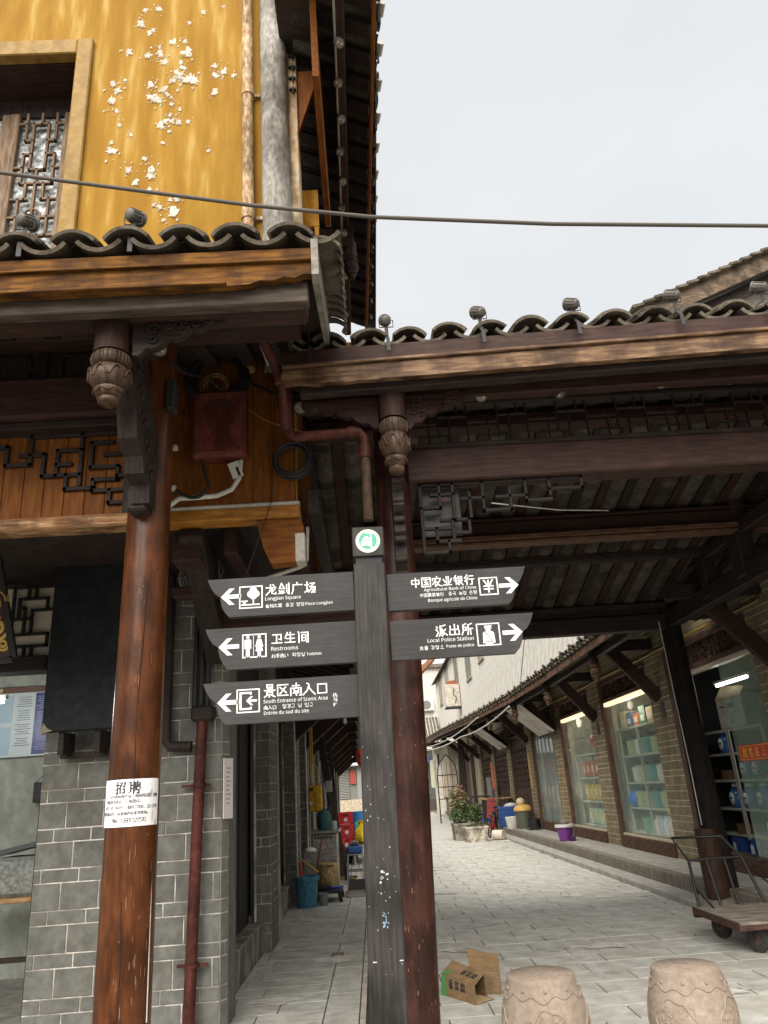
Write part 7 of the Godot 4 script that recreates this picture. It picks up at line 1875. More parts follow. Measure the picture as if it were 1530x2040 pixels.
	part(bb, "panel", G.new().lohi(Vector3(-0.265, 0.0, -0.04), Vector3(0.32, 1.53, 0.03), 0.01), surf("board_black", srgb(26, 29, 34), srgb(36, 40, 44), Vector3(1.5, 1.5, 1.5), 0.6))
	part(bb, "chipped_corner", G.new().prism([Vector2(-0.27, -0.01), Vector2(-0.18, 0.01), Vector2(-0.22, 0.03), Vector2(-0.25, 0.07)], Vector3(0, 0, 0.032), Vector3.RIGHT, UP, 0.06), plain("chip_pale", srgb(140, 130, 112), 0.9))
	part(bb, "bracket", G.new().lohi(Vector3(-0.15, -0.16, -0.25), Vector3(-0.11, 0.0, -0.02)).lohi(Vector3(0.12, -0.16, -0.25), Vector3(0.16, 0.0, -0.02)).lohi(Vector3(-0.2, -0.18, -0.26), Vector3(0.3, -0.14, -0.2)), W.dark0)
	# fan shaped scroll sign at the left edge
	var fs := thing("scroll_sign", "dark brown hanging sign with gold scrollwork at the left edge", "sign", Vector3(-2.78, 2.55, -5.55))
	part(fs, "panel", G.new().prism([Vector2(-0.5, 0.0), Vector2(0.215, 0.03), Vector2(-0.02, 0.95), Vector2(-0.5, 0.95)], Vector3(0, 0, 0.02), Vector3.RIGHT, UP, 0.03), plain("sign_brown", srgb(66, 42, 42), 0.5))
	part(fs, "edge", G.new().bar(Vector3(0.215, 0.03, 0.02), Vector3(-0.02, 0.95, 0.02), 0.045, 0.04, Vector3(0, 0, 1)).bar(Vector3(-0.5, -0.0, 0.02), Vector3(0.21, 0.02, 0.02), 0.04, 0.045), W.iron)
	var gold := plain("scroll_gold", srgb(206, 170, 90), 0.6)
	for s in [[0.02, 0.45, 0.075, 1.0, 0.012], [0.07, 0.25, 0.07, -1.0, 0.011], [-0.06, 0.62, 0.06, 1.0, 0.012], [-0.03, 0.14, 0.06, 1.0, 0.010], [0.13, 0.13, 0.035, -1.0, 0.008]]:
		var pts := []
		for i in 20: pts.append(Vector3(s[0] + cos(i * 0.5 * s[3]) * s[2] * 1.35 * (1.0 - i / 24.0), s[1] + sin(i * 0.5 * s[3]) * s[2] * 1.35 * (1.0 - i / 24.0), 0.024))
		part(fs, "scroll", G.new().tube(pts, s[4] * 1.5, 6), gold)
	for s in [[-0.2, 0.74, 0.03, 0.80, 0.028], [-0.15, 0.35, 0.09, 0.33, 0.012], [-0.2, 0.18, 0.06, 0.02, 0.012]]: part(fs, "scroll", G.new().tube([Vector3(s[0], s[1], 0.024), Vector3((s[0] + s[2]) * 0.5, (s[1] + s[3]) * 0.5 + 0.04, 0.024), Vector3(s[2], s[3], 0.024)], s[4], 6), gold)
	# pipes on the brick
	var rp := thing("red_downpipe", "rusty red downpipe standing on the brick pier right of the column", "drainpipe", Vector3(-1.33, 0.0, -6.1), 0.0, "", true)
	part(rp, "pipe", G.new().tube([Vector3(-1.375, 0.0, -6.11), Vector3(-1.345, 1.2, -6.11), Vector3(-1.315, 2.2, -6.11)], 0.042, 16), W.redpipe)
	for y in [0.42, 1.62]: part(rp, "bracket", G.new().tube([Vector3(-1.37 + y * 0.025, y, -6.11), Vector3(-1.37 + y * 0.025, y + 0.03, -6.11)], 0.05, 16).lohi(Vector3(-1.47, y, -6.15), Vector3(-1.25, y + 0.02, -6.13)), W.redpipe)
	part(rp, "head", G.new().lohi(Vector3(-1.40, 2.1, -6.16), Vector3(-1.22, 2.22, -6.05), 0.02), W.dark0)
	var bp := thing("black_pipes", "bundle of black pipes running up the brick pier behind the red downpipe", "pipes", Vector3(-1.4, 2.0, -6.1), 0.0, "", true)
	for i in 3: part(bp, "pipe", G.new().tube([Vector3(-1.385 + i * 0.05, 2.15, -6.13), Vector3(-1.375 + i * 0.05, 3.25, -6.13)], 0.022, 10), W.cable)
	part(bp, "pipe", G.new().tube([Vector3(-1.60, 3.3, -6.12), Vector3(-1.60, 1.98, -6.12), Vector3(-1.57, 1.93, -6.12), Vector3(-1.40, 1.92, -6.12)], 0.04, 12), W.dark1)
	part(bp, "pipe", G.new().tube([Vector3(-1.70, 3.3, -6.12), Vector3(-1.70, 1.9, -6.12)], 0.03, 12), W.dark1)
	# notice on the bevelled corner of the pier
	var nt := thing("white_notice", "narrow white notice at the corner of the grey brick pier, right of the red downpipe", "notice", Vector3(-1.14, 1.60, -6.235))
	var cx := Vector3(0.5, 0, -0.866)
	part(nt, "plate", G.new().prism(rect(-0.055, -0.22, 0.05, 0.22), cx.cross(UP) * 0.012, cx, UP, 0.01), plain("notice_white", srgb(212, 202, 200), 0.4))
	var ng := G.new()
	for i in 9: ng.prism(rect(-0.03, 0.14 - i * 0.032, 0.025 - 0.01 * (i % 3), 0.152 - i * 0.032), cx.cross(UP) * 0.0125, cx, UP, 0.0)
	stuff(part(nt, "print", ng, plain("notice_print", srgb(170, 150, 150), 0.6)))

func lane_clutter() -> void:
	# blue bucket with tool handles
	var bk := thing("blue_bucket", "large blue plastic bucket standing in the covered walk", "bucket", Vector3(-1.07, 0.0, -12.25))
	var blue := surf("bucket_blue", srgb(58, 112, 140), srgb(96, 146, 168), Vector3(3, 1.5, 3), 0.45)
	part(bk, "body", G.new().lathe([Vector2(0, 0), Vector2(0.145, 0), Vector2(0.15, 0.01), Vector2(0.158, 0.34), Vector2(0.172, 0.345), Vector2(0.175, 0.40), Vector2(0.165, 0.405), Vector2(0.155, 0.39), Vector2(0.14, 0.02), Vector2(0, 0.02)], Vector3.ZERO, 24), blue)
	part(bk, "water", G.new().lathe([Vector2(0.155, 0.385), Vector2(0, 0.385)], Vector3.ZERO, 20), plain("bucket_dark", srgb(36, 62, 78), 0.2))
	part(bk, "handle_lug", G.new().lohi(Vector3(0.15, 0.33, -0.03), Vector3(0.185, 0.39, 0.03), 0.008), blue)
	solo("red_stick", G.new().tube([Vector3(-1.13, 0.38, -12.2), Vector3(-1.17, 0.60, -12.22)], 0.018, 8), plain("stick_red", srgb(196, 40, 36), 0.5), "red handle sticking up out of the blue bucket", "handle")
	solo("yellow_stick", G.new().tube([Vector3(-0.90, 0.44, -12.3), Vector3(-1.16, 0.62, -12.4)], 0.014, 8), plain("stick_yellow", srgb(206, 160, 60), 0.5), "yellow pole leaning across the blue bucket", "pole")
	# cream barrel on a low bench
	var ba := thing("cream_barrel", "stained cream barrel on a low black stand behind the blue bucket", "barrel", Vector3(-0.80, 0.17, -12.95))
	part(ba, "body", G.new().lathe([Vector2(0, 0), Vector2(0.15, 0), Vector2(0.165, 0.03), Vector2(0.168, 0.27), Vector2(0.165, 0.28), Vector2(0.172, 0.33), Vector2(0.16, 0.34), Vector2(0.15, 0.33), Vector2(0, 0.3)], Vector3.ZERO, 24), surf("cream_stained", srgb(150, 116, 62), srgb(212, 198, 158), Vector3(3, 2, 3), 0.5, 0.0, true, 0.014, 5, 2))
	part(ba, "print", G.new().lohi(Vector3(-0.02, 0.295, 0.165), Vector3(0.10, 0.32, 0.172)), plain("ink_grey", srgb(96, 92, 88), 0.8))
	solo("brush_handle", G.new().tube([Vector3(-0.95, 0.5, -12.9), Vector3(-0.88, 0.86, -13.0)], 0.012, 6), plain("stick_darkred", srgb(120, 40, 40), 0.5), "thin dark red handle leaning out of the cream barrel", "handle")
	var lb := thing("low_stand", "low black stand with a rag on it beside the blue bucket", "stand", Vector3(-0.78, 0.0, -12.75))
	part(lb, "top", G.new().lohi(Vector3(-0.2, 0.125, -0.35), Vector3(0.2, 0.165, 0.28), 0.008), W.iron)
	for k in [[-0.17, 0.24], [0.17, 0.24], [-0.17, -0.3], [0.17, -0.3]]: part(lb, "leg", G.new().bar(Vector3(k[0], 0.13, k[1]), Vector3(k[0] * 1.15, 0, k[1] * 1.06), 0.04, 0.04), W.iron)
	solo("dark_rag", G.new().ball(Vector3(-0.86, 0.19, -12.62), Vector3(0.13, 0.05, 0.12), 10, 6), surf("rag", srgb(36, 38, 42), srgb(62, 64, 68), Vector3(6, 6, 6), 0.95, 0.4), "dark crumpled rag on the low black stand", "rag")
	solo("grey_cup", G.new().lathe([Vector2(0, 0), Vector2(0.055, 0), Vector2(0.075, 0.16), Vector2(0.07, 0.165), Vector2(0, 0.1)], Vector3(-0.84, 0, -12.28), 14), plain("cup_grey", srgb(100, 104, 100), 0.5), "small grey cup on the paving beside the blue bucket", "cup")
	solo("blue_disc", G.new().lathe([Vector2(0, 0), Vector2(0.11, 0), Vector2(0.12, 0.03), Vector2(0, 0.035)], Vector3(-0.67, 0.166, -12.7), 16), plain("lid_blue", srgb(60, 80, 150), 0.5), "blue round lid on the low black stand", "lid")
	# stainless cabinet
	var st := surf("stainless", srgb(140, 138, 130), srgb(172, 168, 160), Vector3(1, 2, 1), 0.35, 0.0, true, 0.014, 4, 1, 0.5)
	var cb := thing("steel_cabinet", "stainless steel work cabinet standing against the walk's wall", "cabinet", Vector3(-0.88, 0, -13.85))
	part(cb, "body", G.new().lohi(Vector3(-0.20, 0.08, -0.5), Vector3(0.20, 0.90, 0.30), 0.01), st)
	part(cb, "top", G.new().lohi(Vector3(-0.24, 0.905, -0.55), Vector3(0.25, 0.945, 0.35), 0.008), st)
	for k in [[-0.17, 0.26], [0.17, 0.26], [-0.17, -0.45], [0.17, -0.45]]: part(cb, "foot", G.new().lohi(Vector3(k[0] - 0.02, 0, k[1] - 0.02), Vector3(k[0] + 0.02, 0.08, k[1] + 0.02)), W.iron)
	for i in 6: part(cb, "vent", G.new().lohi(Vector3(-0.16 + i * 0.05, 0.83, 0.30), Vector3(-0.13 + i * 0.05, 0.86, 0.304)), W.iron)
	var s2 := thing("steel_bin", "narrow steel bin with a white cloth beside the steel cabinet", "bin", Vector3(-1.08, 0, -13.35))
	part(s2, "body", G.new().lohi(Vector3(-0.12, 0, -0.12), Vector3(0.06, 0.66, 0.12), 0.008), st)
	part(s2, "cloth", G.new().ball(Vector3(-0.02, 0.68, 0.02), Vector3(0.11, 0.045, 0.1), 9, 6), plain("cloth_white", srgb(220, 218, 214), 0.9))
	var tb := thing("teal_sack", "knotted teal sack sitting on the steel cabinet", "sack", Vector3(-0.90, 0.946, -14.0))
	part(tb, "sack", G.new().lathe([Vector2(0, 0), Vector2(0.10, 0), Vector2(0.125, 0.10), Vector2(0.12, 0.22), Vector2(0.08, 0.30), Vector2(0.03, 0.33), Vector2(0, 0.34)], Vector3.ZERO, 14, Basis(), false, Vector2(1.0, 0.8)), surf("sack_teal", srgb(44, 80, 84), srgb(80, 116, 116), Vector3(5, 5, 5), 0.6, 0.3))
	part(tb, "neck", G.new().tube([Vector3(0.03, 0.31, 0), Vector3(0.12, 0.33, 0.02)], 0.02, 8), plain("sack_neck", srgb(40, 56, 60), 0.6))
	solo("glass_jar", G.new().lathe([Vector2(0, 0), Vector2(0.05, 0), Vector2(0.05, 0.12), Vector2(0.035, 0.14), Vector2(0, 0.14)], Vector3(-0.72, 0.946, -13.75), 14), plain("jar_pale", srgb(150, 160, 156), 0.15), "small pale jar beside the teal sack", "jar")
	# yellow meter box with pipes
	var yb := thing("yellow_meter_box", "yellow gas meter box on the brick wall of the walk", "meter box", Vector3(-1.04, 1.24, -14.05))
	var yel := surf("meter_yellow", srgb(206, 150, 30), srgb(226, 176, 56), Vector3(2, 2, 2), 0.45)
	part(yb, "case", G.new().lohi(Vector3(-0.12, 0, -0.14), Vector3(0.11, 0.43, 0.06), 0.02), yel)
	part(yb, "door", G.new().lohi(Vector3(0.0, 0.01, 0.06), Vector3(0.105, 0.42, 0.075), 0.012), yel)
	part(yb, "window", G.new().lohi(Vector3(-0.10, 0.34, 0.06), Vector3(-0.03, 0.39, 0.066)), plain("meter_window", srgb(60, 50, 30), 0.2))
	part(yb, "label", G.new().prism(_disc(0.03, 14), Vector3(-0.07, 0.14, 0.0615), Vector3.RIGHT, UP, 0.001), plain("label_white", srgb(206, 210, 206), 0.5))
	var gp := thing("yellow_gas_pipe", "thin yellow gas pipe rising above the meter box", "pipe", Vector3(-1.05, 1.67, -14.1), 0.0, "", true)
	part(gp, "pipe", G.new().tube([Vector3(-1.0, 1.67, -14.1), Vector3(-1.0, 1.95, -14.1), Vector3(-1.08, 2.05, -14.1), Vector3(-1.08, 2.85, -14.1)], 0.014, 8), plain("gas_yellow", srgb(176, 140, 40), 0.5))
	part(gp, "pipe", G.new().tube([Vector3(-1.11, 1.67, -14.05), Vector3(-1.11, 2.9, -14.05)], 0.012, 8), plain("gas_yellow", srgb(176, 140, 40), 0.5))
	var sw := thing("grey_switch_box", "small grey switch box on the wall right of the yellow meter box", "switch box", Vector3(-0.86, 1.55, -15.0))
	part(sw, "case", G.new().lohi(Vector3(-0.06, 0, -0.08), Vector3(0.06, 0.2, 0.05), 0.01), plain("jb_grey", srgb(140, 142, 138), 0.5))
	part(sw, "cap", G.new().lohi(Vector3(-0.065, 0.2, -0.085), Vector3(0.065, 0.27, 0.055), 0.01), W.iron)
	part(sw, "drop", G.new().tube([Vector3(0.02, 0, 0), Vector3(0.02, -0.5, 0)], 0.02, 8), W.iron)
	# leaning dark poles
	var pl := [[-0.86, 2.75, -0.60, -15.6, "nearest dark leaning pole in the covered walk"], [-0.95, 2.6, -0.72, -16.4, "second dark leaning pole, thinner, in the covered walk"], [-0.80, 2.9, -0.78, -17.4, "third dark leaning pole, farther in the covered walk"]]
	for p in pl:
		solo("leaning_pole", G.new().bar(Vector3(p[2], 0.0, p[3] + 0.2), Vector3(p[0] - 0.18, p[1], p[3] - 0.3), 0.075, 0.05, Vector3(0, 0, 1), 0.006), W.dark1, p[4], "pole", "dark poles leaning in the covered walk")
	solo("pole_foot", G.new().lohi(Vector3(-0.78, 0.0, -15.9), Vector3(-0.42, 0.03, -15.75), 0.01), W.iron, "flat black foot plate beneath the leaning poles", "foot plate")
	# crates, plastic baskets, yellow bag
	var c0 := thing("red_crate", "topmost red bottle crate of the stack in the covered walk", "crate", Vector3(-0.72, 0.84, -19.2), 0.0, "stacked red crates")
	var rc := plain("crate_red", srgb(196, 34, 36), 0.45)
	part(c0, "body", G.new().lohi(Vector3(-0.18, 0, -0.13), Vector3(0.16, 0.255, 0.13), 0.01), rc)
	part(c0, "grip", G.new().lohi(Vector3(-0.07, 0.17, 0.13), Vector3(0.06, 0.21, 0.134)), plain("grip_dark", srgb(90, 20, 24), 0.5))
	part(c0, "emblem", G.new().prism(_disc(0.045, 14), Vector3(0, 0.09, 0.1335), Vector3.RIGHT, UP, 0.001), plain("label_white", srgb(206, 210, 206), 0.5))
	dup(c0, Vector3(-0.71, 0.57, -19.2), 0.03, "middle red bottle crate of the stack in the covered walk", "red_crate")
	dup(c0, Vector3(-0.72, 0.30, -19.2), -0.02, "lowest red bottle crate of the stack in the covered walk", "red_crate")
	solo("wooden_block", G.new().lohi(Vector3(-0.92, 0, -19.4), Vector3(-0.52, 0.295, -19.0), 0.01), W.dark0, "dark block under the red crates", "block")
	solo("blue_basket", G.new().lathe([Vector2(0, 0), Vector2(0.2, 0), Vector2(0.26, 0.62), Vector2(0.24, 0.63), Vector2(0, 0.5)], Vector3(-0.40, 0.45, -19.8), 14), plain("basket_blue", srgb(58, 130, 190), 0.5), "tall blue plastic basket beside the red crates", "basket")
	solo("green_basket", G.new().lohi(Vector3(-0.52, 0.5, -19.3), Vector3(-0.40, 0.86, -19.1), 0.02), plain("basket_green", srgb(80, 180, 140), 0.5), "small green basket between the red crates and the yellow bag", "basket")
	var yg := G.new()
	var rr := RandomNumberGenerator.new(); rr.seed = 9
	var ring := []
	for i in 8:
		var row := []
		for j in 12:
			var a := TAU * j / 12.0
			var r: float = [0.05, 0.16, 0.2, 0.19, 0.15, 0.09, 0.05, 0.09][i] * (1.0 + rr.randf_range(-0.2, 0.2))
			row.append(Vector3(-0.36 + cos(a) * r, 0.42 + i * 0.07, -18.6 + sin(a) * r))
		ring.append(row)
	for i in 7:
		for j in 12:
			var k := (j + 1) % 12
			yg.flat(ring[i][j], ring[i][k], ring[i + 1][j], ring[i][j] - Vector3(-0.36, 0.65, -18.6)); yg.flat(ring[i + 1][j], ring[i][k], ring[i + 1][k], ring[i][j] - Vector3(-0.36, 0.65, -18.6))
	solo("yellow_sack", yg, mats["bag_yellow"], "crumpled yellow plastic sack beyond the stool in the covered walk", "sack")
	solo("side_table", G.new().lohi(Vector3(-0.6, 0.38, -20.1), Vector3(-0.1, 0.42, -18.3)).lohi(Vector3(-0.55, 0, -18.5), Vector3(-0.5, 0.38, -18.45)).lohi(Vector3(-0.16, 0, -18.5), Vector3(-0.11, 0.38, -18.45)).lohi(Vector3(-0.16, 0, -20.0), Vector3(-0.11, 0.38, -19.95)).lohi(Vector3(-0.55, 0, -20.0), Vector3(-0.5, 0.38, -19.95)), plain("table_grey", srgb(130, 128, 122), 0.6), "low grey table carrying the baskets and yellow sack", "table")
	solo("red_basin", G.new().lathe([Vector2(0, 0), Vector2(0.10, 0), Vector2(0.16, 0.12), Vector2(0.15, 0.125), Vector2(0, 0.05)], Vector3(-0.86, 0.45, -18.2), 14), plain("basin_red", srgb(210, 50, 40), 0.5), "red basin on a box behind the steel cabinet", "basin")
	solo("basin_box", G.new().lohi(Vector3(-1.0, 0, -18.4), Vector3(-0.74, 0.449, -18.0), 0.01), W.dark0, "dark box under the red basin", "box")
	# stool with blue tool box
	var so := thing("metal_stool", "grey metal stool carrying a blue tool box in the walk", "stool", Vector3(-0.42, 0, -14.9))
	var alu := plain("stool_alu", srgb(128, 132, 134), 0.4, 0.5)
	part(so, "seat", G.new().lohi(Vector3(-0.15, 0.455, -0.15), Vector3(0.15, 0.48, 0.15), 0.008), alu)
	for k in [[-1, -1], [1, -1], [-1, 1], [1, 1]]: part(so, "leg", G.new().bar(Vector3(k[0] * 0.13, 0.455, k[1] * 0.13), Vector3(k[0] * 0.15, 0, k[1] * 0.15), 0.026, 0.026), alu)
	for k in [-1, 1]: part(so, "rail", G.new().lohi(Vector3(-0.14, 0.19, k * 0.14 - 0.012), Vector3(0.14, 0.215, k * 0.14 + 0.012)).lohi(Vector3(k * 0.14 - 0.012, 0.19, -0.14), Vector3(k * 0.14 + 0.012, 0.215, 0.14)), alu)
	var tx := thing("blue_tool_box", "blue tool case with a handle resting on the metal stool", "tool box", Vector3(-0.42, 0.481, -14.9))
	part(tx, "case", G.new().lohi(Vector3(-0.14, 0, -0.09), Vector3(0.14, 0.13, 0.09), 0.03), plain("tool_blue", srgb(40, 78, 128), 0.45))
	part(tx, "dark_top", G.new().lohi(Vector3(-0.09, 0.13, -0.06), Vector3(0.07, 0.17, 0.06), 0.015), plain("tool_dark", srgb(28, 40, 60), 0.5))
	part(tx, "handle", G.new().tube([Vector3(-0.07, 0.16, 0), Vector3(-0.06, 0.20, 0), Vector3(0.05, 0.20, 0), Vector3(0.06, 0.16, 0)], 0.012, 8), plain("tool_pale", srgb(160, 150, 146), 0.5))
	wire("wire hanging from the tool box to the dust pan", [Vector3(-0.44, 0.46, -14.75), Vector3(-0.50, 0.1, -13.2)], 0.005, W.cable)
	# pan on the paving
	var pn := thing("dust_pan", "square metal pan lying at the edge of the walk with two thin rods", "dust pan", Vector3(-0.36, 0.0, -13.3))
	var tin := plain("pan_tin", srgb(134, 128, 116), 0.5, 0.3)
	part(pn, "floor", G.new().lohi(Vector3(-0.15, 0.002, -0.45), Vector3(0.15, 0.012, 0.4)), tin)
	part(pn, "side", G.new().prism([Vector2(0, 0), Vector2(0.85, 0), Vector2(0.85, 0.16), Vector2(0, 0.02)], Vector3(-0.15, 0.012, 0.4), Vector3(0, 0, -1), UP, 0.008), tin)
	part(pn, "side", G.new().prism([Vector2(0, 0), Vector2(0.85, 0), Vector2(0.85, 0.16), Vector2(0, 0.02)], Vector3(0.15, 0.012, 0.4), Vector3(0, 0, -1), UP, 0.008), tin)
	part(pn, "back", G.new().lohi(Vector3(-0.15, 0.012, -0.46), Vector3(0.15, 0.17, -0.45)), plain("pan_dark", srgb(60, 54, 50), 0.6))
	for k in [-1, 1]: part(pn, "rod", G.new().tube([Vector3(k * 0.13, 0.1, 0.1), Vector3(-0.06 + k * 0.03, 0.45, -1.35)], 0.005, 6), W.iron)
	wire("yellow hose lying across the covered walk", [Vector3(-0.95, 0.02, -16.2), Vector3(-0.75, 0.02, -15.7), Vector3(-0.5, 0.02, -15.5), Vector3(-0.25, 0.02, -14.6), Vector3(0.0, 0.02, -14.0)], 0.02, plain("hose_yellow", srgb(196, 160, 60), 0.5))
	var ln := thing("red_lantern", "red gourd lantern hanging from the eave at the far end of the walk", "lantern", Vector3(-0.22, 2.12, -16.5))
	part(ln, "globe", G.new().ball(Vector3(0, 0.15, 0), Vector3(0.14, 0.11, 0.14), 14, 10).ball(Vector3(0, -0.02, 0), Vector3(0.12, 0.10, 0.12), 14, 10), plain("lantern_red", srgb(200, 40, 30), 0.4))
	part(ln, "tassel", G.new().tube([Vector3(0, -0.12, 0), Vector3(0, -0.26, 0)], 0.03, 8), plain("tassel_red", srgb(190, 60, 50), 0.8))
	part(ln, "cord", G.new().tube([Vector3(0, 0.25, 0), Vector3(0, 0.95, 0)], 0.006, 6), W.cable)
	part(ln, "character", G.new().ball(Vector3(0.02, 0.06, 0.12), Vector3(0.035, 0.12, 0.015), 8, 6), plain("sticker_gold", srgb(240, 190, 60), 0.5))
	var bu := thing("bulb", "small pale bulb hanging from the brace of the covered walk", "bulb", Vector3(-0.42, 2.62, -12.4))
	part(bu, "glass", G.new().lathe([Vector2(0, -0.08), Vector2(0.03, -0.06), Vector2(0.035, -0.03), Vector2(0.018, 0.02), Vector2(0, 0.02)], Vector3.ZERO, 12), plain("bulb_white", srgb(206, 204, 196), 0.2))
	part(bu, "cord", G.new().tube([Vector3(0, 0.02, 0), Vector3(0, 0.55, 0)], 0.004, 5), W.cable)

# ---------------------------------------------------------------- street furniture and everything else outside
func drum(label: String, at: Vector3, r: float, h: float, turn: float) -> void:
	var o := thing("stone_drum", label, "stone stool", at, turn, "carved stone drum stools")
	var m := surf("drum_stone", srgb(136, 121, 108), srgb(160, 145, 131), Vector3(2.0, 2.0, 2.0), 0.9, 0.4, true, 0.02, 6, 1)
	var prof := [Vector2(0, 0), Vector2(r * 0.80, 0), Vector2(r * 0.82, 0.02)]
	for i in 13:
		var t := i / 12.0
		prof.append(Vector2(r * (0.82 + 0.18 * sin(PI * (0.06 + 0.94 * t)) - 0.04 * t), 0.02 + (h - 0.05) * t))
	prof += [Vector2(r * 0.775, h - 0.012), Vector2(r * 0.74, h), Vector2(0, h + 0.004)]
	part(o, "body", G.new().lathe(prof, Vector3.ZERO, 48), m)
	var rad := func(y: float) -> float:
		var t := clampf((y - 0.02) / (h - 0.05), 0.0, 1.0)
		return r * (0.82 + 0.18 * sin(PI * (0.06 + 0.94 * t)) - 0.04 * t)
	var wave := G.new()
	for e in [[h - 0.085, 1.0], [0.085, -1.0]]:
		var pts := []
		for i in 97:
			var a := TAU * i / 96.0
			var y: float = e[0] + 0.013 * sin(a * 11.0) + 0.007 * sin(a * 5.0)
			var rr: float = rad.call(y)
			pts.append(Vector3(cos(a) * rr, y, sin(a) * rr))
		wave.tube(pts, 0.0055, 6, false)
	part(o, "wave_band", wave, m)
	for k in 10:
		var a := TAU * (k + 0.3) / 10.0
		var rr: float = rad.call(h - 0.055)
		part(o, "stud", G.new().ball(Vector3(cos(a) * rr, h - 0.052, sin(a) * rr), Vector3(0.010, 0.010, 0.010), 8, 6), m)
	var rn := RandomNumberGenerator.new(); rn.seed = int(r * 1000.0) + int(turn * 100.0)
	for k in 4:
		var g := G.new()
		var a0 := TAU * k / 4.0 + 0.5
		var pts := []
		for i in 41:
			var t := TAU * i / 40.0
			var w := 0.52 + 0.035 * sin(t * 7.0) + 0.03 * cos(t * 4.0)
			var a := a0 + cos(t) * w * 0.92
			var y := h * 0.46 + sin(t) * h * 0.25 * (1.0 + 0.08 * sin(t * 6.0))
			var rr: float = rad.call(y)
			pts.append(Vector3(cos(a) * rr, y, sin(a) * rr))
		g.tube(pts, 0.006, 6, false)
		for j in 34:
			var u := rn.randf_range(-0.42, 0.42); var y := h * 0.46 + rn.randf_range(-0.19, 0.19) * h
			var p2 := []
			var d := rn.randf_range(0, TAU)
			for i in 7:
				var q := i / 6.0
				var a := a0 + u + cos(d + q * 3.2) * 0.07
				var yy := y + sin(d + q * 3.2) * 0.022
				var rr: float = rad.call(yy) - 0.001
				p2.append(Vector3(cos(a) * rr, yy, sin(a) * rr))
			g.tube(p2, rn.randf_range(0.003, 0.0055), 5)
		part(o, "carved_panel", g, m)

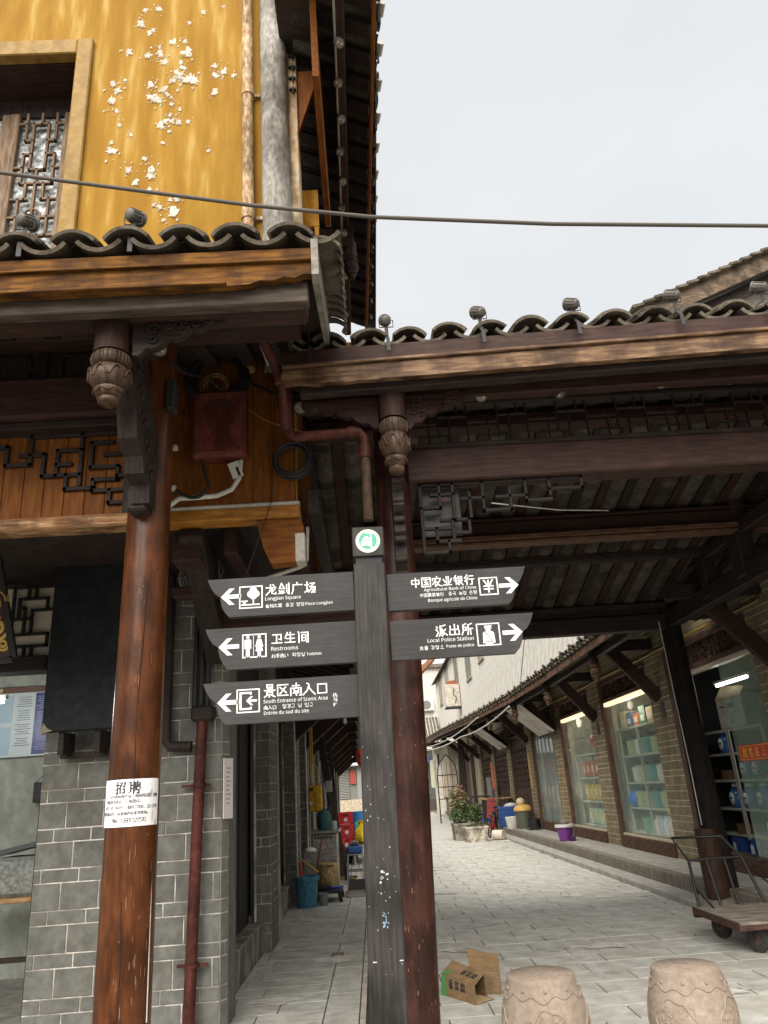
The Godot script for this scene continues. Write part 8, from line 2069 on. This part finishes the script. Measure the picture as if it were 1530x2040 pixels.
func street_clutter() -> void:
	drum("carved stone drum stool beside the cardboard box, left of the pair", Vector3(0.885, 0, -4.95), 0.250, 0.47, 0.4)
	drum("carved stone drum stool at the right, before the handcart", Vector3(1.72, 0, -4.95), 0.245, 0.455, 1.3)
	# cardboard box on its side
	var bx := thing("cardboard_box", "opened brown cardboard box with black print lying on the paving", "box", Vector3(0.66, 0, -6.65), 0.0, "", true)
	var cm := surf("cardboard", srgb(126, 102, 72), srgb(148, 122, 90), Vector3(1.5, 5, 1.5), 0.85, 0.05, true, 0.012, 5, 1)
	var cin := surf("cardboard_inside", srgb(122, 100, 72), srgb(146, 122, 92), Vector3(1.5, 5, 1.5), 0.9, 0.05)
	# lying on its side: the long face to the left front, flaps thrown open at the right
	var A := Vector3(0.43, 0.003, -6.74); var B := Vector3(0.65, 0.003, -6.37); var C := Vector3(0.651, 0.127, -6.3814); var D := Vector3(0.438, 0.15, -6.742)
	var E := Vector3(0.54, 0.205, -6.87); var F := Vector3(0.743, 0.177, -6.4966); var K := Vector3(0.56, 0.006, -6.89); var H := Vector3(0.755, 0.006, -6.52)
	part(bx, "side", _sheet2(A, B, C, D, 0.005), cm)
	part(bx, "top", _sheet2(D, C, F, E, -0.005), cm)
	part(bx, "back", _sheet2(K, H, F, E, 0.005), cin)
	part(bx, "bottom", _sheet2(A + Vector3(0.006, 0.003, 0), B + Vector3(0.004, 0.003, 0), Vector3(0.80, 0.012, -6.47), K, 0.004), surf("cardboard_pale", srgb(172, 150, 112), srgb(190, 168, 130), Vector3(1.5, 5, 1.5), 0.85))
	part(bx, "end", _sheet2(A, K, E, D, 0.005), cm)
	part(bx, "raised_flap", _sheet2(Vector3(0.66, 0.004, -6.70), Vector3(0.875, 0.004, -6.61), Vector3(0.875, 0.14, -6.605), Vector3(0.66, 0.15, -6.73), 0.005), cin)
	part(bx, "raised_flap", _sheet2(Vector3(0.66, 0.152, -6.73), Vector3(0.875, 0.142, -6.605), Vector3(0.87, 0.27, -6.60), Vector3(0.65, 0.305, -6.75), 0.005), cm)
	var u := (B - A).normalized()
	var up1 := (D - A).normalized()
	var nn := u.cross(up1).normalized()
	var pg := G.new()
	for i in 3: glyph(pg, GL["香豆腐"[i]], A + u * (0.10 + i * 0.075) + up1 * 0.06 + nn * 0.006, u, up1, 0.055, 0.010)
	part(bx, "lettering", pg, plain("ink", srgb(40, 38, 38), 0.8))
	var u2 := (C - D).normalized()
	var w2 := (E - D).normalized()
	w2 = (w2 - u2 * w2.dot(u2)).normalized()
	pg = G.new()
	for i in 3: glyph(pg, GL["香豆腐"[i]], D + u2 * (0.17 + i * 0.065) + w2 * 0.05 + u2.cross(w2) * 0.0015, u2, w2, 0.052, 0.009)
	part(bx, "lettering", pg, plain("ink", srgb(40, 38, 38), 0.8))
	part(bx, "green_label", G.new().prism([Vector2(0.0, 0.0), Vector2(0.075, 0.0), Vector2(0.06, 0.145), Vector2(0.012, 0.148)], A + nn * 0.0062, u, up1, 0.0).prism([Vector2(0.01, 0), Vector2(0.075, 0), Vector2(0.075, 0.05), Vector2(0.02, 0.05)], D + u2.cross(w2) * 0.00152 + w2 * 0.003, u2, w2, 0.0), plain("label_green", srgb(70, 130, 70), 0.6))
	# handcart
	var cart := thing("handcart", "black framed handcart with a worn plank deck parked by the right column", "handcart", Vector3(3.40, 0, -7.6), 0.0, "", true)
	var deck := wood("deck_plank", srgb(112, 104, 94), srgb(164, 154, 142), 0, 0.8, 0.3)
	var fr := plain("cart_black", srgb(34, 32, 32), 0.45, 0.3)
	for i in 6: part(cart, "deck_plank", G.new().lohi(Vector3(3.02, 0.235, -8.12 + i * 0.16), Vector3(4.05, 0.26, -7.968 + i * 0.16), 0.004), deck)
	part(cart, "deck_edge", G.new().lohi(Vector3(3.0, 0.20, -8.14), Vector3(3.02, 0.262, -7.14), 0.004).lohi(Vector3(3.0, 0.20, -7.16), Vector3(4.05, 0.235, -7.14), 0.004).lohi(Vector3(3.0, 0.17, -8.14), Vector3(4.05, 0.20, -8.1), 0.004), wood("deck_edge", srgb(70, 46, 40), srgb(104, 76, 66), 0, 0.7))
	for k in [[3.20, -8.0], [3.22, -7.32], [3.9, -8.0], [3.9, -7.32]]:
		var wh := part(cart, "wheel", G.new().lathe([Vector2(0.045, -0.022), Vector2(0.075, -0.024), Vector2(0.10, -0.018), Vector2(0.104, 0), Vector2(0.10, 0.018), Vector2(0.075, 0.024), Vector2(0.045, 0.022)], Vector3(k[0], 0.104, k[1]), 24, Basis(Vector3(0, 1, 0), 0.5) * Basis(Vector3(0, 0, 1), PI / 2)), plain("tyre", srgb(52, 50, 48), 0.8))
		part(wh, "rim", G.new().lathe([Vector2(0, -0.018), Vector2(0.046, -0.018), Vector2(0.046, 0.018), Vector2(0, 0.018)], Vector3(k[0], 0.104, k[1]), 16, Basis(Vector3(0, 1, 0), 0.5) * Basis(Vector3(0, 0, 1), PI / 2), true), plain("rim_brown", srgb(84, 66, 54), 0.5))
		part(cart, "fork", G.new().bar(Vector3(k[0] - 0.03, 0.22, k[1] + 0.02), Vector3(k[0] - 0.03, 0.10, k[1] + 0.0), 0.035, 0.008, Vector3(1, 0, 0)), W.iron)
	# tubular frame leaning back over the near side
	part(cart, "handle_frame", G.new().tube([Vector3(3.06, 0.20, -8.10), Vector3(3.10, 0.65, -8.26), Vector3(3.04, 0.855, -8.46), Vector3(3.53, 0.845, -8.40), Vector3(3.62, 0.66, -8.22), Vector3(3.70, 0.22, -8.06)], 0.015, 10), fr)
	part(cart, "cross_bar", G.new().tube([Vector3(3.10, 0.655, -8.26), Vector3(3.62, 0.66, -8.22)], 0.014, 10), fr)
	for x in [3.27, 3.45]: part(cart, "upright", G.new().tube([Vector3(x, 0.22, -8.08), Vector3(x + 0.0, 0.657, -8.24)], 0.013, 8), fr)
	part(cart, "stay", G.new().tube([Vector3(3.70, 0.52, -8.16), Vector3(3.82, 0.24, -7.6)], 0.008, 6).tube([Vector3(3.08, 0.42, -8.18), Vector3(3.16, 0.22, -7.9)], 0.008, 6), fr)
	# --- things along the right pavement
	var pb := thing("purple_mop_bucket", "purple mop bucket with a white rim on the shop pavement", "bucket", Vector3(4.12, 0.23, -17.9))
	part(pb, "body", G.new().lathe([Vector2(0, 0), Vector2(0.13, 0), Vector2(0.165, 0.28), Vector2(0.165, 0.29), Vector2(0, 0.2)], Vector3.ZERO, 18, Basis(), false, Vector2(1.1, 0.85)), plain("bucket_purple", srgb(110, 50, 130), 0.4))
	part(pb, "rim", G.new().lathe([Vector2(0.16, 0.27), Vector2(0.20, 0.28), Vector2(0.20, 0.33), Vector2(0.15, 0.34), Vector2(0.14, 0.29)], Vector3.ZERO, 18, Basis(), false, Vector2(1.1, 0.85)), plain("rim_white", srgb(214, 206, 206), 0.4))
	part(pb, "mop_ring", G.new().lathe([Vector2(0.0, 0.33), Vector2(0.1, 0.33), Vector2(0.11, 0.38), Vector2(0, 0.42)], Vector3.ZERO, 14), surf("mop_grey", srgb(110, 100, 92), srgb(150, 140, 130), Vector3(8, 8, 8), 0.9))
	part(pb, "mop_pole", G.new().tube([Vector3(0, 0.4, 0), Vector3(0.12, 1.5, 0.1)], 0.012, 6), plain("pole_ochre", srgb(170, 130, 50), 0.5))
	part(pb, "pedal", G.new().lohi(Vector3(0.05, 0.0, 0.12), Vector3(0.17, 0.1, 0.2), 0.01), plain("pedal_dark", srgb(60, 30, 70), 0.5))
	var bn := thing("waste_bin", "green dustbin with a yellow domed lid and a bag on it", "bin", Vector3(4.28, 0.23, -23.6))
	part(bn, "body", G.new().lathe([Vector2(0, 0), Vector2(0.20, 0), Vector2(0.25, 0.5), Vector2(0, 0.5)], Vector3.ZERO, 18), plain("bin_green", srgb(86, 90, 74), 0.5))
	part(bn, "lid", G.new().lathe([Vector2(0.27, 0.48), Vector2(0.27, 0.55), Vector2(0.2, 0.62), Vector2(0.1, 0.65), Vector2(0, 0.65)], Vector3.ZERO, 18), plain("lid_yellow", srgb(196, 160, 80), 0.5))
	part(bn, "bag", G.new().ball(Vector3(-0.04, 0.72, 0), Vector3(0.14, 0.12, 0.12), 7, 5), plain("bag_tan", srgb(196, 176, 140), 0.6))
	var bc := thing("blue_crate", "blue plastic crate on the pavement left of the dustbin", "crate", Vector3(4.15, 0.23, -25.4))
	part(bc, "body", G.new().lohi(Vector3(-0.3, 0, -0.25), Vector3(0.36, 0.58, 0.25), 0.02), plain("crate_blue", srgb(40, 76, 140), 0.5))
	for i in 4: part(bc, "rib", G.new().lohi(Vector3(-0.31, 0.10 + i * 0.13, -0.26), Vector3(0.37, 0.13 + i * 0.13, 0.26), 0.006), plain("crate_blue", srgb(40, 76, 140), 0.5))
	part(bc, "contents", G.new().ball(Vector3(0.1, 0.58, 0), Vector3(0.24, 0.1, 0.2), 9, 5), plain("contents_pale", srgb(190, 186, 176), 0.8))
	solo("white_pail", G.new().lathe([Vector2(0, 0), Vector2(0.15, 0), Vector2(0.2, 0.32), Vector2(0.19, 0.33), Vector2(0, 0.2)], Vector3(3.98, 0.23, -23.9), 18), surf("pail_white", srgb(186, 182, 170), srgb(208, 204, 194), Vector3(3, 3, 3), 0.6), "dirty white pail between the blue crate and the dustbin", "pail")
	solo("dark_pot", G.new().lathe([Vector2(0, 0), Vector2(0.14, 0), Vector2(0.16, 0.26), Vector2(0, 0.26)], Vector3(4.5, 0.23, -23.2), 14), W.iron, "dark pot behind the dustbin", "pot")
	solo("iron_rack", G.new().tube([Vector3(4.2, 0.25, -22.6), Vector3(4.6, 0.25, -22.6), Vector3(4.6, 0.42, -22.6)], 0.012, 6).lohi(Vector3(4.2, 0.23, -22.9), Vector3(4.55, 0.245, -22.5)), W.iron, "small iron rack lying right of the dustbin", "rack")
	var wt := thing("wooden_table", "low wooden table with red cloth on the pavement by the carved doors", "table", Vector3(4.1, 0.23, -27.2))
	part(wt, "top", G.new().lohi(Vector3(-0.5, 0.78, -0.3), Vector3(0.5, 0.82, 0.3)), W.lit0)
	for k in [[-0.45, 0.25], [0.45, 0.25], [-0.45, -0.25], [0.45, -0.25]]: part(wt, "leg", G.new().lohi(Vector3(k[0] - 0.03, 0, k[1] - 0.03), Vector3(k[0] + 0.03, 0.78, k[1] + 0.03)), W.dark1)
	part(wt, "cloth", G.new().prism([Vector2(-0.12, 0), Vector2(0.12, 0), Vector2(0.2, -0.62), Vector2(-0.2, -0.6)], Vector3(-0.25, 0.825, 0.32), Vector3.RIGHT, UP, 0.02), plain("cloth_red", srgb(150, 60, 56), 0.8))
	# chairs
	var ch := thing("armchair", "black framed armchair with a grey back on the pavement", "chair", Vector3(3.95, 0.23, -30.0))
	part(ch, "seat", G.new().lohi(Vector3(-0.42, 0.5, -0.3), Vector3(0.42, 0.6, 0.3), 0.04), plain("seat_grey", srgb(62, 60, 60), 0.8))
	part(ch, "backrest", G.new().lohi(Vector3(0.28, 0.6, -0.3), Vector3(0.42, 1.5, 0.3), 0.03), surf("back_grey", srgb(110, 110, 110), srgb(140, 140, 138), Vector3(3, 1, 3), 0.7))
	for k in [[-0.4, 0.26], [0.4, 0.26], [-0.4, -0.26], [0.4, -0.26]]: part(ch, "leg", G.new().tube([Vector3(k[0], 0, k[1]), Vector3(k[0], 0.5, k[1])], 0.025, 6), W.iron)
	for k in [-0.28, 0.28]: part(ch, "armrest", G.new().tube([Vector3(-0.44, 0.5, k), Vector3(-0.5, 0.75, k), Vector3(-0.3, 0.88, k), Vector3(0.3, 0.85, k)], 0.025, 8), W.iron)
	solo("blue_tub", G.new().lathe([Vector2(0, 0), Vector2(0.2, 0), Vector2(0.24, 0.36), Vector2(0, 0.36)], Vector3(3.95, 0.23, -29.2), 16), plain("tub_blue", srgb(40, 70, 150), 0.5), "deep blue tub under the armchair", "tub")
	# bicycles
	bike("small red children's bicycle leaning at the kerb behind the planters", Vector3(3.45, 0, -24.6), 1.2, 0.66, srgb(190, 40, 44), 0.8)
	bike("dark grown-up bicycle standing behind the red one", Vector3(3.72, 0.07, -25.6), 1.25, 1.0, srgb(60, 56, 54), 1.0)
	# planters with shrubs
	planter("white chipped foam planter box nearest the viewer on the street", Vector3(2.80, 0, -23.2), Vector3(0.62, 0.40, 0.62), 0.10, 0.2, 41)
	planter("grey planter box with a tall red-tipped shrub behind the white one", Vector3(2.52, 0, -24.4), Vector3(0.5, 0.46, 0.9), 0.34, 1.0, 42)
	planter("planter with a round green bush beside the small bicycle", Vector3(3.08, 0, -25.2), Vector3(0.4, 0.36, 0.4), 0.24, 0.55, 43)
	solo("plant_pot", G.new().tube([Vector3(3.3, 0.14, -23.2), Vector3(3.55, 0.14, -23.0)], 0.13, 14), plain("pot_pale", srgb(206, 196, 178), 0.7), "pale pot lying on its side beside the planters", "pot")
	for i in 4: solo("paper_scrap", G.new().box(Vector3(3.4 + i * 0.09, 0.012, -22.6 + 0.2 * (i % 2)), Vector3(0.14, 0.012, 0.12), Basis(UP, i * 0.7)), plain("scrap_white", srgb(216, 212, 204), 0.8), "%s white paper scrap from the left on the paving by the kerb" % ORD[i], "paper")
	# wire rack, poles, stools, boat planter at the far end
	var rk := thing("wire_rack", "tall thin wire plant rack with an arched top at the far end of the row", "rack", Vector3(3.3, 0.0, -36.0))
	for x in [-0.45, 0.45]: part(rk, "post", G.new().tube([Vector3(x, 0, 0), Vector3(x, 2.0, 0), Vector3(x * 0.8, 2.5, 0), Vector3(0, 2.9, 0)], 0.03, 6), W.iron)
	for y in [1.0, 1.5, 2.0]: part(rk, "rail", G.new().tube([Vector3(-0.45, y, 0), Vector3(0.45, y, 0)], 0.022, 6), W.iron)
	for x in [-0.22, 0.0, 0.22]: part(rk, "wire", G.new().tube([Vector3(x, 1.0, 0), Vector3(x, 2.6, 0)], 0.012, 5), W.iron)
	for i in 3: solo("prop_pole", G.new().tube([Vector3(3.7 + i * 0.12, 0.2, -35.0), Vector3(3.9 + i * 0.08, 3.3, -35.6)], 0.06, 8), W.dark1, "%s dark pole from the left propped by the wire rack" % ORD[i], "pole", "poles propped by the wire rack")
	solo("long_table", G.new().lohi(Vector3(3.3, 1.0, -38.4), Vector3(4.4, 1.06, -37.8)).lohi(Vector3(3.35, 0.2, -38.3), Vector3(3.42, 1.0, -38.2)).lohi(Vector3(4.25, 0.2, -38.3), Vector3(4.32, 1.0, -38.2)).lohi(Vector3(3.35, 0.2, -37.95), Vector3(3.42, 1.0, -37.85)).lohi(Vector3(4.25, 0.2, -37.95), Vector3(4.32, 1.0, -37.85)), W.grey0, "grey table behind the wire rack at the far end", "table")
	var bo := thing("boat_planter", "dark boat shaped planter with a small shrub at the street's end", "planter", Vector3(3.0, 0, -50.0))
	part(bo, "hull", G.new().prism([Vector2(-1.3, 0.9), Vector2(-1.0, 0.2), Vector2(0.9, 0.2), Vector2(1.5, 1.1), Vector2(1.3, 0.85)], Vector3.ZERO, Vector3.RIGHT, UP, 1.0), plain("boat_dark", srgb(70, 66, 62), 0.7))
	part(bo, "base", G.new().lohi(Vector3(-1.2, 0, -0.9), Vector3(1.0, 0.2, -0.1)), plain("boat_base", srgb(196, 194, 186), 0.8))
	part(bo, "soil", G.new().lohi(Vector3(-1.0, 0.5, -0.9), Vector3(1.0, 0.8, -0.1)), plain("soil", srgb(70, 56, 44), 0.95))
	part(bo, "leaves", leaves(Vector3(-0.4, 1.3, -0.5), Vector3(0.8, 0.8, 0.4), 260, 0.16, 51), leaf_mat())
	# white tarps rolled down under the right eave
	for a in [[-21.3, -19.4, 3.35, "white stained awning sheet over the folding glass doors"], [-28.4, -26.6, 3.3, "white awning sheet with a red mark over the carved doors"]]:
		var t := thing("awning_sheet", a[3], "awning", Vector3(4.2, 2.6, (a[0] + a[1]) * 0.5), 0.0, "awning sheets under the right eave", true)
		part(t, "sheet", _sheet2(Vector3(3.72, a[2], a[0]), Vector3(3.72, a[2], a[1]), Vector3(4.55, 2.62, a[1]), Vector3(4.55, 2.62, a[0]), 0.01), surf("awning_white", srgb(196, 186, 172), srgb(218, 212, 203), Vector3(0.6, 0.6, 0.6), 0.8, 0.0, true, 0.008, 4, 1))
		part(t, "rod", G.new().tube([Vector3(4.56, 2.60, a[0]), Vector3(4.56, 2.60, a[1])], 0.035, 8), W.iron)
	solo("door_notice", G.new().lohi(Vector3(4.66, 1.3, -31.7), Vector3(4.675, 2.3, -31.25)), plain("notice_orange", srgb(214, 96, 40), 0.6), "orange red notice on the brick pier between the dark doors", "notice")
	solo("door_notice", G.new().lohi(Vector3(4.66, 1.3, -23.9), Vector3(4.675, 2.3, -23.6)), plain("notice_tan", srgb(170, 140, 90), 0.6), "narrow tan plate on the pier right of the carved doors", "notice")
	for i in 2: solo("house_number", G.new().lohi(Vector3(4.665, 2.30, -12.45 - i * 3.72), Vector3(4.676, 2.55, -12.27 - i * 3.72)).lohi(Vector3(4.66, 2.36, -12.42 - i * 3.72), Vector3(4.665, 2.50, -12.30 - i * 3.72)), plain("number_brown", srgb(74, 58, 50), 0.6), ["small brown number plate on the pier behind the blackened column", "small brown number plate on the pier left of the wide window"][i], "plate")
	wire("pale wire swinging under the far part of the right eave", [Vector3(3.5, 3.3, -19.5), Vector3(3.2, 3.15, -28.0), Vector3(2.6, 3.3, -40.0)], 0.02, W.white_pvc, 0.12)
	wire("second pale wire from the far house to the right eave", [Vector3(3.3, 3.45, -24.0), Vector3(2.2, 3.5, -40.0)], 0.018, W.white_pvc, 0.3)
	wire("thin wire rising over the white building's wall", [Vector3(4.3, 3.9, -22.0), Vector3(5.15, 6.2, -24.0)], 0.012, W.cable)

func _sheet2(a: Vector3, b: Vector3, c: Vector3, d: Vector3, t: float) -> G:
	var g := G.new()
	var nn := (b - a).cross(d - a).normalized()
	var k := nn * t
	g.q(a, b, c, d, -nn)
	g.q(a + k, b + k, c + k, d + k, nn)
	var ctr := (a + b + c + d) * 0.25
	var l := [a, b, c, d]
	for i in 4:
		var p: Vector3 = l[i]; var q: Vector3 = l[(i + 1) % 4]
		g.q(p, q, q + k, p + k, ((p + q) * 0.5 - ctr).normalized())
	return g

func leaf_mat() -> StandardMaterial3D:
	if mats.has("leaf"): return mats["leaf"]
	var m := plain("leaf", Color(1, 1, 1), 0.6)
	m.backlight_enabled = true
	m.backlight = Color(0.25, 0.3, 0.12)
	return m

func leaves(c: Vector3, rad: Vector3, n: int, size: float, sd: int, redtip := 0.0) -> G:
	var g := G.new()
	var r := RandomNumberGenerator.new(); r.seed = sd
	for i in n:
		var d := Vector3(r.randfn(), r.randfn(), r.randfn()).normalized() * pow(r.randf(), 0.5)
		var p := c + d * rad
		var k := r.randf_range(0.6, 1.4)
		g.col = Color(0.075 * k, 0.115 * k, 0.04 * k)
		if r.randf() < redtip * (0.4 + d.y): g.col = Color(0.22 * k, 0.10 * k, 0.05 * k)
		elif r.randf() < 0.25: g.col = Color(0.14 * k, 0.16 * k, 0.05 * k)
		var ax := Vector3(r.randfn(), r.randfn() * 0.6, r.randfn()).normalized()
		var s := ax.cross(Vector3(r.randfn(), r.randfn(), r.randfn())).normalized()
		var l := size * r.randf_range(0.6, 1.2)
		var a := p - ax * l * 0.5; var b := p + s * l * 0.22; var e := p + ax * l * 0.5; var f := p - s * l * 0.22
		g.flat(a, b, e, ax.cross(s)); g.flat(a, e, f, ax.cross(s))
	return g

func planter(label: String, at: Vector3, size: Vector3, spread: float, tall: float, sd: int) -> void:
	var o := thing("planter", label, "planter", at, 0.0, "planters at the kerb")
	var m := surf("planter_white", srgb(168, 158, 140), srgb(214, 206, 190), Vector3(2, 2, 2), 0.85, 0.3, true, 0.014, 6, 2) if sd == 41 else surf("planter_grey", srgb(120, 114, 104), srgb(168, 162, 150), Vector3(2, 2, 2), 0.85, 0.3, true, 0.014, 6, 2)
	var h := size * 0.5
	part(o, "box", G.new().prism([Vector2(-h.x * 0.9, 0), Vector2(h.x * 0.9, 0), Vector2(h.x, size.y), Vector2(-h.x, size.y)], Vector3(0, 0, h.z), Vector3.RIGHT, UP, size.z), m)
	part(o, "rim", G.new().lohi(Vector3(-h.x - 0.02, size.y - 0.06, -h.z - 0.02), Vector3(h.x + 0.02, size.y + 0.002, -h.z + 0.06), 0.01).lohi(Vector3(-h.x - 0.02, size.y - 0.06, h.z - 0.06), Vector3(h.x + 0.02, size.y + 0.002, h.z + 0.02), 0.01).lohi(Vector3(-h.x - 0.02, size.y - 0.061, -h.z + 0.06), Vector3(-h.x + 0.05, size.y + 0.001, h.z - 0.06)).lohi(Vector3(h.x - 0.05, size.y - 0.061, -h.z + 0.06), Vector3(h.x + 0.02, size.y + 0.001, h.z - 0.06)), m)
	part(o, "soil", G.new().lohi(Vector3(-h.x + 0.05, size.y - 0.02, -h.z + 0.06), Vector3(h.x - 0.05, size.y + 0.004, h.z - 0.06)), plain("soil", srgb(70, 56, 44), 0.95))
	if sd == 41:
		part(o, "crack", G.new().tube([Vector3(0.12, 0.38, h.z + 0.003), Vector3(0.10, 0.25, h.z), Vector3(0.15, 0.12, h.z - 0.01), Vector3(0.14, 0.02, h.z - 0.02)], 0.008, 4), plain("crack_dark", srgb(26, 15, 10), 0.9))
		part(o, "leaves", leaves(Vector3(0.1, size.y + 0.06, 0), Vector3(0.25, 0.08, 0.2), 90, 0.09, sd), leaf_mat())
	else:
		var st := G.new()
		var r := RandomNumberGenerator.new(); r.seed = sd
		for i in 7:
			var e := Vector3(r.randf_range(-1, 1) * spread * 0.7, size.y + tall * r.randf_range(0.6, 1.0), r.randf_range(-1, 1) * spread * 0.6)
			st.tube([Vector3(e.x * 0.15, size.y - 0.02, e.z * 0.15), Vector3(e.x * 0.5, size.y + tall * 0.4, e.z * 0.5), e], [0.018, 0.012, 0.005], 6)
		part(o, "stem", st, plain("stem_brown", srgb(92, 76, 54), 0.8))
		part(o, "leaves", leaves(Vector3(0, size.y + tall * 0.55, 0), Vector3(spread, tall * 0.55, spread * 0.8), 900, 0.10, sd, 0.5 if sd == 42 else 0.0), leaf_mat())
		if sd == 42: part(o, "low_leaves", leaves(Vector3(0, size.y + 0.2, 0), Vector3(spread * 1.05, 0.26, spread), 600, 0.10, sd + 7), leaf_mat())

func bike(label: String, at: Vector3, turn: float, k: float, c: Color, lean: float) -> void:
	var o := thing("bicycle", label, "bicycle", at, turn, "bicycles at the kerb")
	var fm := plain("bike_" + c.to_html(), c, 0.4)
	var r := 0.30 * k
	for x in [-0.5 * k, 0.5 * k]:
		var ring := []
		for i in 25: ring.append(Vector3(x + cos(TAU * i / 24.0) * r, r + 0.02 + sin(TAU * i / 24.0) * r, 0))
		var w := part(o, "wheel", G.new().tube(ring, 0.022 * k + 0.006, 8, false), plain("tyre", srgb(52, 50, 48), 0.8))
		var sp := G.new()
		for i in 10: sp.tube([Vector3(x, r + 0.02, 0), Vector3(x + cos(TAU * i / 10.0) * r, r + 0.02 + sin(TAU * i / 10.0) * r, 0)], 0.004, 4, false)
		sp.tube([Vector3(x, r + 0.02, -0.05), Vector3(x, r + 0.02, 0.05)], 0.03, 8)
		part(w, "spokes", sp, plain("spoke", srgb(130, 130, 130), 0.4, 0.6))
	part(o, "frame", G.new().tube([Vector3(-0.5 * k, r, 0), Vector3(-0.12 * k, 0.62 * k, 0), Vector3(0.36 * k, 0.66 * k, 0), Vector3(0.0, r, 0), Vector3(-0.12 * k, 0.62 * k, 0)], 0.02, 8).tube([Vector3(-0.5 * k, r, 0), Vector3(0.0, r, 0)], 0.016, 6), fm)
	part(o, "fork", G.new().tube([Vector3(0.5 * k, r, 0), Vector3(0.38 * k, 0.66 * k, 0), Vector3(0.34 * k, 0.86 * k, 0)], 0.018, 8), fm)
	part(o, "handlebar", G.new().tube([Vector3(0.30 * k, 0.90 * k, -0.24 * k), Vector3(0.36 * k, 0.87 * k, 0), Vector3(0.30 * k, 0.90 * k, 0.24 * k)], 0.014, 8), W.iron)
	part(o, "saddle", G.new().ball(Vector3(-0.16 * k, 0.74 * k, 0), Vector3(0.13, 0.04, 0.07) * k, 10, 6).tube([Vector3(-0.12 * k, 0.6 * k, 0), Vector3(-0.15 * k, 0.72 * k, 0)], 0.014, 6), W.iron)
	part(o, "pedal", G.new().tube([Vector3(0, r, -0.1), Vector3(0, r, 0.1)], 0.02, 6).tube([Vector3(0.0, r, 0.1), Vector3(0.1 * k, r - 0.12 * k, 0.1)], 0.012, 6), W.iron)
	o.rotation.x = 0.0
	o.rotate_object_local(Vector3(1, 0, 0), 0.10)

# ---------------------------------------------------------------- scuffs, stains, grit, lamp leads
func wear() -> void:
	var r := RandomNumberGenerator.new(); r.seed = 88
	var col: Node = self.get_node("timber_house/column")
	var sc := G.new(); var dk := G.new(); var ol := G.new()
	for i in 150:
		var y := r.randf_range(0.45, 2.9) if i % 3 else r.randf_range(0.5, 1.4)
		var rad := 0.1288 - 0.0038 * y + 0.0006
		var a := r.randf_range(-0.9, 1.3)
		var h := r.randf_range(0.004, 0.035); var w := r.randf_range(0.004, 0.016)
		var cx := -1.20 + 0.006 * y
		var p := []
		for k in [[-w, -h], [w, -h * 0.6], [w * 0.7, h], [-w * 0.8, h * 0.7]]: p.append(Vector3(cx + sin(a + k[0]) * rad, y + k[1], -4.0 + cos(a + k[0]) * rad))
		var g: G = [sc, dk, ol][i % 3]
		g.q(p[0], p[1], p[2], p[3], Vector3(sin(a), 0, cos(a)))
	stuff(part(col, "scuffs", sc, plain("scuff_pale", srgb(128, 100, 74), 0.8)))
	stuff(part(col, "dark_scuffs", dk, plain("scuff_dark", srgb(40, 24, 16), 0.8)))
	stuff(part(col, "worn_varnish", ol, plain("scuff_orange", srgb(134, 84, 44), 0.6)))
	var gcol: Node = self.get_node("timber_gateway/column")
	var gs := G.new()
	for i in 50:
		var y := 0.35 + 1.7 * pow(r.randf(), 1.6)
		var cx := 0.153 + 0.035 * y
		var a := r.randf_range(-0.6, 1.5)
		var w := r.randf_range(0.004, 0.02); var h := r.randf_range(0.003, 0.014)
		var p := []
		for k in [[-w, -h], [w, -h], [w, h], [-w, h]]: p.append(Vector3(cx + sin(a + k[0]) * 0.1256, y + k[1], -4.8 + cos(a + k[0]) * 0.1256))
		gs.q(p[0], p[1], p[2], p[3], Vector3(sin(a), 0, cos(a)))
	stuff(part(gcol, "scuffs", gs, plain("scuff_tan", srgb(112, 82, 62), 0.8)))
	# stains and grit on the paving
	var st := G.new(); var pale := G.new(); var grit := G.new()
	for i in 60:
		var x := r.randf_range(0.3, 3.5); var z := -6.2 - 16.0 * pow(r.randf(), 1.5)
		if i % 4 == 0: x = r.randf_range(-1.2, -0.3); z = r.randf_range(-13.0, -6.8)
		var poly := []
		var n := 13
		var s := r.randf_range(0.04, 0.20)
		for k in n: poly.append(Vector2(cos(TAU * k / n) * 1.3, sin(TAU * k / n)) * s * r.randf_range(0.5, 1.2))
		(st if i % 3 else pale).prism(poly, Vector3(x, 0.0042 + i * 0.00003, z), Vector3.RIGHT, Vector3(0, 0, -1), 0.0)
	stuff(part(self.get_node("street"), "stains", st, surf("stain_grey", srgb(182, 181, 174), srgb(194, 193, 186), Vector3(2, 2, 2), 0.7)))
	stuff(part(self.get_node("street"), "pale_stains", pale, surf("stain_pale", srgb(208, 205, 196), srgb(216, 213, 205), Vector3(2, 2, 2), 0.9)))
	for i in 420:
		var x := 3.6 - 0.5 * pow(r.randf(), 2.2) if i % 2 else r.randf_range(-1.3, 3.5)
		var z := -6.0 - 20.0 * pow(r.randf(), 1.4)
		var s := r.randf_range(0.004, 0.014)
		grit.col = Color(0.5, 0.46, 0.38) if i % 3 else Color(0.16, 0.14, 0.11)
		grit.box(Vector3(x, 0.003 + s * 0.3, z), Vector3(s * 1.6, s * 0.6, s), Basis(UP, r.randf() * 3.0))
	stuff(part(self.get_node("street"), "grit", grit, plain("grit_mix", Color(1, 1, 1), 0.9)))
	# leads from lamp to lamp
	wire("thin black lead between the lamps under the gateway eave", [Vector3(-0.35, 3.99, -4.56), Vector3(0.86, 4.0, -4.56), Vector3(1.43, 4.01, -4.56), Vector3(2.09, 4.03, -4.56), Vector3(2.61, 4.05, -4.56)], 0.004, W.cable, 0.015)
